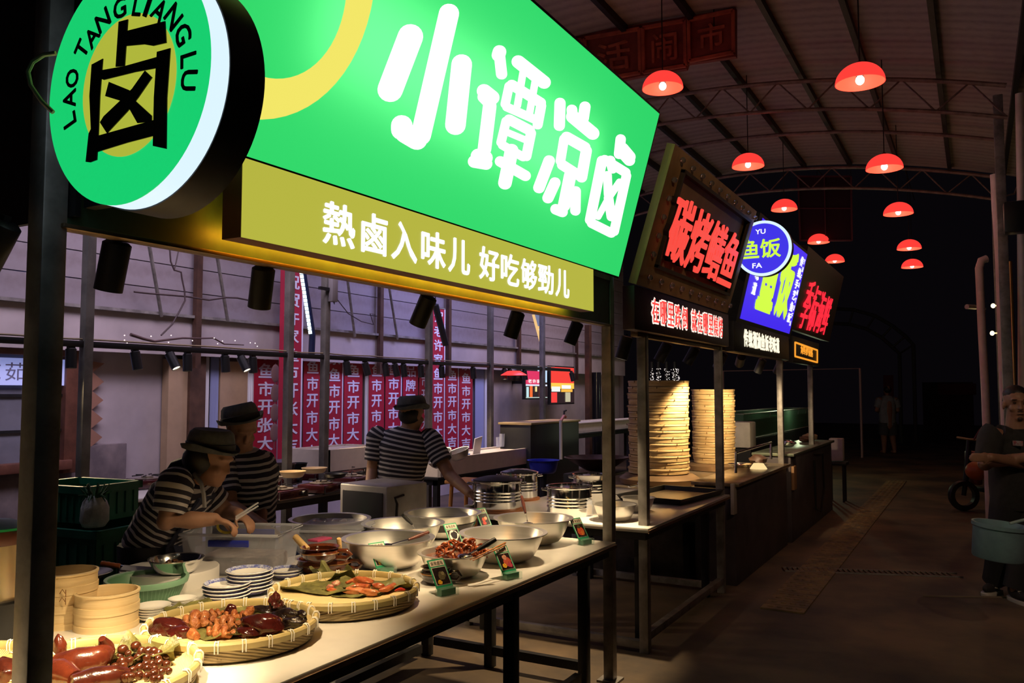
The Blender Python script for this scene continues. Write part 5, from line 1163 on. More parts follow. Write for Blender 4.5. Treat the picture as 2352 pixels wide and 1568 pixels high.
def wplates(px, py, wpx, n, lab, step=.009):
    global wplate
    H = .018 + step * (n - 1); c, R = rimat(px, py, wpx, H)
    for k in range(n):
        cc = c + V((0, 0, step * k)); lb = '%s, %s' % (lab, 'topmost' if k == n - 1 else 'lowest' if k == 0 else 'number %d up from the counter' % (k + 1))
        if wplate is None:
            wplate = tag(MB().lathe([(0, 0), (.06, 0), (.096, .014), (.1, .018), (.095, .0185), (.058, .006), (0, .005)], cc, n=40).build('white_dish', PW, loc=cc), lb, 'dish', 'small white dishes'); wplate.scale = (R / .1, R / .1, 1)
        else: dup(wplate, cc, lb, scale=(R / .1, R / .1, 1))
wplates(419, 1372, 62, 5, 'small white dish in the stack before the green colander'); wplates(352, 1388, 78, 5, 'small white dish in the stack behind the right steamer')
# round chopping block, steel bowls, colander, cleaver, sauce plate
c, R = rimat(391, 1302, 214, .07); tag(MB().lathe([(0, 0), (R * .99, 0), (R, .004), (R, .066), (R * .985, .07), (0, .07)], c, n=56).build('chopping_block', mat('white_plastic_board', (.68, .65, .62), .4, var=.05), loc=c), 'thick round white chopping block behind the green colander', 'chopping board')
c, R = rimat(405, 1283, 118, .06, CT + .07); t = lathing('steel_bowl', c, bowl_prof(R, .06, .003, .45, .004), CHROME, 'shiny steel bowl standing on the white chopping block', 'bowl')
for k, (x, y) in enumerate(((388, 1290), (402, 1288), (415, 1291))):
    q = at(x, y, Z=CT + .105); tag(MB().ell(q, (.014, .011, .009), None, 10, 8, .2, k).build('spice_lump', food('spice_lump', (.10, .04, .02), (.05, .02, .01)), loc=q), 'dark spice lump in the steel bowl on the block, %s of three' % ['left', 'middle', 'right'][k], 'food')
c, R = rimat(572, 1281, 106, .06); lathing('steel_bowl', c, bowl_prof(R, .06, .003, .45, .004), CHROME, 'second shiny steel bowl behind the tall plate stack', 'bowl')
MESH = clear('green_mesh_plastic', (.16, .34, .20), .72, .4); c, R = rimat(338, 1326, 182, .085)
t = thing('colander', 'pale green plastic mesh colander behind the right steamer', 'colander', c)
MB().lathe([(0, .002), (R * .70, .0), (R * .76, .008), (R * .93, .082), (R * .92, .082), (R * .74, .012), (0, .006)], c, n=56).build('mesh_wall', MESH, t)
MB().lathe([(R * .92, .062), (R * .97, .064), (R, .084), (R * .99, .088), (R * .91, .086)], c, n=56).build('rim', mat('green_plastic', (.20, .38, .25), .35), t)
mb = MB()
for k in range(60): a = 2 * math.pi * k / 60; e = V((math.cos(a), math.sin(a), 0)); mb.tube([c + e * R * .765 + V((0, 0, .008)), c + e * R * .925 + V((0, 0, .066))], .0012, 4)
mb.build('mesh_rib', mat('green_plastic', (1, 1, 1)), t)
a, b, d = at(232, 1293, Z=CT + .10), at(276, 1300, Z=CT + .085), at(350, 1308, Z=CT + .075); t = thing('cleaver', 'cleaver with a ridged red-brown wooden handle left of the white chopping block', 'knife', d)
q = [a.lerp(b, i / 8) for i in range(9)]; MB().tube(q, [.010 + .0018 * (i % 2) for i in range(9)], 12).build('handle', mat('red_wood_handle', (.32, .09, .03), .35, var=.3, scale=40), t)
MB().tube([b, b.lerp(d, .12)], .007, 10).build('ferrule', CHROME, t)
u_ = (d - b).normalized(); sdn = V((0, 0, -1)); sd = u_.cross(V((0, 0, 1))).normalized(); MB().poly([b.lerp(d, .12) + V((0, 0, .008)), d + V((0, 0, .012)), d - V((0, 0, .002)) + sd * .04, b.lerp(d, .15) - V((0, 0, .004)) + sd * .04], .003, sd.cross(u_)).build('blade', mat('dark_blade', (.20, .20, .20), .3, .9), t)
c, R = rimat(198, 1313, 112, .03, CT); t = lathing('sauce_plate', c, [(0, 0), (R * .6, 0), (R, .028), (R * .97, .03), (R * .6, .006), (0, .005)], PW, 'plate with brown sauce stains behind the steamer stacks', 'plate')
MB().lathe([(0, .0065), (R * .58, .007), (R * .55, .010), (0, .011)], c, n=30).build('sauce', mat('sauce_stain', (.22, .08, .03), .3, var=.5, scale=30), t)
# ------------------------------------------------------------------ clear storage boxes
PL = clear('clear_box_plastic', (.70, .72, .80), .22, .15); BLU = mat('blue_clip', (.02, .03, .30), .3)
def storage(px, py, yaw, L, W_, H, label, lid=False, clips=True, base=CT):
    c = at(px, py, Z=base); t = thing('storage_box', label, 'box', c); Rz = Matrix.Rotation(yaw, 3, 'Z')
    def q(x, y, z): return c + Rz @ V((x, y, z))
    def ring(f, z, inset=0.): return [q(sx * (L / 2 * f - inset), sy * (W_ / 2 * f - inset), z) for sx, sy in ((-1, -1), (1, -1), (1, 1), (-1, 1))]
    MB().loft([ring(.86, 0), ring(.90, .01), ring(1, H), ring(1, H, .004), ring(.9, .014, .004), ring(.86, .006, .004)], caps=(True, True), smooth=False).build('tub', PL, t)
    mb = MB(); r_ = ring(1.02, H); mb.tube(r_, .007, 8, closed=True); mb.build('rim', clear('box_rim_plastic', (.7, .72, .8), .5, .2), t)
    if clips:
        for s_ in (-1, 1): MB().box(q(0, s_ * W_ / 2 * 1.0, H * .8), (L * .42, .012, H * .16), Rz, bev=.003).build('blue_clip', BLU, t)
    if lid:
        MB().loft([ring(1.03, H + .002), ring(1.03, H + .012), ring(.85, H + .03), ring(.8, H + .03)], smooth=False).build('lid', PL, t)
    MB().box(q(0, 0, H * .22), (L * .8, W_ * .8, H * .38), Rz, bev=.02).build('contents', mat('marinated_contents', (.36, .27, .24), .5, col2=(.16, .12, .12), scale=18, bump=.6), t)
    return t
storage(556, 1308, .42, .46, .32, .19, 'open clear plastic storage box with blue clips before the stooping worker')
storage(768, 1262, .42, .36, .28, .12, 'low clear lidded box with pink packets inside, left of the basins', True, False)
a = at(735, 1238, Z=CT + .1); tag(MB().box(a, (.07, .11, .012), bev=.004).build('pink_packet', mat('pink_packet', (.42, .05, .12), .4), loc=a), 'pink packet seen through the low clear box', 'packet')
# ================================================================== BEHIND THE COUNTER
GCR = mat('green_crate', (.02, .19, .11), .45, var=.25, scale=6)
def crate(c, yaw, L, W_, H, label):
    c = V(c); t = thing('plastic_crate', label, 'crate', c, None); R = Matrix.Rotation(yaw, 3, 'Z')
    def q(x, y, z): return c + R @ V((x, y, z))
    mb = MB(); mb.box(q(0, 0, .006), (L * .96, W_ * .96, .012), R)
    for s_ in (-1, 1): mb.box(q(s_ * L / 2 * .98, 0, H / 2), (.014, W_ * .98, H), R); mb.box(q(0, s_ * W_ / 2 * .98, H / 2), (L * .98, .014, H), R)
    mb.build('tub', GCR, t); mb = MB()
    for s_ in (-1, 1): mb.box(q(s_ * L / 2, 0, H - .02), (.03, W_ + .03, .04), R); mb.box(q(0, s_ * W_ / 2, H - .02), (L + .03, .03, .04), R)
    mb.build('rim', GCR, t); mb = MB()
    for s_ in (-1, 1):
        for k in range(9): mb.box(q(-L * .42 + L * .105 * k, s_ * (W_ / 2 + .004), H * .45), (.012, .012, H * .6), R)
        for k in range(6): mb.box(q(s_ * (L / 2 + .004), -W_ * .4 + W_ * .16 * k, H * .45), (.012, .012, H * .6), R)
    mb.build('rib', GCR, t); return t
cb = at(200, 1250, D=4.65); cb.z = 0
for k, lab in enumerate(('lowest dark green crate of the stack left of the workers', 'second dark green crate of the stack left of the workers', 'third dark green crate from the floor, left of the workers')): crate(cb + V((0, 0, .31 * k + .002)), .12, .70, .50, .305, lab)
cu = at(188, 1160, D=4.75); crate((cu.x, cu.y, .935), .12, .48, .36, .20, 'smaller green crate on top of the crate stack, behind the white bag')
bg_ = at(216, 1200, D=4.40); bg_.z = .935
mb = MB().lathe([(0, 0), (.055, .002), (.070, .03), (.068, .10), (.058, .135), (.034, .165), (.0, .168)], bg_, n=28, wob=lambda a, i: .05 * math.sin(5 * a + i) + .03 * math.sin(11 * a - i))
tag(mb.build('plastic_bag', mat('white_film_bag', (.70, .75, .70), .3, var=.2, scale=20, bump=.3), loc=bg_), 'white plastic bag of greens standing on the green crates', 'bag')
mb = MB(); rnd = random.Random(3)
for k in range(26): a = rnd.uniform(0, 6.28); e = V((math.cos(a), math.sin(a), 0)); r = rnd.uniform(.03, .09); mb.tube([bg_ + V((0, 0, .13)), bg_ + e * r * .6 + V((0, 0, .17)), bg_ + e * r + V((0, 0, .16 + rnd.uniform(-.03, .08)))], [.004, .008, .002], 5)
tag(mb.build('herb_bunch', mat('dark_herb', (.03, .13, .035), .5, var=.4, scale=20), loc=bg_ + V((0, 0, .13))), 'bunch of dark green herbs above the white plastic bag', 'herbs')
def table(label, p0, p1, wid, z, top=WHITE, th=.03, name='table'):
    """front edge p0->p1 along the row, wid towards the back wall"""
    x, y0, y1 = p0.x, p0.y, p1.y; t = thing(name, label, 'table', (x - wid / 2, (y0 + y1) / 2, 0))
    MB().box((x - wid / 2, (y0 + y1) / 2, z - th / 2), (wid, y1 - y0, th), bev=.004).build('table_top', top, t)
    MB().box((x - wid / 2, (y0 + y1) / 2, z - th - .03), (wid - .06, y1 - y0 - .06, .06)).build('apron', STEELB, t)
    for xx in (x - .06, x - wid + .06):
        for yy in (y0 + .06, y1 - .06): MB().box((xx, yy, (z - th) / 2), (.06, .06, z - th)).build('leg', STEELB, t)
    return t
SX = at(610, 1153, Z=.75).x
table('dark steel table carrying the cassette gas stoves behind the workers', V((SX, at(590, 1153, X=SX).y, 0)), V((SX, 6.35, 0)), .62, .75, mat('dark_table_top', (.14, .13, .13), .35), name='stove_table')
a = at(420, 1132, Z=.80); table('white table at the left behind the stooping workers', V((a.x, at(262, 1140, X=a.x).y, 0)), V((a.x, at(560, 1110, X=a.x).y - .25, 0)), .75, .80)
a = at(708, 1185, D=7.6); tag(MB().box((a.x, a.y, .19), (.4, .5, .38), bev=.01).build('blue_crate', mat('blue_crate_plastic', (.05, .11, .42), .45, var=.25), loc=(a.x, a.y, 0)), 'blue plastic crate on the floor under the stove table', 'crate')
# cassette stoves
STV = mat('stove_maroon', (.06, .012, .012), .18, .2, coat=.5)
stv = None
def stove(px, py, label, base=.75, yaw=.15):
    global stv
    c = at(px, py, Z=base)
    if stv is not None: return dup(stv, c, label, rot=(0, 0, yaw)), c
    t = thing('gas_stove', label, 'stove', c, 'cassette gas stoves on the rear table'); stv = t
    MB().box(c + V((0, 0, .045)), (.28, .34, .07), bev=.01).build('housing', STV, t)
    MB().box(c + V((.143, 0, .042)), (.008, .33, .055), bev=.003).build('front_panel', STV, t)
    mb = MB(); [mb.bar(c + V((.148, s_ * .165, .012)), c + V((.148, s_ * .165, .078)), .008, .008) for s_ in (-1, 1)]; mb.bar(c + V((.148, -.165, .012)), c + V((.148, .165, .012)), .008, .008); mb.build('chrome_trim', CHROME, t)
    mb = MB(); [mb.cyl(c + V((sx * .12, sy * .14, 0)), c + V((sx * .12, sy * .14, .012)), .012, n=8) for sx in (-1, 1) for sy in (-1, 1)]; mb.build('foot', BLACK, t)
    MB().cyl(c + V((.147, .11, .045)), c + V((.175, .11, .045)), .022, n=16).build('knob', BLACK, t)
    MB().lathe([(0, .08), (.10, .08), (.105, .088), (.05, .09), (.05, .105), (0, .105)], c, n=28).build('burner', mat('stained_steel', (.50, .44, .36), .35, .8), t)
    mb = MB()
    for k in range(6): a = math.pi * k / 3; e = V((math.cos(a), math.sin(a), 0)); mb.bar(c + e * .05 + V((0, 0, .115)), c + e * .13 + V((0, 0, .112)), .008, .012)
    mb.build('pan_support', BLACK, t); return t, c
for x, y, lab in ((645, 1145, 'nearest dark cassette gas stove with a chrome trimmed front on the rear table'), (738, 1130, 'second dark cassette gas stove right of the nearest one'), (808, 1112, 'third dark cassette gas stove, by the steel cabinet'), (640, 1114, 'gas stove in the back row behind the nearest stove'), (716, 1102, 'gas stove in the back row under the yellow pans'), (790, 1096, 'gas stove in the back row left of the man with his back turned')): stove(x, y, lab)
stove(338, 1120, 'pale lone gas burner on the white table at the left', .80, 1.2)
PANY = mat('cream_enamel', (.78, .58, .28), .3); DPOT = mat('dark_pot', (.07, .05, .04), .35, .5)
def pan(px, py, w_, H, z, m, label, name='pan'):
    c, R = rimat(px, py, w_, H, z); return lathing(name, c, bowl_prof(R, H, .004, .7, .006, .5), m, label, 'pan')
pan(672, 1083, 58, .05, .87, PANY, 'cream coloured shallow pan in front on the rear stoves'); pan(722, 1075, 56, .045, .87, PANY, 'cream coloured pan of red food right of the front one')
pan(645, 1066, 66, .09, .86, DPOT, 'dark cooking pot with a pale rim behind the cream pans', 'cooking_pot'); pan(685, 1064, 40, .07, .86, BLACK, 'black pan half behind the dark cooking pot'); pan(625, 1096, 44, .04, .87, mat('stained_steel', (1, 1, 1)), 'steel pan on the stove beside the second worker'); pan(770, 1088, 50, .035, .87, BLACK, 'black skillet on the stoves left of the man with his back turned')
# pale long troughs
FOAM = mat('cream_trough', (.66, .58, .48), .6, var=.06)
def trough(label, pa, pb, z0, H, wid):
    a, b = at(*pa, Z=z0), at(*pb, Z=z0); x = a.x; b = at(pb[0], pb[1], X=x); t = thing('trough', label, 'trough', (x - wid / 2, (a.y + b.y) / 2, z0)); yc = (a.y + b.y) / 2; L = b.y - a.y
    mb = MB(); mb.box((x - wid / 2, yc, z0 + (H - .02) / 2 + .002), (wid - .01, L - .01, H - .024))
    for xx in (x - .02, x - wid + .02): mb.box((xx, yc, z0 + H / 2), (.04, L, H))
    for yy in (a.y + .02, b.y - .02): mb.box((x - wid / 2, yy, z0 + H / 2), (wid, .04, H))
    mb.build('basin', FOAM, t); return t, x, a.y, b.y
_, tx, ty0, ty1 = trough('long cream trough on the rear counter right of the man with his back turned', (1012, 1096), (1228, 1060), .72, .20, .52)
table('dark steel table under the long cream trough', V((tx, ty0 - .05, 0)), V((tx, ty1 - .03, 0)), .54, .72, STEELB, name='trough_table')
_, ux, uy0, uy1 = trough('short cream trough left of the man with his back turned', (752, 1084), (880, 1070), .84, .22, .55)
table('dark table under the short cream trough', V((ux, uy0 - .05, 0)), V((ux, uy1 + .1, 0)), .6, .84, STEELB, name='trough_table')
def shell(px, py, w_, H, z, m, label, tilt, name='aluminium_basin'):
    c, R = rimat(px, py, w_, H, z); t = lathing(name, c, bowl_prof(R, H, .004, .55, .008), m, label, 'bowl'); t.rotation_euler = tilt; return t
shell(1018, 1042, 62, .10, .92, ALU, 'aluminium bowl tipped on its side on the cream trough, nearer one', (.5, -.25, 0)); shell(1058, 1034, 50, .09, .93, ALU, 'aluminium bowl tipped on the cream trough, farther one', (.3, -.2, 0))
a = at(1064, 1046, X=tx - .1); tag(MB().box(a, (.10, .26, .03), Matrix.Rotation(.3, 3, 'Z'), .004).build('blue_pack', mat('blue_pack', (.08, .30, .75), .4), loc=a), 'flat light blue packet on the cream trough', 'packet')
a = at(1096, 1026, X=tx - .15); tag(MB().box(a, (.012, .16, .24), Euler((.15, .25, 0)).to_matrix()).build('paper_sheet', mat('white_paper', (.75, .73, .72), .7), loc=a), 'white sheet standing up on the cream trough', 'paper')
a = at(835, 1050, X=ux - .1); tag(MB().box(a, (.02, .28, .18), Euler((.3, .3, 0)).to_matrix(), .003).build('foam_sheet', FOAM, loc=a), 'tilted cream foam sheet beside the man\'s left arm', 'sheet')
GLS = clear('thin_glass', (.85, .88, .95), .25, .04)
for k, (x, h) in enumerate(((1145, .13), (1153, .17))):
    a = at(x, 1030, X=tx - .35); tag(MB().lathe([(0, 0), (.032, 0), (.036, h), (.033, h), (.029, .006), (0, .006)], (a.x, a.y, .93), n=20).build('drinking_glass', GLS, loc=(a.x, a.y, .93)), 'clear %s glass standing at the back of the cream trough' % ['short', 'tall'][k], 'glass')
# steel cabinet behind the basins
a = at(885, 1195, D=5.15); t = thing('steel_cabinet', 'boxy grey steel cabinet behind the basins with a black cord hanging down its front', 'cabinet', (a.x, a.y, 0))
Rz = Matrix.Rotation(-.10, 3, 'Z'); GM = mat('grey_cabinet', (.55, .52, .52), .38, .45, var=.2, scale=4)
cw, cdp, chh = .42, .38, 1.06; cc = V((a.x, a.y, 0)) + V((-.17, .20, 0))
MB().box(cc + V((0, 0, chh / 2)), (cw, cdp, chh), Rz, .012).build('body', GM, t)
MB().box(cc + Rz @ V((0, -cdp / 2 - .004, .86)), (cw * .84, .008, .32), Rz, .003).build('door', mat('dark_door_glass', (.06, .06, .065), .25), t)
MB().box(cc + Rz @ V((cw / 2 + .004, .02, .80)), (.006, cdp * .5, .14), Rz).build('label_patch', mat('faded_label', (.50, .33, .17), .7, col2=(.36, .25, .15), scale=30), t)
q = [cc + Rz @ V((cw / 2 + .02, y, z)) for y, z in ((-.06, 1.00), (-.14, .99), (-.12, .95), (-.13, .80), (-.125, .6))]; MB().tube(q, .008, 8).build('cord', CORD, t)
# wooden stool behind
a = at(1052, 1180, D=7.4); t = thing('wooden_stool', 'orange wooden stool on the floor beyond the man\'s right arm', 'stool', (a.x, a.y, 0)); WD = mat('orange_wood', (.50, .22, .06), .5, var=.2)
sz = at(1070, 1105, D=7.4).z
MB().box((a.x + .1, a.y + .05, sz), (.34, .34, .03), bev=.006).build('seat', WD, t)
for sx in (-.12, .12):
    for sy in (-.12, .12): MB().tube([(a.x + .1 + sx, a.y + .05 + sy, sz), (a.x + .1 + sx * 1.3, a.y + .05 + sy * 1.3, 0)], .018, 8).build('leg', WD, t)
# ------------------------------------------------------------------ second counter goods
def pot(px, py, wpx, H, label, lid=None, trivet=None, base=CT):
    c = at(px, py, Z=base); D = (c - EY).dot(_f); R = wpx / 2 / F * D; c = c + V((c.x, c.y, 0)).normalized() * R * .8; c.z = base
    R = wpx / 2 / F * (c - EY).dot(_f)
    if trivet: tag(MB().lathe([(0, 0), (R * 1.12, 0), (R * 1.12, .014), (0, .014)], c, n=32).build('wooden_trivet', trivet, loc=c), 'round orange-brown board under the ' + ('dark-lidded front steel pot' if 'nearest' in label else 'steel pot of the back pair'), 'board'); c = c + V((0, 0, .014))
    t = thing('steel_pot', label, 'pot', c)
    pr = [(0, 0), (R * .97, 0), (R, .01)]
    for k in range(4): z = H * (.30 + .11 * k); pr += [(R, z - .008), (R * 1.025, z), (R, z + .008)]
    pr += [(R, H * .92), (R * 1.05, H * .96), (R * 1.05, H), (R * .97, H), (R * .95, H * .9), (R * .95, .02), (0, .02)]
    MB().lathe(pr, c, n=56).build('body', CHROME, t)
    for s_ in (-1, 1):
        e = V((.87 * s_, .49 * s_, 0)); u = V((-e.y, e.x, 0)); MB().tube([c + e * R * 1.0 + u * .04 + V((0, 0, H * .86)), c + e * (R + .035) + u * .03 + V((0, 0, H * .88)), c + e * (R + .035) - u * .03 + V((0, 0, H * .88)), c + e * R - u * .04 + V((0, 0, H * .86))], .007, 8).build('handle', CHROME, t)
    if lid: MB().lathe([(0, H * 1.0), (R * .95, H * 1.0), (R * .97, H * 1.02), (R * .5, H * 1.12), (0, H * 1.13)], c, n=40).build('lid', lid, t)
    return t
TRV = mat('orange_board', (.34, .12, .04), .5, var=.2)
pot(1141, 1178, 112, .205, 'steel pot with a dark lid nearest the man\'s right hand', BLACK, TRV); pot(1193, 1150, 84, .20, 'steel pot behind the dark-lidded one', mat('dark_lid_glass', (.03, .035, .04), .08, coat=.5), TRV)
pot(1308, 1187, 102, .20, 'wide ribbed steel pot in the brightest patch of the second counter'); pot(1356, 1150, 78, .20, 'steel pot partly behind the right post of the near stall')
c = at(1346, 1184, Z=CT); t = lathing('glass_jar', c, [(0, 0), (.046, 0), (.05, .01), (.05, .09), (.044, .10), (.045, .115), (.040, .115), (.040, .10), (.045, .088), (.045, .012), (0, .01)], GLS, 'small clear glass jar beside the wide ribbed pot', 'jar')
MB().lathe([(0, .012), (.043, .013), (.043, .07), (0, .07)], c, n=24).build('contents', mat('amber_liquid', (.55, .40, .2), .2), t)
for x, y, w_, h, lab in ((1412, 1158, 102, .105, 'aluminium bowl standing between the two front posts on the second counter'), (1466, 1143, 78, .095, 'aluminium bowl with black marks behind the second front post')):
    c, R = rimat(x, y, w_, h); lathing('aluminium_basin', c, bowl_prof(R - .008, h, lip=.010), ALU, lab, 'bowl')
c = at(1543, 1143, Z=CT); t = thing('baking_tray', 'black rectangular tray with a pale bottom on the second counter', 'tray', c); Rz = Matrix.Rotation(-.12, 3, 'Z')
def q(x, y, z): return c + Rz @ V((x, y, z))
def rr(f, z): return [q(sx * .27 * f, sy * .42 * f, z) for sx, sy in ((-1, -1), (1, -1), (1, 1), (-1, 1))]
MB().loft([rr(.92, 0), rr(1, .045), rr(1.03, .05), rr(.97, .048), rr(.9, .008)], smooth=False).build('tray_body', BLACK, t)
MB().box(q(0, 0, .012), (.46, .72, .006), Rz).build('tray_liner', mat('tray_oil', (.45, .34, .20), .25), t)
c = at(1478, 1126, Z=CT); t = thing('steel_scoop', 'polished steel scoop standing behind the bowls of the second counter', 'scoop', c); MB().ell(c + V((0, 0, .05)), (.05, .09, .05), n=20, m=12).build('scoop_bowl', CHROME, t); MB().tube([c + V((0, -.05, .06)), c + V((-.05, -.22, .05))], .008, 8).build('handle', CHROME, t)
# ------------------------------------------------------------------ wok range with the steamer towers
RG = mat('range_black', (.022, .02, .022), .35, .3, var=.3)
t = thing('wok_range', 'black steel cooking range under the tall steamer towers', 'range', (-2.9, 8.6, 0))
MB().box((-2.78, 8.75, .37), (1.04, 3.3, .74), bev=.01).build('body', mat('range_steel', (.10, .09, .085), .35, .6, var=.3), t)
MB().box((-2.78, 8.75, .76), (1.06, 3.35, .04), bev=.006).build('top', mat('range_top', (.40, .32, .22), .3, .7, var=.3), t)
STB = mat('used_steamer_wood', (.66, .47, .22), .55, col2=(.44, .28, .11), scale=3, stretch=(1, 1, 14), bump=.15)
tt = None
def tower(px, py, wpx, h, n, z, label, rng):
    global tt
    c = at(px, py, Z=z); D = (c - EY).dot(_f); R = wpx / 2 / F * D; c = c + V((c.x, c.y, 0)).normalized() * R; c.z = z; R = wpx / 2 / F * (c - EY).dot(_f)
    rnd = random.Random(rng)
    for k in range(n):
        cc = c + V((rnd.uniform(-.006, .006), rnd.uniform(-.006, .006), k * h)); s = rnd.uniform(.985, 1.015)
        lab = '%s, %s' % (label, 'topmost tier' if k == n - 1 else 'lowest tier' if k == 0 else 'tier %d from the bottom' % (k + 1)); sc = (R * s / .3, R * s / .3, h / .058); rt = (rnd.uniform(-.005, .005), rnd.uniform(-.005, .005), rnd.uniform(0, 6))
        if tt is None:
            t = thing('bamboo_steamer', lab, 'steamer', cc, 'large used bamboo steamers in towers'); tt = t
            MB().lathe([(.272, 0), (.272, .0045), (.292, .0055), (.294, .040), (.298, .0415), (.2985, .055), (.296, .058), (.27, .058), (.268, .05), (.268, 0)], cc, n=48).build('wall', STB, t)
            mb = MB()
            for i in range(12): yk = -.25 + .045 * i; x = math.sqrt(max(.0, .266 ** 2 - yk ** 2)); mb.box((cc.x, cc.y + yk, cc.z + .014), (2 * x, .03, .005))
            mb.build('slat_floor', WOODL, t)
            mb = MB()
            for i in range(7): a = i * .9; e = V((math.cos(a), math.sin(a), 0)); mb.tube([cc + e * .303 + V((0, 0, .040)), cc + e * .3045 + V((0, 0, .057))], .004, 5)
            mb.build('lashing', mat('dark_lashing', (.20, .11, .04), .7), t); t.scale = sc; t.rotation_euler = rt
        else: dup(tt, cc, lab, scale=sc, rot=rt)
    return c, R
ct, Rt = tower(1514, 1092, 140, .0585, 15, .88, 'steamer in the tall front tower', 1)
tag(MB().lathe([(0, 0), (Rt * 1.25, 0), (Rt * 1.3, .05), (Rt * 1.1, .09), (0, .09)], (ct.x, ct.y, .785), n=40).build('wok_ring', mat('brown_wok_rim', (.24, .15, .08), .4, .5), loc=(ct.x, ct.y, .785)), 'round brown wok stand under the tall front steamer tower', 'stand')
ct, Rt = tower(1640, 1066, 97, .0585, 14, .86, 'steamer in the rear tower by the second post', 2)
tag(MB().lathe([(0, 0), (Rt * 1.25, 0), (Rt * 1.3, .05), (Rt * 1.05, .075), (0, .075)], (ct.x, ct.y, .785), n=40).build('wok_ring', mat('brown_wok_rim', (1, 1, 1)), loc=(ct.x, ct.y, .785)), 'round brown wok stand under the rear steamer tower', 'stand')
# black hood box, tap, tub, blue basin, wok lid
a, b = at(1236, 1010, X=-4.9), at(1385, 1010, X=-4.9); t = thing('black_cabinet', 'black box cabinet with a yellowish top behind the steel pots', 'cabinet', (-5.15, (a.y + b.y) / 2, 0))
yb_ = a.y + 1.55
MB().box((-5.29, a.y + .85, .61), (.46, 1.5, 1.22), bev=.006).build('body', BLACK, t)
MB().box((-5.29, a.y + .85, 1.235), (.50, 1.54, .03), bev=.004).build('top', mat('yellowed_steel', (.50, .38, .20), .35, .6), t)
tp = at(1288, 1003, X=-4.88); tp.z = 1.25; t = thing('tap', 'small tap with red and white fittings above the black cabinet', 'tap', (tp.x, tp.y, .75))
MB().tube([(tp.x, tp.y, .75), (tp.x, tp.y, tp.z + .02)], .022, 12).build('riser_pipe', mat('white_pipe', (.6, .57, .55), .4), t)
MB().tube([(tp.x, tp.y, tp.z + .01), (tp.x, tp.y + .06, tp.z + .05), (tp.x, tp.y + .10, tp.z + .08), (tp.x, tp.y + .15, tp.z + .06)], .02, 12).build('spout', mat('red_white_fitting', (.65, .25, .18), .35), t)
MB().tube([(tp.x, tp.y + .10, tp.z + .08), (tp.x, tp.y + .11, tp.z + .14), (tp.x, tp.y + .17, tp.z + .15)], .013, 10).build('lever', BLACK, t)
a, b = at(1256, 1008, X=-5.9), at(1450, 1008, X=-5.9); t = thing('water_tub', 'big pale rectangular tub behind the black cabinet', 'tub', (-6.2, (a.y + b.y) / 2, .95)); yc = (a.y + b.y) / 2; L = b.y - a.y
z1 = at(1300, 974, X=-5.9).z
mb = MB(); mb.box((-6.2, yc, .97), (.6, L, .04)); mb.box((-5.92, yc, .95 + (z1 - .95) / 2), (.04, L, z1 - .95)); mb.box((-6.48, yc, .95 + (z1 - .95) / 2), (.04, L, z1 - .95)); [mb.box((-6.2, yy, .95 + (z1 - .95) / 2), (.6, .04, z1 - .95)) for yy in (a.y, b.y)]; mb.build('tub_wall', mat('pale_tub', (.66, .62, .56), .5, var=.08), t)
mb = MB(); [mb.tube([(-5.9, a.y, z1), (-5.9, b.y, z1)], .03, 8)]; mb.build('rim', mat('pale_tub', (1, 1, 1)), t)
table('dark stand under the big pale tub', V((-5.88, a.y, 0)), V((-5.88, b.y, 0)), .64, .95, STEELB, name='tub_stand')
c = at(1248, 1086, Z=.62); t = lathing('blue_basin', c, bowl_prof(.19, .16, .005, .7, .02), mat('blue_plastic', (.02, .03, .35), .35), 'dark blue plastic basin behind the steel pots', 'basin'); MB().cyl((c.x, c.y, 0), (c.x, c.y, .62), .05, n=12).build('pedestal', BLACK, t)
c = at(1372, 1082, Z=.80); t = lathing('wok', c, [(0, 0), (.12, .01), (.34, .14), (.36, .15), (.34, .155), (.11, .02), (0, .012)], mat('seasoned_wok', (.10, .05, .03), .35, .6, var=.4), 'large dark wok behind the near stall right post', 'wok')
MB().box((c.x, c.y, .40), (.48, .7, .79), bev=.01).build('burner_block', BLACK, t)
# ------------------------------------------------------------------ third and fourth stall counters
DP = mat('dark_counter_panel', (.060, .045, .050), .5, var=.35, scale=2.5)
t = thing('counter', 'dark fronted counter of the third stall beside the tactile strip', 'counter', (-2.0, 8.3, 0))
MB().box((-2.0, 8.28, .42), (.36, 2.2, .84), bev=.006).build('front_panel', DP, t); MB().box((-1.99, 8.28, .855), (.42, 2.26, .03), bev=.004).build('counter_top', mat('worn_steel_top', (.42, .33, .22), .3, .7, var=.3), t)
MB().box((-1.83, 7.16, .74), (.03, .10, .26), bev=.003).build('end_plate', mat('pale_end_plate', (.46, .40, .36), .5), t)
t = thing('counter', 'dark fronted counter of the fourth stall, farthest along the aisle', 'counter', (-2.0, 10.8, 0))
MB().box((-2.0, 11.0, .47), (.4, 2.95, .94), bev=.006).build('front_panel', DP, t); MB().box((-1.99, 11.0, .955), (.46, 3.0, .03), bev=.004).build('counter_top', mat('greenish_steel_top', (.20, .24, .18), .35, .6), t)
MB().box((-1.785, 9.62, .70), (.03, .16, .26), bev=.003).build('end_plate', mat('orange_end_plate', (.38, .20, .09), .5), t)
MB().tube([(-1.775, 11.0, .88), (-1.77, 11.5, .85), (-1.77, 11.55, .4), (-1.77, 11.3, .12), (-1.77, 10.9, .2), (-1.775, 10.9, .8)], .012, 6).build('hanging_hose', BLACK, t)
c = at(1742, 1057, X=-1.95); c.z = .87; t = lathing('table_lamp', c, [(0, 0), (.085, 0), (.085, .004), (.05, .055), (0, .06)], glow('warm_lit_shade', (1.0, .72, .32), 1.0), 'small glowing cream shade lying on the third stall counter', 'lamp')
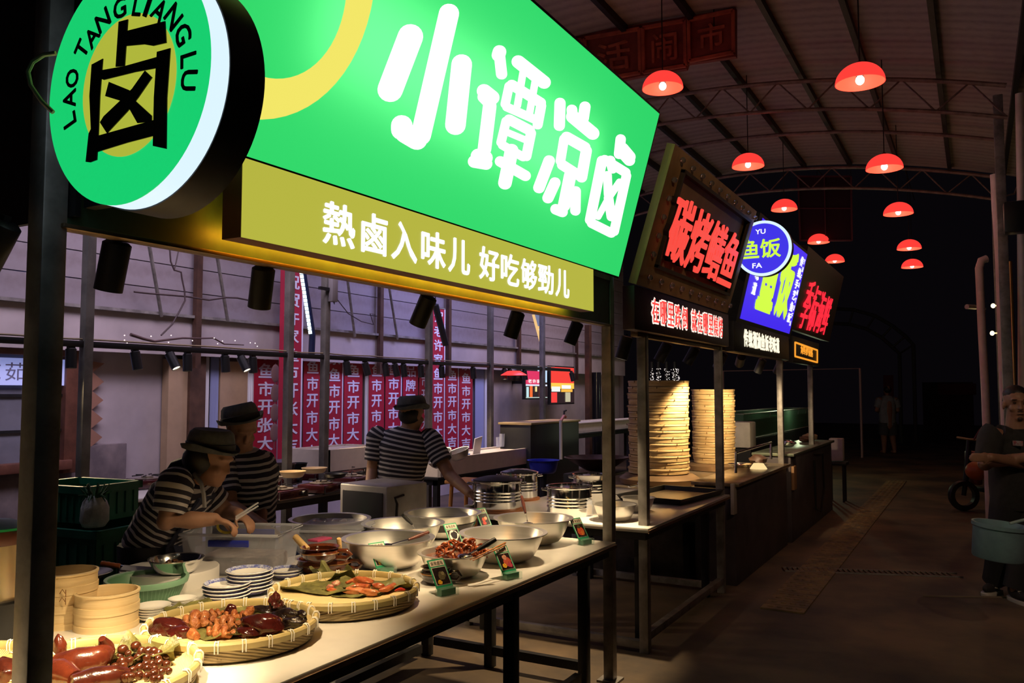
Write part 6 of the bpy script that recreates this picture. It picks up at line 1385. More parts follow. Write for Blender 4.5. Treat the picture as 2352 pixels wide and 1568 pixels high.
a = at(1660, 1066, Z=.87); t = thing('guard_rail', 'thin steel guard rail along the third stall counter', 'rail', (a.x, a.y, .87))
p = [at(x, y, X=-1.84) for x, y in ((1690, 1086), (1690, 1040), (1771, 1016), (1771, 1054))]; MB().tube(p, .012, 8).build('rail', CHROME, t)
c = at(1700, 1072, Z=.87); lathing('round_dish', c, [(0, 0), (.10, 0), (.13, .03), (.125, .033), (.095, .006), (0, .005)], CHROME, 'round steel dish at the foot of the rear steamer tower', 'dish')
# glass fish tank
GT = clear('tank_glass', (.30, .50, .38), .16, .08)
a, b = at(1708, 1012, X=-3.2), at(1862, 1012, X=-3.2); z1 = at(1780, 944, X=-3.2).z; t = thing('fish_tank', 'greenish glass fish tank beyond the third stall counter', 'tank', (-3.5, (a.y + b.y) / 2, .9)); yc = (a.y + b.y) / 2; L = b.y - a.y
mb = MB(); mb.box((-3.2, yc, (.9 + z1) / 2), (.012, L, z1 - .9)); mb.box((-3.8, yc, (.9 + z1) / 2), (.012, L, z1 - .9)); [mb.box((-3.5, yy, (.9 + z1) / 2), (.6, .012, z1 - .9)) for yy in (a.y, b.y)]; mb.build('glass_pane', GT, t)
MB().box((-3.5, yc, 1.05), (.55, L - .05, .28)).build('water', mat('green_water', (.06, .17, .085), .1, var=.3), t)
mb = MB(); [mb.tube([(-3.2, a.y, z), (-3.2, b.y, z), (-3.8, b.y, z), (-3.8, a.y, z)], .012, 6, closed=True) for z in (.9, z1)]; mb.build('edge_trim', STEEL, t)
mb = MB(); [mb.tube([(-3.22, a.y + L * f, z1), (-3.3, a.y + L * f + .12, 1.0)], .008, 6) for f in (.35, .8, .95)]; mb.build('air_hose', mat('pale_hose', (.5, .5, .45), .5), t)
MB().box((-3.5, yc, .44), (.66, L, .88)).build('stand', BLACK, t)
point('tank_light', (-3.0, yc + .6, z1 + .25), 14, (.85, 1, .6), .05)
a = at(1706, 1020, X=-2.9); t = thing('water_tub', 'grey tub end behind the rear steamer tower', 'tub', (a.x, a.y, .86)); MB().box((a.x, a.y, 1.05), (.3, .35, .36), bev=.02).build('tub_wall', mat('pale_tub', (1, 1, 1)), t); MB().box((a.x, a.y, .43), (.3, .35, .86)).build('stand', BLACK, t)
rnd = random.Random(9)
for k, (x, y, r, m, lab) in enumerate(((1740, 1008, .10, BROWNM, 'brown lump of gear on the back of the third stall'), (1810, 1012, .09, CHROME, 'shiny steel pot in a wire rack by the third post'), (1850, 1016, .08, BROWNM, 'brown bundle left of the farthest post'), (1885, 1018, .10, mat('tan_bundle', (.25, .16, .10), .7), 'tan bundle right of the farthest post'))):
    a = at(x, y, X=-2.05); a.y = min(a.y, 12.25); zt = .875 if a.y < 9.5 else .97; tag(MB().ell((a.x, a.y, zt + r * .5), (r, r * 1.3, r * .5), None, 16, 10, .15, k).build('kitchen_gear', m, loc=(a.x, a.y, zt)), lab, 'utensil')
# ================================================================== PEOPLE
SKIN = mat('skin', (.33, .17, .105), .55, var=.12, scale=14, sss=.0)
HAIR = mat('black_hair', (.010, .008, .008), .5)
STRIPE = striped('navy_white_stripes', (.020, .018, .030), (.50, .47, .47), .034, .58)
APRON = mat('navy_apron', (.020, .025, .055), .8)
HATM = mat('charcoal_felt', (.085, .090, .096), .95, var=.2, scale=30); BAND = mat('hat_band', (.012, .012, .012), .7)
DKTR = mat('dark_trousers', (.018, .018, .022), .85)
def limb(mb, pts, rad, n=14):
    """tapered limb with rounded ends; curves slightly through its joints"""
    pts = [V(p) for p in pts]; mb.tube(pts, rad, n)
    for p, r in zip(pts, rad): mb.ell(p, r, n=14, m=10)
def remesh(mb, name, m, parent, vox=.007, smooth=6):
    o = mb.build(name, m, parent); md = o.modifiers.new('r', 'REMESH'); md.mode = 'VOXEL'; md.voxel_size = vox; md.use_smooth_shade = True
    sm = o.modifiers.new('s', 'SMOOTH'); sm.iterations = smooth; sm.factor = .5
    dg = bpy.context.evaluated_depsgraph_get(); dg.update(); me = bpy.data.meshes.new_from_object(o.evaluated_get(dg)); o.modifiers.clear(); old = o.data; o.data = me; bpy.data.meshes.remove(old)
    me.materials.clear(); me.materials.append(m)
    return o
def head(mb, c, face, up=(0, 0, 1), s=1.):
    """skull, jaw, nose, brow, lips, ears; face = forward direction"""
    f = V(face).normalized(); u = V(up); l = u.cross(f).normalized(); u = f.cross(l).normalized(); R = Matrix((f, l, u)).transposed(); c = V(c)
    def q(x, y, z): return c + R @ V((x * s, y * s, z * s))
    mb.ell(q(-.012, 0, .035), (.098 * s, .076 * s, .088 * s), R); mb.ell(q(.020, 0, -.045), (.070 * s, .058 * s, .075 * s), R); mb.ell(q(.058, 0, -.092), (.026 * s, .030 * s, .022 * s), R)
    mb.ell(q(.086, 0, -.012), (.020 * s, .012 * s, .030 * s), R); mb.ell(q(.096, 0, -.026), (.016 * s, .017 * s, .012 * s), R)
    mb.ell(q(.072, 0, .032), (.022 * s, .056 * s, .014 * s), R); mb.ell(q(.080, 0, -.058), (.013 * s, .024 * s, .008 * s), R); mb.ell(q(.078, 0, -.070), (.013 * s, .020 * s, .008 * s), R)
    for k in (-1, 1): mb.ell(q(-.005, .078 * k, -.008), (.022 * s, .009 * s, .033 * s), R); mb.ell(q(.055, .040 * k, -.028), (.028 * s, .022 * s, .024 * s), R)
    return q, R
def hand(mb, w, d, palm, s=1., curl=.5, side=1):
    """w wrist, d finger direction, palm = palm normal; five separate bent fingers"""
    d = V(d).normalized(); n = V(palm); n = (n - d * n.dot(d)).normalized(); l = n.cross(d) * side; w = V(w); R = Matrix((d, l, n)).transposed()
    mb.ell(w + d * .045 * s, (.050 * s, .040 * s, .016 * s), R)
    for k, (off, L) in enumerate(((-.028, .066), (-.010, .076), (.009, .072), (.026, .056))):
        p = w + d * .080 * s + l * off * s; pts = [p]; a = 0
        for j in range(3): a += curl * (.55 + .25 * j); p = p + (d * math.cos(a) + n * math.sin(a)) * L * s * (.42, .32, .26)[j]; pts.append(p)
        limb(mb, [w + d * .05 * s + l * off * .8 * s] + pts, [.0095 * s, .0095 * s, .009 * s, .0085 * s, .0075 * s], 10)
    p0 = w + d * .025 * s - l * .034 * s; limb(mb, [p0, p0 + (d * .6 - l * .55 + n * .35).normalized() * .032 * s, p0 + (d * .9 - l * .35 + n * .6).normalized() * .062 * s], [.012 * s, .011 * s, .009 * s], 10)
def ringo(c, ax, ay, rx, ry, n=28, e=2.4):
    out = []
    for i in range(n):
        a = 2 * math.pi * i / n; ca, sa = math.cos(a), math.sin(a); k = lambda t: math.copysign(abs(t) ** (2 / e), t)
        out.append(V(c) + ax * rx * k(ca) + ay * ry * k(sa))
    return out
def garment(secs, name, m, parent, side, n=28, cap=(True, True), noise=.004):
    """loft: secs = [(centre, half width, half depth)], side = left-right direction"""
    rings = []; al = []; d0 = 0; prev = None; cs = [V(s_[0]) for s_ in secs]; out = MB()
    fine = []
    for i in range(len(secs) - 1):
        for k in range(5): u = k / 5; fine.append((cs[i].lerp(cs[i + 1], u), secs[i][1] * (1 - u) + secs[i + 1][1] * u, secs[i][2] * (1 - u) + secs[i + 1][2] * u))
    fine.append((cs[-1], secs[-1][1], secs[-1][2]))
    for i, (c, a, b) in enumerate(fine):
        T = (fine[min(i + 1, len(fine) - 1)][0] - fine[max(i - 1, 0)][0]).normalized(); x = (V(side) - T * V(side).dot(T)).normalized(); y = T.cross(x)
        w_ = 1 + noise * 3 * math.sin(i * 1.3); r = ringo(c, x, y, a * w_, b * w_, n)
        r = [p + (p - c) * noise * 6 * math.sin(5 * j * .7 + i * .9) for j, p in enumerate(r)]; rings.append(r)
        if prev is not None: d0 += (c - prev).length
        al.append(d0); prev = c
    return rings, al
def shirt(parent, torso, sleeves, side, m=STRIPE):
    mb = MB(); r, al = garment(torso, '', m, parent, side); mb.loft(r, al, (True, True))
    for s_ in sleeves:      # rounded shoulder cap, then down the arm
        (c0, w0, d0_), (c1, w1, d1_), (c2, w2, d2_) = s_; ax = (V(c2) - V(c1)).normalized(); inn = (V(c0) - V(c1)).normalized()
        secs = [(V(c1) - ax * .082 + inn * .035, .022, .022), (V(c1) - ax * .070 + inn * .028, .052, .050), (V(c1) - ax * .040 + inn * .014, .078, .074), (V(c1), w1, d1_), (V(c1).lerp(V(c2), .5), (w1 + w2) / 2, (d1_ + d2_) / 2), (V(c2), w2, d2_)]
        r2, a2 = garment(secs, '', m, parent, side if abs(ax.dot(V(side).normalized())) < .8 else (0, 0, 1), 20, noise=.003); mb.loft(r2, a2, (True, True))
    return mb.build('shirt', m, parent)
def hat(parent, c, up, fwd, s=1.):
    u = V(up).normalized(); f = (V(fwd) - u * V(fwd).dot(u)).normalized(); l = u.cross(f); R = Matrix((f, l, u)).transposed(); c = V(c)
    MB().lathe([(.094, 0), (.097, .012), (.094, .045), (.087, .075), (.072, .090), (.045, .088), (0, .080)], c, R @ Matrix.Diagonal((1.14 * s, 1 * s, 1 * s)), 36).build('hat_crown', HATM, parent); cr_ = parent.children[-1]
    mb = MB(); n = 44; vs = []
    for t in (0, 1):
        for k, rr in enumerate((.085, .100, .113, .119)):
            for j in range(n):
                a = 2 * math.pi * j / n; z = [.002, -.002, .0, .012][k] + (.020 * (k / 3) ** 2) * (abs(math.sin(a)) ** 2) - .016 * (k / 3) * max(0, math.cos(a)) - .004 * t
                vs.append(c + R @ V((rr * 1.12 * s * math.cos(a), rr * s * math.sin(a), z * s)))
    fs = []
    for i in range(3):
        for j in range(n): q_ = (i * n + j, i * n + (j + 1) % n, (i + 1) * n + (j + 1) % n, (i + 1) * n + j); fs += [q_, tuple(x + 4 * n for x in q_[::-1])]
    for j in range(n): fs += [(3 * n + j, 3 * n + (j + 1) % n, 7 * n + (j + 1) % n, 7 * n + j), ((j + 1) % n, j, 4 * n + j, 4 * n + (j + 1) % n)]
    mb.add(vs, fs, True); mb.build('hat_brim', HATM, cr_)
    MB().lathe([(.096, .002), (.0995, .004), (.0995, .030), (.096, .032)], c, R @ Matrix.Diagonal((1.14 * s, 1 * s, 1 * s)), 36).build('hat_band', BAND, cr_)
def P(x, y, D): return at(x, y, D=D)
Rt = V((.873, .488, 0)); Aw = V((-.488, .873, 0))      # photo-right and away directions on the floor
# ---- stooping worker in front (facing right)
D0 = 3.95
hip = P(352, 1262, D0 + .05); hip.z = .93
t = thing('person', 'person in a grey hat and striped shirt stooping over the counter with tongs in hand', 'person', (hip.x, hip.y, 0)); W1p = t
neck = P(446, 1092, D0); chest = P(415, 1140, D0 + .02); waist = P(375, 1205, D0 + .04); hd = P(488, 1058, D0 - .02)
sR = P(402, 1118, D0 - .17); eR = P(382, 1196, D0 - .22); wR = P(492, 1192, D0 - .16)
sL = P(455, 1112, D0 + .18); eL = P(520, 1175, D0 + .24); wL = P(548, 1180, D0 + .10)
mb = MB(); f = (Rt * .93 - Aw * .25 + V((0, 0, -.30)))
head(mb, hd, f, (.25, .1, 1), .98); limb(mb, [neck + V((0, 0, -.02)), hd + V((-.02, -.01, -.05))], [.056, .050])
limb(mb, [hip, waist, chest, neck], [.095, .095, .10, .06]); limb(mb, [sR, eR, eR.lerp(wR, .5), wR], [.058, .044, .042, .030]); limb(mb, [sL, eL, wL], [.055, .042, .03]); limb(mb, [chest, sR], [.085, .055]); limb(mb, [chest, sL], [.085, .055])
for sd in (-1, 1):
    h = hip + Aw * .09 * sd; limb(mb, [h, h + V((.02, .02, -.42)), h + V((0, 0, -.86))], [.072, .056, .042]); limb(mb, [h + V((0, 0, -.89)), h + Rt * .13 + V((0, 0, -.905))], [.035, .028])
hand(mb, wR, Rt * .9 + V((0, 0, -.25)), -Aw * .2 + V((0, 0, -1)), .95, .75, 1); hand(mb, wL, Rt * .7 - Aw * .4 + V((0, 0, -.35)), V((0, 0, -1)), .9, .6, -1)
remesh(mb, 'body', SKIN, t)
side = -Aw
shirt(t, [(hip + V((0, 0, -.06)), .17, .125), (hip, .168, .125), (waist, .165, .128), (chest, .185, .135), (chest.lerp(neck, .62), .165, .105), (neck + V((0, 0, .0)), .075, .065)],
      [[(chest.lerp(sR, .3), .10, .10), (sR, .088, .080), (sR.lerp(eR, .75), .072, .068)], [(chest.lerp(sL, .3), .10, .10), (sL, .085, .08), (sL.lerp(eL, .7), .07, .066)]], side)
r, al = garment([(hip + V((0, 0, .0)), .185, .14), (hip + V((0, 0, -.45)), .155, .12), (hip + V((0, 0, -.84)), .12, .10)], '', DKTR, t, side); MB().loft(r, al).build('trousers', DKTR, t)
# apron: front sheet with a shoulder strap
ch = chest + Rt * .13 - Aw * .02; mb = MB()
pp = [chest + Rt * .135 + V((0, 0, .0)), waist + Rt * .145, hip + Rt * .14 + V((0, 0, .0)), hip + Rt * .13 + V((0, 0, -.4))]
for i in range(3):
    a, b = pp[i], pp[i + 1]; w0, w1 = (.11, .155, .165, .17)[i], (.11, .155, .165, .17)[i + 1]
    n_ = (b - a).cross(Aw).normalized(); mb.poly([a - Aw * w0, b - Aw * w1, b + Aw * w1, a + Aw * w0], .012, n_)
mb.build('apron', APRON, t)
st = [P(446, 1088, D0 - .10), P(462, 1110, D0 - .14), P(468, 1135, D0 - .15), P(470, 1165, D0 - .15)]; MB().tube(st, .010, 6).build('apron_strap', mat('grey_strap', (.20, .19, .20), .8), t)
hat(t, hd + V((-.012, -.004, .055)), V((.10, .02, 1)), f + V((0, 0, .2)), 1.05)
ponyt = [hd + V((-.07, -.04, .02)), P(435, 1062, D0 + .02), P(400, 1072, D0 + .02), P(382, 1086, D0 + .02)]
mb = MB(); mb.tube(ponyt, [.045, .040, .030, .010], 12); mb.ell(hd + V((-.040, -.030, .012)), (.088, .088, .082)); mb.ell(hd + V((-.055, -.04, -.03)), (.06, .06, .06)); mb.build('hair', HAIR, t)
tg = thing('tongs', 'clear tongs held up by the stooping worker', 'tongs', wR + Rt * .1)
a = wR + Rt * .10; MB().tube([a, a + Rt * .10 + V((0, 0, .06))], [.006, .004], 8).tube([a + V((0, 0, .01)), a + Rt * .10 + V((0, 0, .075))], [.006, .004], 8).build('tong_arm', clear('clear_tongs', (.8, .8, .85), .35, .1), tg)
mb = MB(); c = P(522, 1208, D0 - .12); mb.tube([c + Rt * .045 * math.cos(a_) + V((0, 0, .030 * math.sin(a_))) for a_ in [math.pi * .9 + i * .33 for i in range(11)]], .006, 8); mb.build('yellow_band', mat('yellow_plastic', (.55, .50, .04), .4), tg)
# ---- second worker behind, looking down
D1 = 4.75
hip = P(560, 1200, D1 + .1); t = thing('person', 'person in a grey hat and striped shirt behind the stooping worker, face turned down', 'person', (hip.x, hip.y, 0))
neck = P(556, 1032, D1); chest = P(560, 1085, D1 + .02); waist = P(562, 1150, D1 + .06); hd = P(556, 985, D1 - .05); hip.z = max(hip.z, .90)
sL = P(601, 1068, D1 + .06); eL = P(600, 1150, D1 + .05); wL = P(597, 1215, D1 - .1); sR = P(515, 1065, D1 - .05); eR = P(528, 1160, D1 - .15); wR = P(605, 1208, D1 - .28)
f = (Rt * .55 - Aw * .75 + V((0, 0, -.55))); mb = MB(); head(mb, hd, f, (.15, -.1, 1), 1.0); limb(mb, [neck + V((0, 0, -.03)), hd + V((0, .01, -.05))], [.060, .056])
limb(mb, [hip, waist, chest, neck], [.095, .095, .10, .06]); limb(mb, [sL, eL, wL], [.058, .046, .032]); limb(mb, [sR, eR, wR], [.058, .046, .032]); limb(mb, [chest, sR], [.085, .055]); limb(mb, [chest, sL], [.085, .055])
for sd in (-1, 1):
    h = hip + Rt * .09 * sd; limb(mb, [h, V((h.x, h.y, .48)), V((h.x, h.y, .07))], [.072, .056, .042]); limb(mb, [V((h.x, h.y, .035)), V((h.x, h.y, .03)) + Rt * .08 - Aw * .1], [.035, .028])
hand(mb, wL, Rt * .3 - Aw * .5 + V((0, 0, -.8)), -Rt, .95, .5, 1); hand(mb, wR, Rt * .85 + V((0, 0, -.4)), V((0, 0, -1)), .95, .5, -1)
remesh(mb, 'body', SKIN, t); side = Rt
shirt(t, [(hip + V((0, 0, -.03)), .18, .125), (waist, .178, .13), (chest, .20, .138), (chest.lerp(neck, .65), .165, .10), (neck, .078, .068)], [[(chest.lerp(sL, .3), .10, .10), (sL, .085, .08), (sL.lerp(eL, .72), .074, .070)], [(chest.lerp(sR, .3), .10, .10), (sR, .085, .08), (sR.lerp(eR, .72), .074, .07)]], side)
r, al = garment([(hip + V((0, 0, -.02)), .18, .135), (V((hip.x, hip.y, .5)), .16, .12), (V((hip.x, hip.y, .08)), .13, .10)], '', DKTR, t, side); MB().loft(r, al).build('trousers', DKTR, t)
hat(t, hd + V((-.01, 0, .045)), V((-.05, -.10, 1)) - Rt * .12, f + V((0, 0, .3)), 1.08)
mb = MB(); mb.ell(hd - f.normalized() * .03 + V((0, 0, .01)), (.082, .082, .07)); mb.build('hair', HAIR, t)
# ---- third worker, back turned
D2 = 6.25
hip = P(918, 1150, D2); hip.z = .92; t = thing('person', 'person in a grey hat and striped shirt seen from behind, reaching to the steel pots', 'person', (hip.x, hip.y, 0))
neck = P(938, 984, D2); chest = P(928, 1030, D2); waist = P(920, 1090, D2); hd = P(946, 953, D2)
sL = P(868, 1005, D2); eL = P(855, 1080, D2 - .03); wL = P(846, 1140, D2 - .2); sR = P(990, 1012, D2); eR = P(1032, 1090, D2 - .1); wR = P(1078, 1132, D2 - .30)
f = (Aw * .75 + Rt * .60 + V((0, 0, -.12))); mb = MB(); head(mb, hd, f, (0, 0, 1), 1.02); limb(mb, [neck + V((0, 0, -.03)), hd + V((0, 0, -.05))], [.062, .058])
limb(mb, [hip, waist, chest, neck], [.095, .095, .10, .06]); limb(mb, [sL, eL, wL], [.06, .046, .032]); limb(mb, [sR, eR, eR.lerp(wR, .5), wR], [.06, .047, .043, .032]); limb(mb, [chest, sR], [.085, .055]); limb(mb, [chest, sL], [.085, .055])
for sd in (-1, 1):
    h = hip + Rt * .09 * sd; limb(mb, [h, V((h.x, h.y, .48)), V((h.x, h.y, .07))], [.072, .056, .042]); limb(mb, [V((h.x, h.y, .035)), V((h.x, h.y, .03)) + Aw * .12], [.035, .028])
hand(mb, wL, V((0, 0, -1)) - Aw * .3, Rt, .95, .5, 1); hand(mb, wR, Rt * .7 - Aw * .3 + V((0, 0, -.6)), V((0, 0, -1)), .95, .6, 1)
remesh(mb, 'body', SKIN, t); side = Rt
shirt(t, [(hip + V((0, 0, -.10)), .165, .12), (waist, .178, .125), (chest, .205, .135), (chest.lerp(neck, .66), .18, .10), (neck + V((0, 0, .005)), .076, .066)], [[(chest.lerp(sL, .30), .10, .10), (sL, .086, .082), (sL.lerp(eL, .70), .072, .068)], [(chest.lerp(sR, .30), .10, .10), (sR, .086, .082), (sR.lerp(eR, .62), .076, .07)]], side)
r, al = garment([(hip + V((0, 0, -.06)), .17, .13), (V((hip.x, hip.y, .5)), .16, .12), (V((hip.x, hip.y, .08)), .13, .10)], '', DKTR, t, side); MB().loft(r, al).build('trousers', DKTR, t)
hat(t, hd + V((0, 0, .05)), V((0, 0, 1)) + Rt * .06 * -1, f, 1.08)
mb = MB(); mb.ell(hd - f.normalized() * .028 + V((0, 0, .0)), (.086, .080, .075)); mb.build('hair', HAIR, t)
# ---- man standing in the aisle, arms crossed
D3 = 7.5
gp = at(2306, 1372, Z=0); Fx = V((-.40, -.92, 0)).normalized(); Sx = V((Fx.y, -Fx.x, 0)) * -1   # facing the camera; Sx points to photo right
Sx = V((.92, -.40, 0))
Dm = (at(2318, 1375, Z=0) - EY).dot(_f)
def M(x, y, d=0.): return at(x, y, D=Dm + d)
hd = M(2334, 928); neck = M(2334, 978); chest = M(2336, 1025); waist = M(2336, 1110); hip = M(2336, 1160)
t = thing('person', 'person in black clothes with folded arms standing in the dark aisle at the right edge', 'person', (hip.x, hip.y, 0))
f = -Aw * .9 - Rt * .25 + V((0, 0, -.03)); mb = MB(); q, R = head(mb, hd, f, (0, 0, 1), 1.15); limb(mb, [chest, neck, hd + V((0, 0, -.06))], [.10, .078, .070])
sR_, sL_ = M(2280, 1000), M(2394, 1000); eR_, eL_ = M(2262, 1065, -.08), M(2410, 1068, -.08)
limb(mb, [hip, waist, chest], [.12, .12, .125]); limb(mb, [chest, sR_], [.10, .07]); limb(mb, [chest, sL_], [.10, .07])
wr1 = M(2370, 1048, -.30); limb(mb, [sR_, eR_, eR_.lerp(wr1, .5), wr1], [.068, .054, .048, .036]); wr2 = M(2275, 1050, -.30); limb(mb, [sL_, eL_, eL_.lerp(wr2, .5) + V((0, 0, -.01)), wr2], [.068, .054, .048, .034])
hand(mb, wr2, -Rt, Aw, 1, .4, 1); hand(mb, wr1, Rt, Aw, 1, .4, -1)
fR, fL = at(2285, 1362, Z=0), at(2334, 1380, Z=0)
for ft, hx in ((fR, -.1), (fL, .09)):
    h = hip + Rt * hx; k_ = h.lerp(V((ft.x, ft.y, .05)), .5) - Aw * .02; limb(mb, [h, k_, V((ft.x, ft.y, .09))], [.075, .06, .045])
remesh(mb, 'body', mat('dim_skin', (.30, .155, .10), .5, var=.1, scale=14), t)
side = Rt; BT = mat('black_tshirt', (.020, .019, .020), .85, var=.3, scale=20)
mb = MB(); r, al = garment([(hip + V((0, 0, -.02)), .19, .145), (waist, .195, .165), (chest, .215, .155), (chest.lerp(neck, .62), .185, .115), (neck.lerp(chest, .10), .095, .095)], '', BT, t, side); mb.loft(r, al)
for s_, e_ in ((sR_, eR_), (sL_, eL_)): r, al = garment([(chest.lerp(s_, .30), .125, .12), (s_, .105, .10), (s_.lerp(e_, .80), .085, .082)], '', BT, t, side, 18); mb.loft(r, al)
sh_ = mb.build('shirt', BT, t)
a = M(2338, 1018, -.165); MB().box(a, (.075, .012, .04), Matrix.Rotation(-.45 + math.pi, 3, 'Z'), .003).build('chest_badge', mat('red_grey_badge', (.32, .06, .07), .7, col2=(.3, .3, .3), scale=60), sh_)
mb = MB()
for ft, hx in ((fR, -.1), (fL, .09)):
    h = hip + Rt * hx; b = V((ft.x, ft.y, .10)); r, al = garment([(hip + V((0, 0, .03)) + Rt * hx * .6, .13, .145), (h.lerp(b, .5) - Aw * .02, .095, .095), (b, .085, .085)], '', DKTR, t, side, 20); mb.loft(r, al)
mb.build('trousers', DKTR, t)
for ft, dr in ((fR, -Rt * .75 - Aw * .55), (fL, -Aw)):
    dr = V(dr).normalized(); sd = V((-dr.y, dr.x, 0)); Rm_ = Matrix((dr, sd, V((0, 0, 1)))).transposed(); o_ = V((ft.x, ft.y, 0))
    mb = MB(); mb.ell(o_ + dr * .05 + V((0, 0, .055)), (.135, .046, .042), Rm_); mb.ell(o_ - dr * .02 + V((0, 0, .075)), (.06, .043, .05), Rm_); sh = remesh(mb, 'shoe', mat('black_canvas', (.018, .016, .016), .8), t, .006, 3)
    MB().loft([ringo(o_ + dr * .05 + V((0, 0, z)), dr, sd, .142 * k_, .050 * k_, 28, 2.6) for z, k_ in ((.0, 1), (.022, 1.02), (.028, .98))]).build('white_sole', mat('white_rubber', (.52, .48, .44), .6), sh)
    mb = MB()
    for k in range(4): mb.tube([o_ + dr * (.055 + .018 * k) + sd * .028 + V((0, 0, .098 - .009 * k)), o_ + dr * (.06 + .018 * k) + V((0, 0, .106 - .010 * k)), o_ + dr * (.055 + .018 * k) - sd * .028 + V((0, 0, .098 - .009 * k))], .006, 5)
    mb.build('white_lace', mat('white_rubber', (1, 1, 1)), sh)
    MB().tube([o_ - dr * .04 + sd * .046 + V((0, 0, .06)), o_ + dr * .04 + sd * .050 + V((0, 0, .05)), o_ + dr * .09 + sd * .045 + V((0, 0, .065))], .005, 5).build('white_side_stripe', mat('white_rubber', (1, 1, 1)), sh)
mb = MB(); mb.ell(q(-.020, 0, .068), (.106, .086, .076), R); mb.ell(q(-.05, 0, .02), (.070, .084, .08), R); mb.build('hair', HAIR, t)
mb = MB(); [mb.ell(q(.082, .033 * k, .012), (.008, .013, .0055), R, 10, 6) for k in (-1, 1)]; mb.build('eye', mat('dark_eye', (.02, .012, .010), .2), t)
mb = MB(); [mb.ell(q(.090, .035 * k, .034), (.007, .022, .004), R, 10, 6) for k in (-1, 1)]; mb.build('eyebrow', HAIR, t)
mb = MB(); mb.ell(q(.088, 0, -.0655), (.010, .024, .0035), R, 12, 6); mb.ell(q(.078, 0, -.096), (.016, .020, .014), R, 12, 8); mb.ell(q(.090, 0, -.046), (.009, .022, .005), R, 12, 6); mb.build('beard', mat('stubble', (.05, .028, .022), .7), t)
# enamel pail carried at the right (its bearer stands outside the frame)
c = at(2292, 1282, D=5.6); t = thing('enamel_pail', 'pale teal enamel pail hanging before the legs of the person in black', 'pail', c); Rr = .165; Hh = .235; TL = mat('teal_enamel', (.18, .29, .35), .35, var=.15)
Rq = Euler((.0, .10, 0)).to_matrix()
MB().lathe([(0, 0), (Rr * .92, 0), (Rr * .96, .01), (Rr, Hh * .86), (Rr * 1.06, Hh * .9), (Rr * 1.06, Hh), (Rr * .98, Hh), (Rr * .93, Hh * .85), (Rr * .90, .02), (0, .015)], c, Rq, 48).build('body', TL, t)
MB().lathe([(0, Hh * .80), (Rr * .93, Hh * .80), (Rr * .6, Hh * .84), (0, Hh * .88)], c, Rq, 40).build('inner_lid', mat('pale_teal_lid', (.30, .42, .42), .3), t)
hp = [c + Rq @ (Rt * Rr * 1.02 * math.cos(a) + V((0, 0, Hh * .93 + .10 * math.sin(a)))) for a in [math.pi * i / 14 for i in range(15)]]; hp = [c + Rq @ V((0, 0, Hh * .95)) + Rt * (Rr * .2 + .30 * i / 8) + V((0, 0, .02 + .035 * math.sin(i / 8 * 2.4))) - Aw * .05 for i in range(9)]
MB().tube(hp, .010, 8).build('handle', mat('pale_teal_lid', (1, 1, 1)), t)
# parked scooter with an orange ball behind
a = at(2222, 1150, D=11.5); t = thing('scooter', 'parked dark scooter half hidden behind the person in black', 'scooter', (a.x, a.y, 0)); BR_ = mat('dull_red_paint', (.12, .025, .02), .4)
o_ = V((a.x, a.y, 0)); fw = Rt
for s_, nm in ((-.05, 'front_wheel'), (.95, 'rear_wheel')): MB().lathe([(.14, -.04), (.20, -.045), (.215, 0), (.20, .045), (.14, .04), (.14, -.04)], o_ + fw * s_ + V((0, 0, .215)), frame(Aw), 28).build(nm, BLACK, t)
MB().tube([o_ + fw * -.05 + V((0, 0, .215)), o_ + fw * .02 + V((0, 0, .62)), o_ + fw * .05 + V((0, 0, .98))], [.03, .04, .03], 12).build('steering_column', STEELB, t)
MB().box(o_ + fw * .10 + V((0, 0, .60)), (.10, .30, .46), Matrix.Rotation(.51, 3, 'Z'), .03).build('front_shield', BR_, t)
MB().box(o_ + fw * .42 + V((0, 0, .30)), (.5, .26, .07), Matrix.Rotation(.51, 3, 'Z'), .02).build('foot_deck', STEELB, t)
MB().box(o_ + fw * .85 + V((0, 0, .50)), (.5, .28, .36), Matrix.Rotation(.51, 3, 'Z'), .06).build('rear_body', BR_, t); MB().box(o_ + fw * .82 + V((0, 0, .72)), (.56, .26, .09), Matrix.Rotation(.51, 3, 'Z'), .03).build('seat', BLACK, t)
MB().tube([o_ + fw * .05 - Aw * .30 + V((0, 0, 1.0)), o_ + fw * .05 + V((0, 0, .99)), o_ + fw * .05 + Aw * .30 + V((0, 0, 1.0))], .016, 8).build('handlebar', mat('worn_gold_bar', (.30, .16, .06), .4, .5), t)
MB().tube([o_ + fw * -.02 - Aw * .25 + V((0, 0, 1.0)), o_ + fw * .05 - Aw * .28 + V((0, 0, 1.14)), o_ + fw * .22 - Aw * .28 + V((0, 0, 1.14))], .012, 8).build('mirror_arm', BR_, t)
c = at(2243, 1081, D=10.9); t = thing('orange_helmet', 'round dull orange helmet hanging on the scooter front', 'helmet', c - V((0, 0, .085)))
MB().ell(c, (.135, .135, .125), n=24, m=16).build('shell', mat('dull_orange', (.42, .10, .02), .45), t); MB().tube([c + V((0, 0, .07)), o_ + fw * .05 - Aw * .28 + V((0, 0, 1.0))], .006, 6).build('strap', BLACK, t)
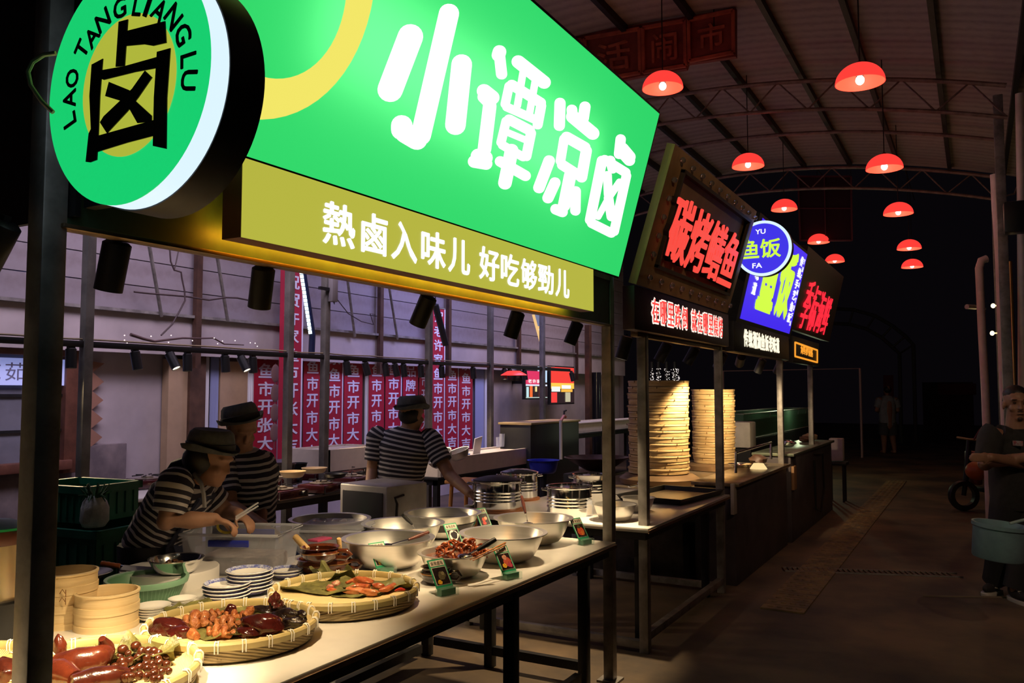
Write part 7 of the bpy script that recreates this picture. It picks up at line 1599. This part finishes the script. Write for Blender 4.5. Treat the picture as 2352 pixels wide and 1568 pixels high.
# ---- far passer-by seen from behind
gp = at(2038, 1041, Z=0); Dm = (gp - EY).dot(_f)
def Q(x, y, d=0.): return at(x, y, D=Dm + d)
t = thing('person', 'person in a grey shirt and shorts walking away far down the aisle', 'person', (gp.x, gp.y, 0))
mb = MB(); hd = Q(2038, 897); head(mb, hd, Aw, (0, 0, 1), 1.1); ch = Q(2037, 930); hp_ = Q(2039, 975)
limb(mb, [hp_, ch, Q(2038, 912)], [.16, .18, .07]); limb(mb, [ch, Q(2020, 918)], [.15, .08]); limb(mb, [ch, Q(2056, 918)], [.15, .08])
for s_, ex in ((2018, 2014), (2058, 2062)): limb(mb, [Q(s_, 918), Q(ex, 942, -.05), Q(2026 if s_ < 2038 else 2052, 950, .25)], [.075, .055, .045])
for x0, x1 in ((2030, 2031), (2047, 2055)): a = Q(x1, 1036); a.z = .09; limb(mb, [Q(x0, 980), Q((x0 + x1) / 2, 1008), a], [.10, .075, .05]); limb(mb, [V((a.x, a.y, .05)), V((a.x, a.y, .04)) + Aw * .16], [.05, .04])
for x in (2025, 2053): hand(mb, Q(x, 951, .25), Rt * (1 if x < 2038 else -1), Aw, 1., .6)
remesh(mb, 'body', SKIN, t, .012, 4)
GT_ = mat('grey_tshirt', (.26, .29, .30), .85, var=.15); mb = MB(); r, al = garment([(Q(2039, 976), .20, .15), (ch, .225, .17), (Q(2038, 915), .19, .12), (Q(2038, 908), .09, .09)], '', GT_, t, Rt); mb.loft(r, al)
for s_, ex in ((2020, 2014), (2056, 2062)): r, al = garment([(Q((s_ + 2038) / 2, 922), .11, .10), (Q(s_, 919), .10, .10), (Q(ex, 936, -.03), .085, .08)], '', GT_, t, Rt, 14); mb.loft(r, al)
mb.build('shirt', GT_, t); SHT = mat('dark_grey_shorts', (.07, .075, .08), .9); mb = MB()
for x0, x1 in ((2031, 2030), (2047, 2050)): r, al = garment([(Q(x0, 970), .13, .15), (Q(x1, 998), .12, .13)], '', SHT, t, Rt, 16); mb.loft(r, al)
mb.build('shorts', SHT, t); mb = MB(); mb.ell(hd - Aw * .02 + V((0, 0, .03)), (.10, .10, .10)); mb.build('hair', HAIR, t)
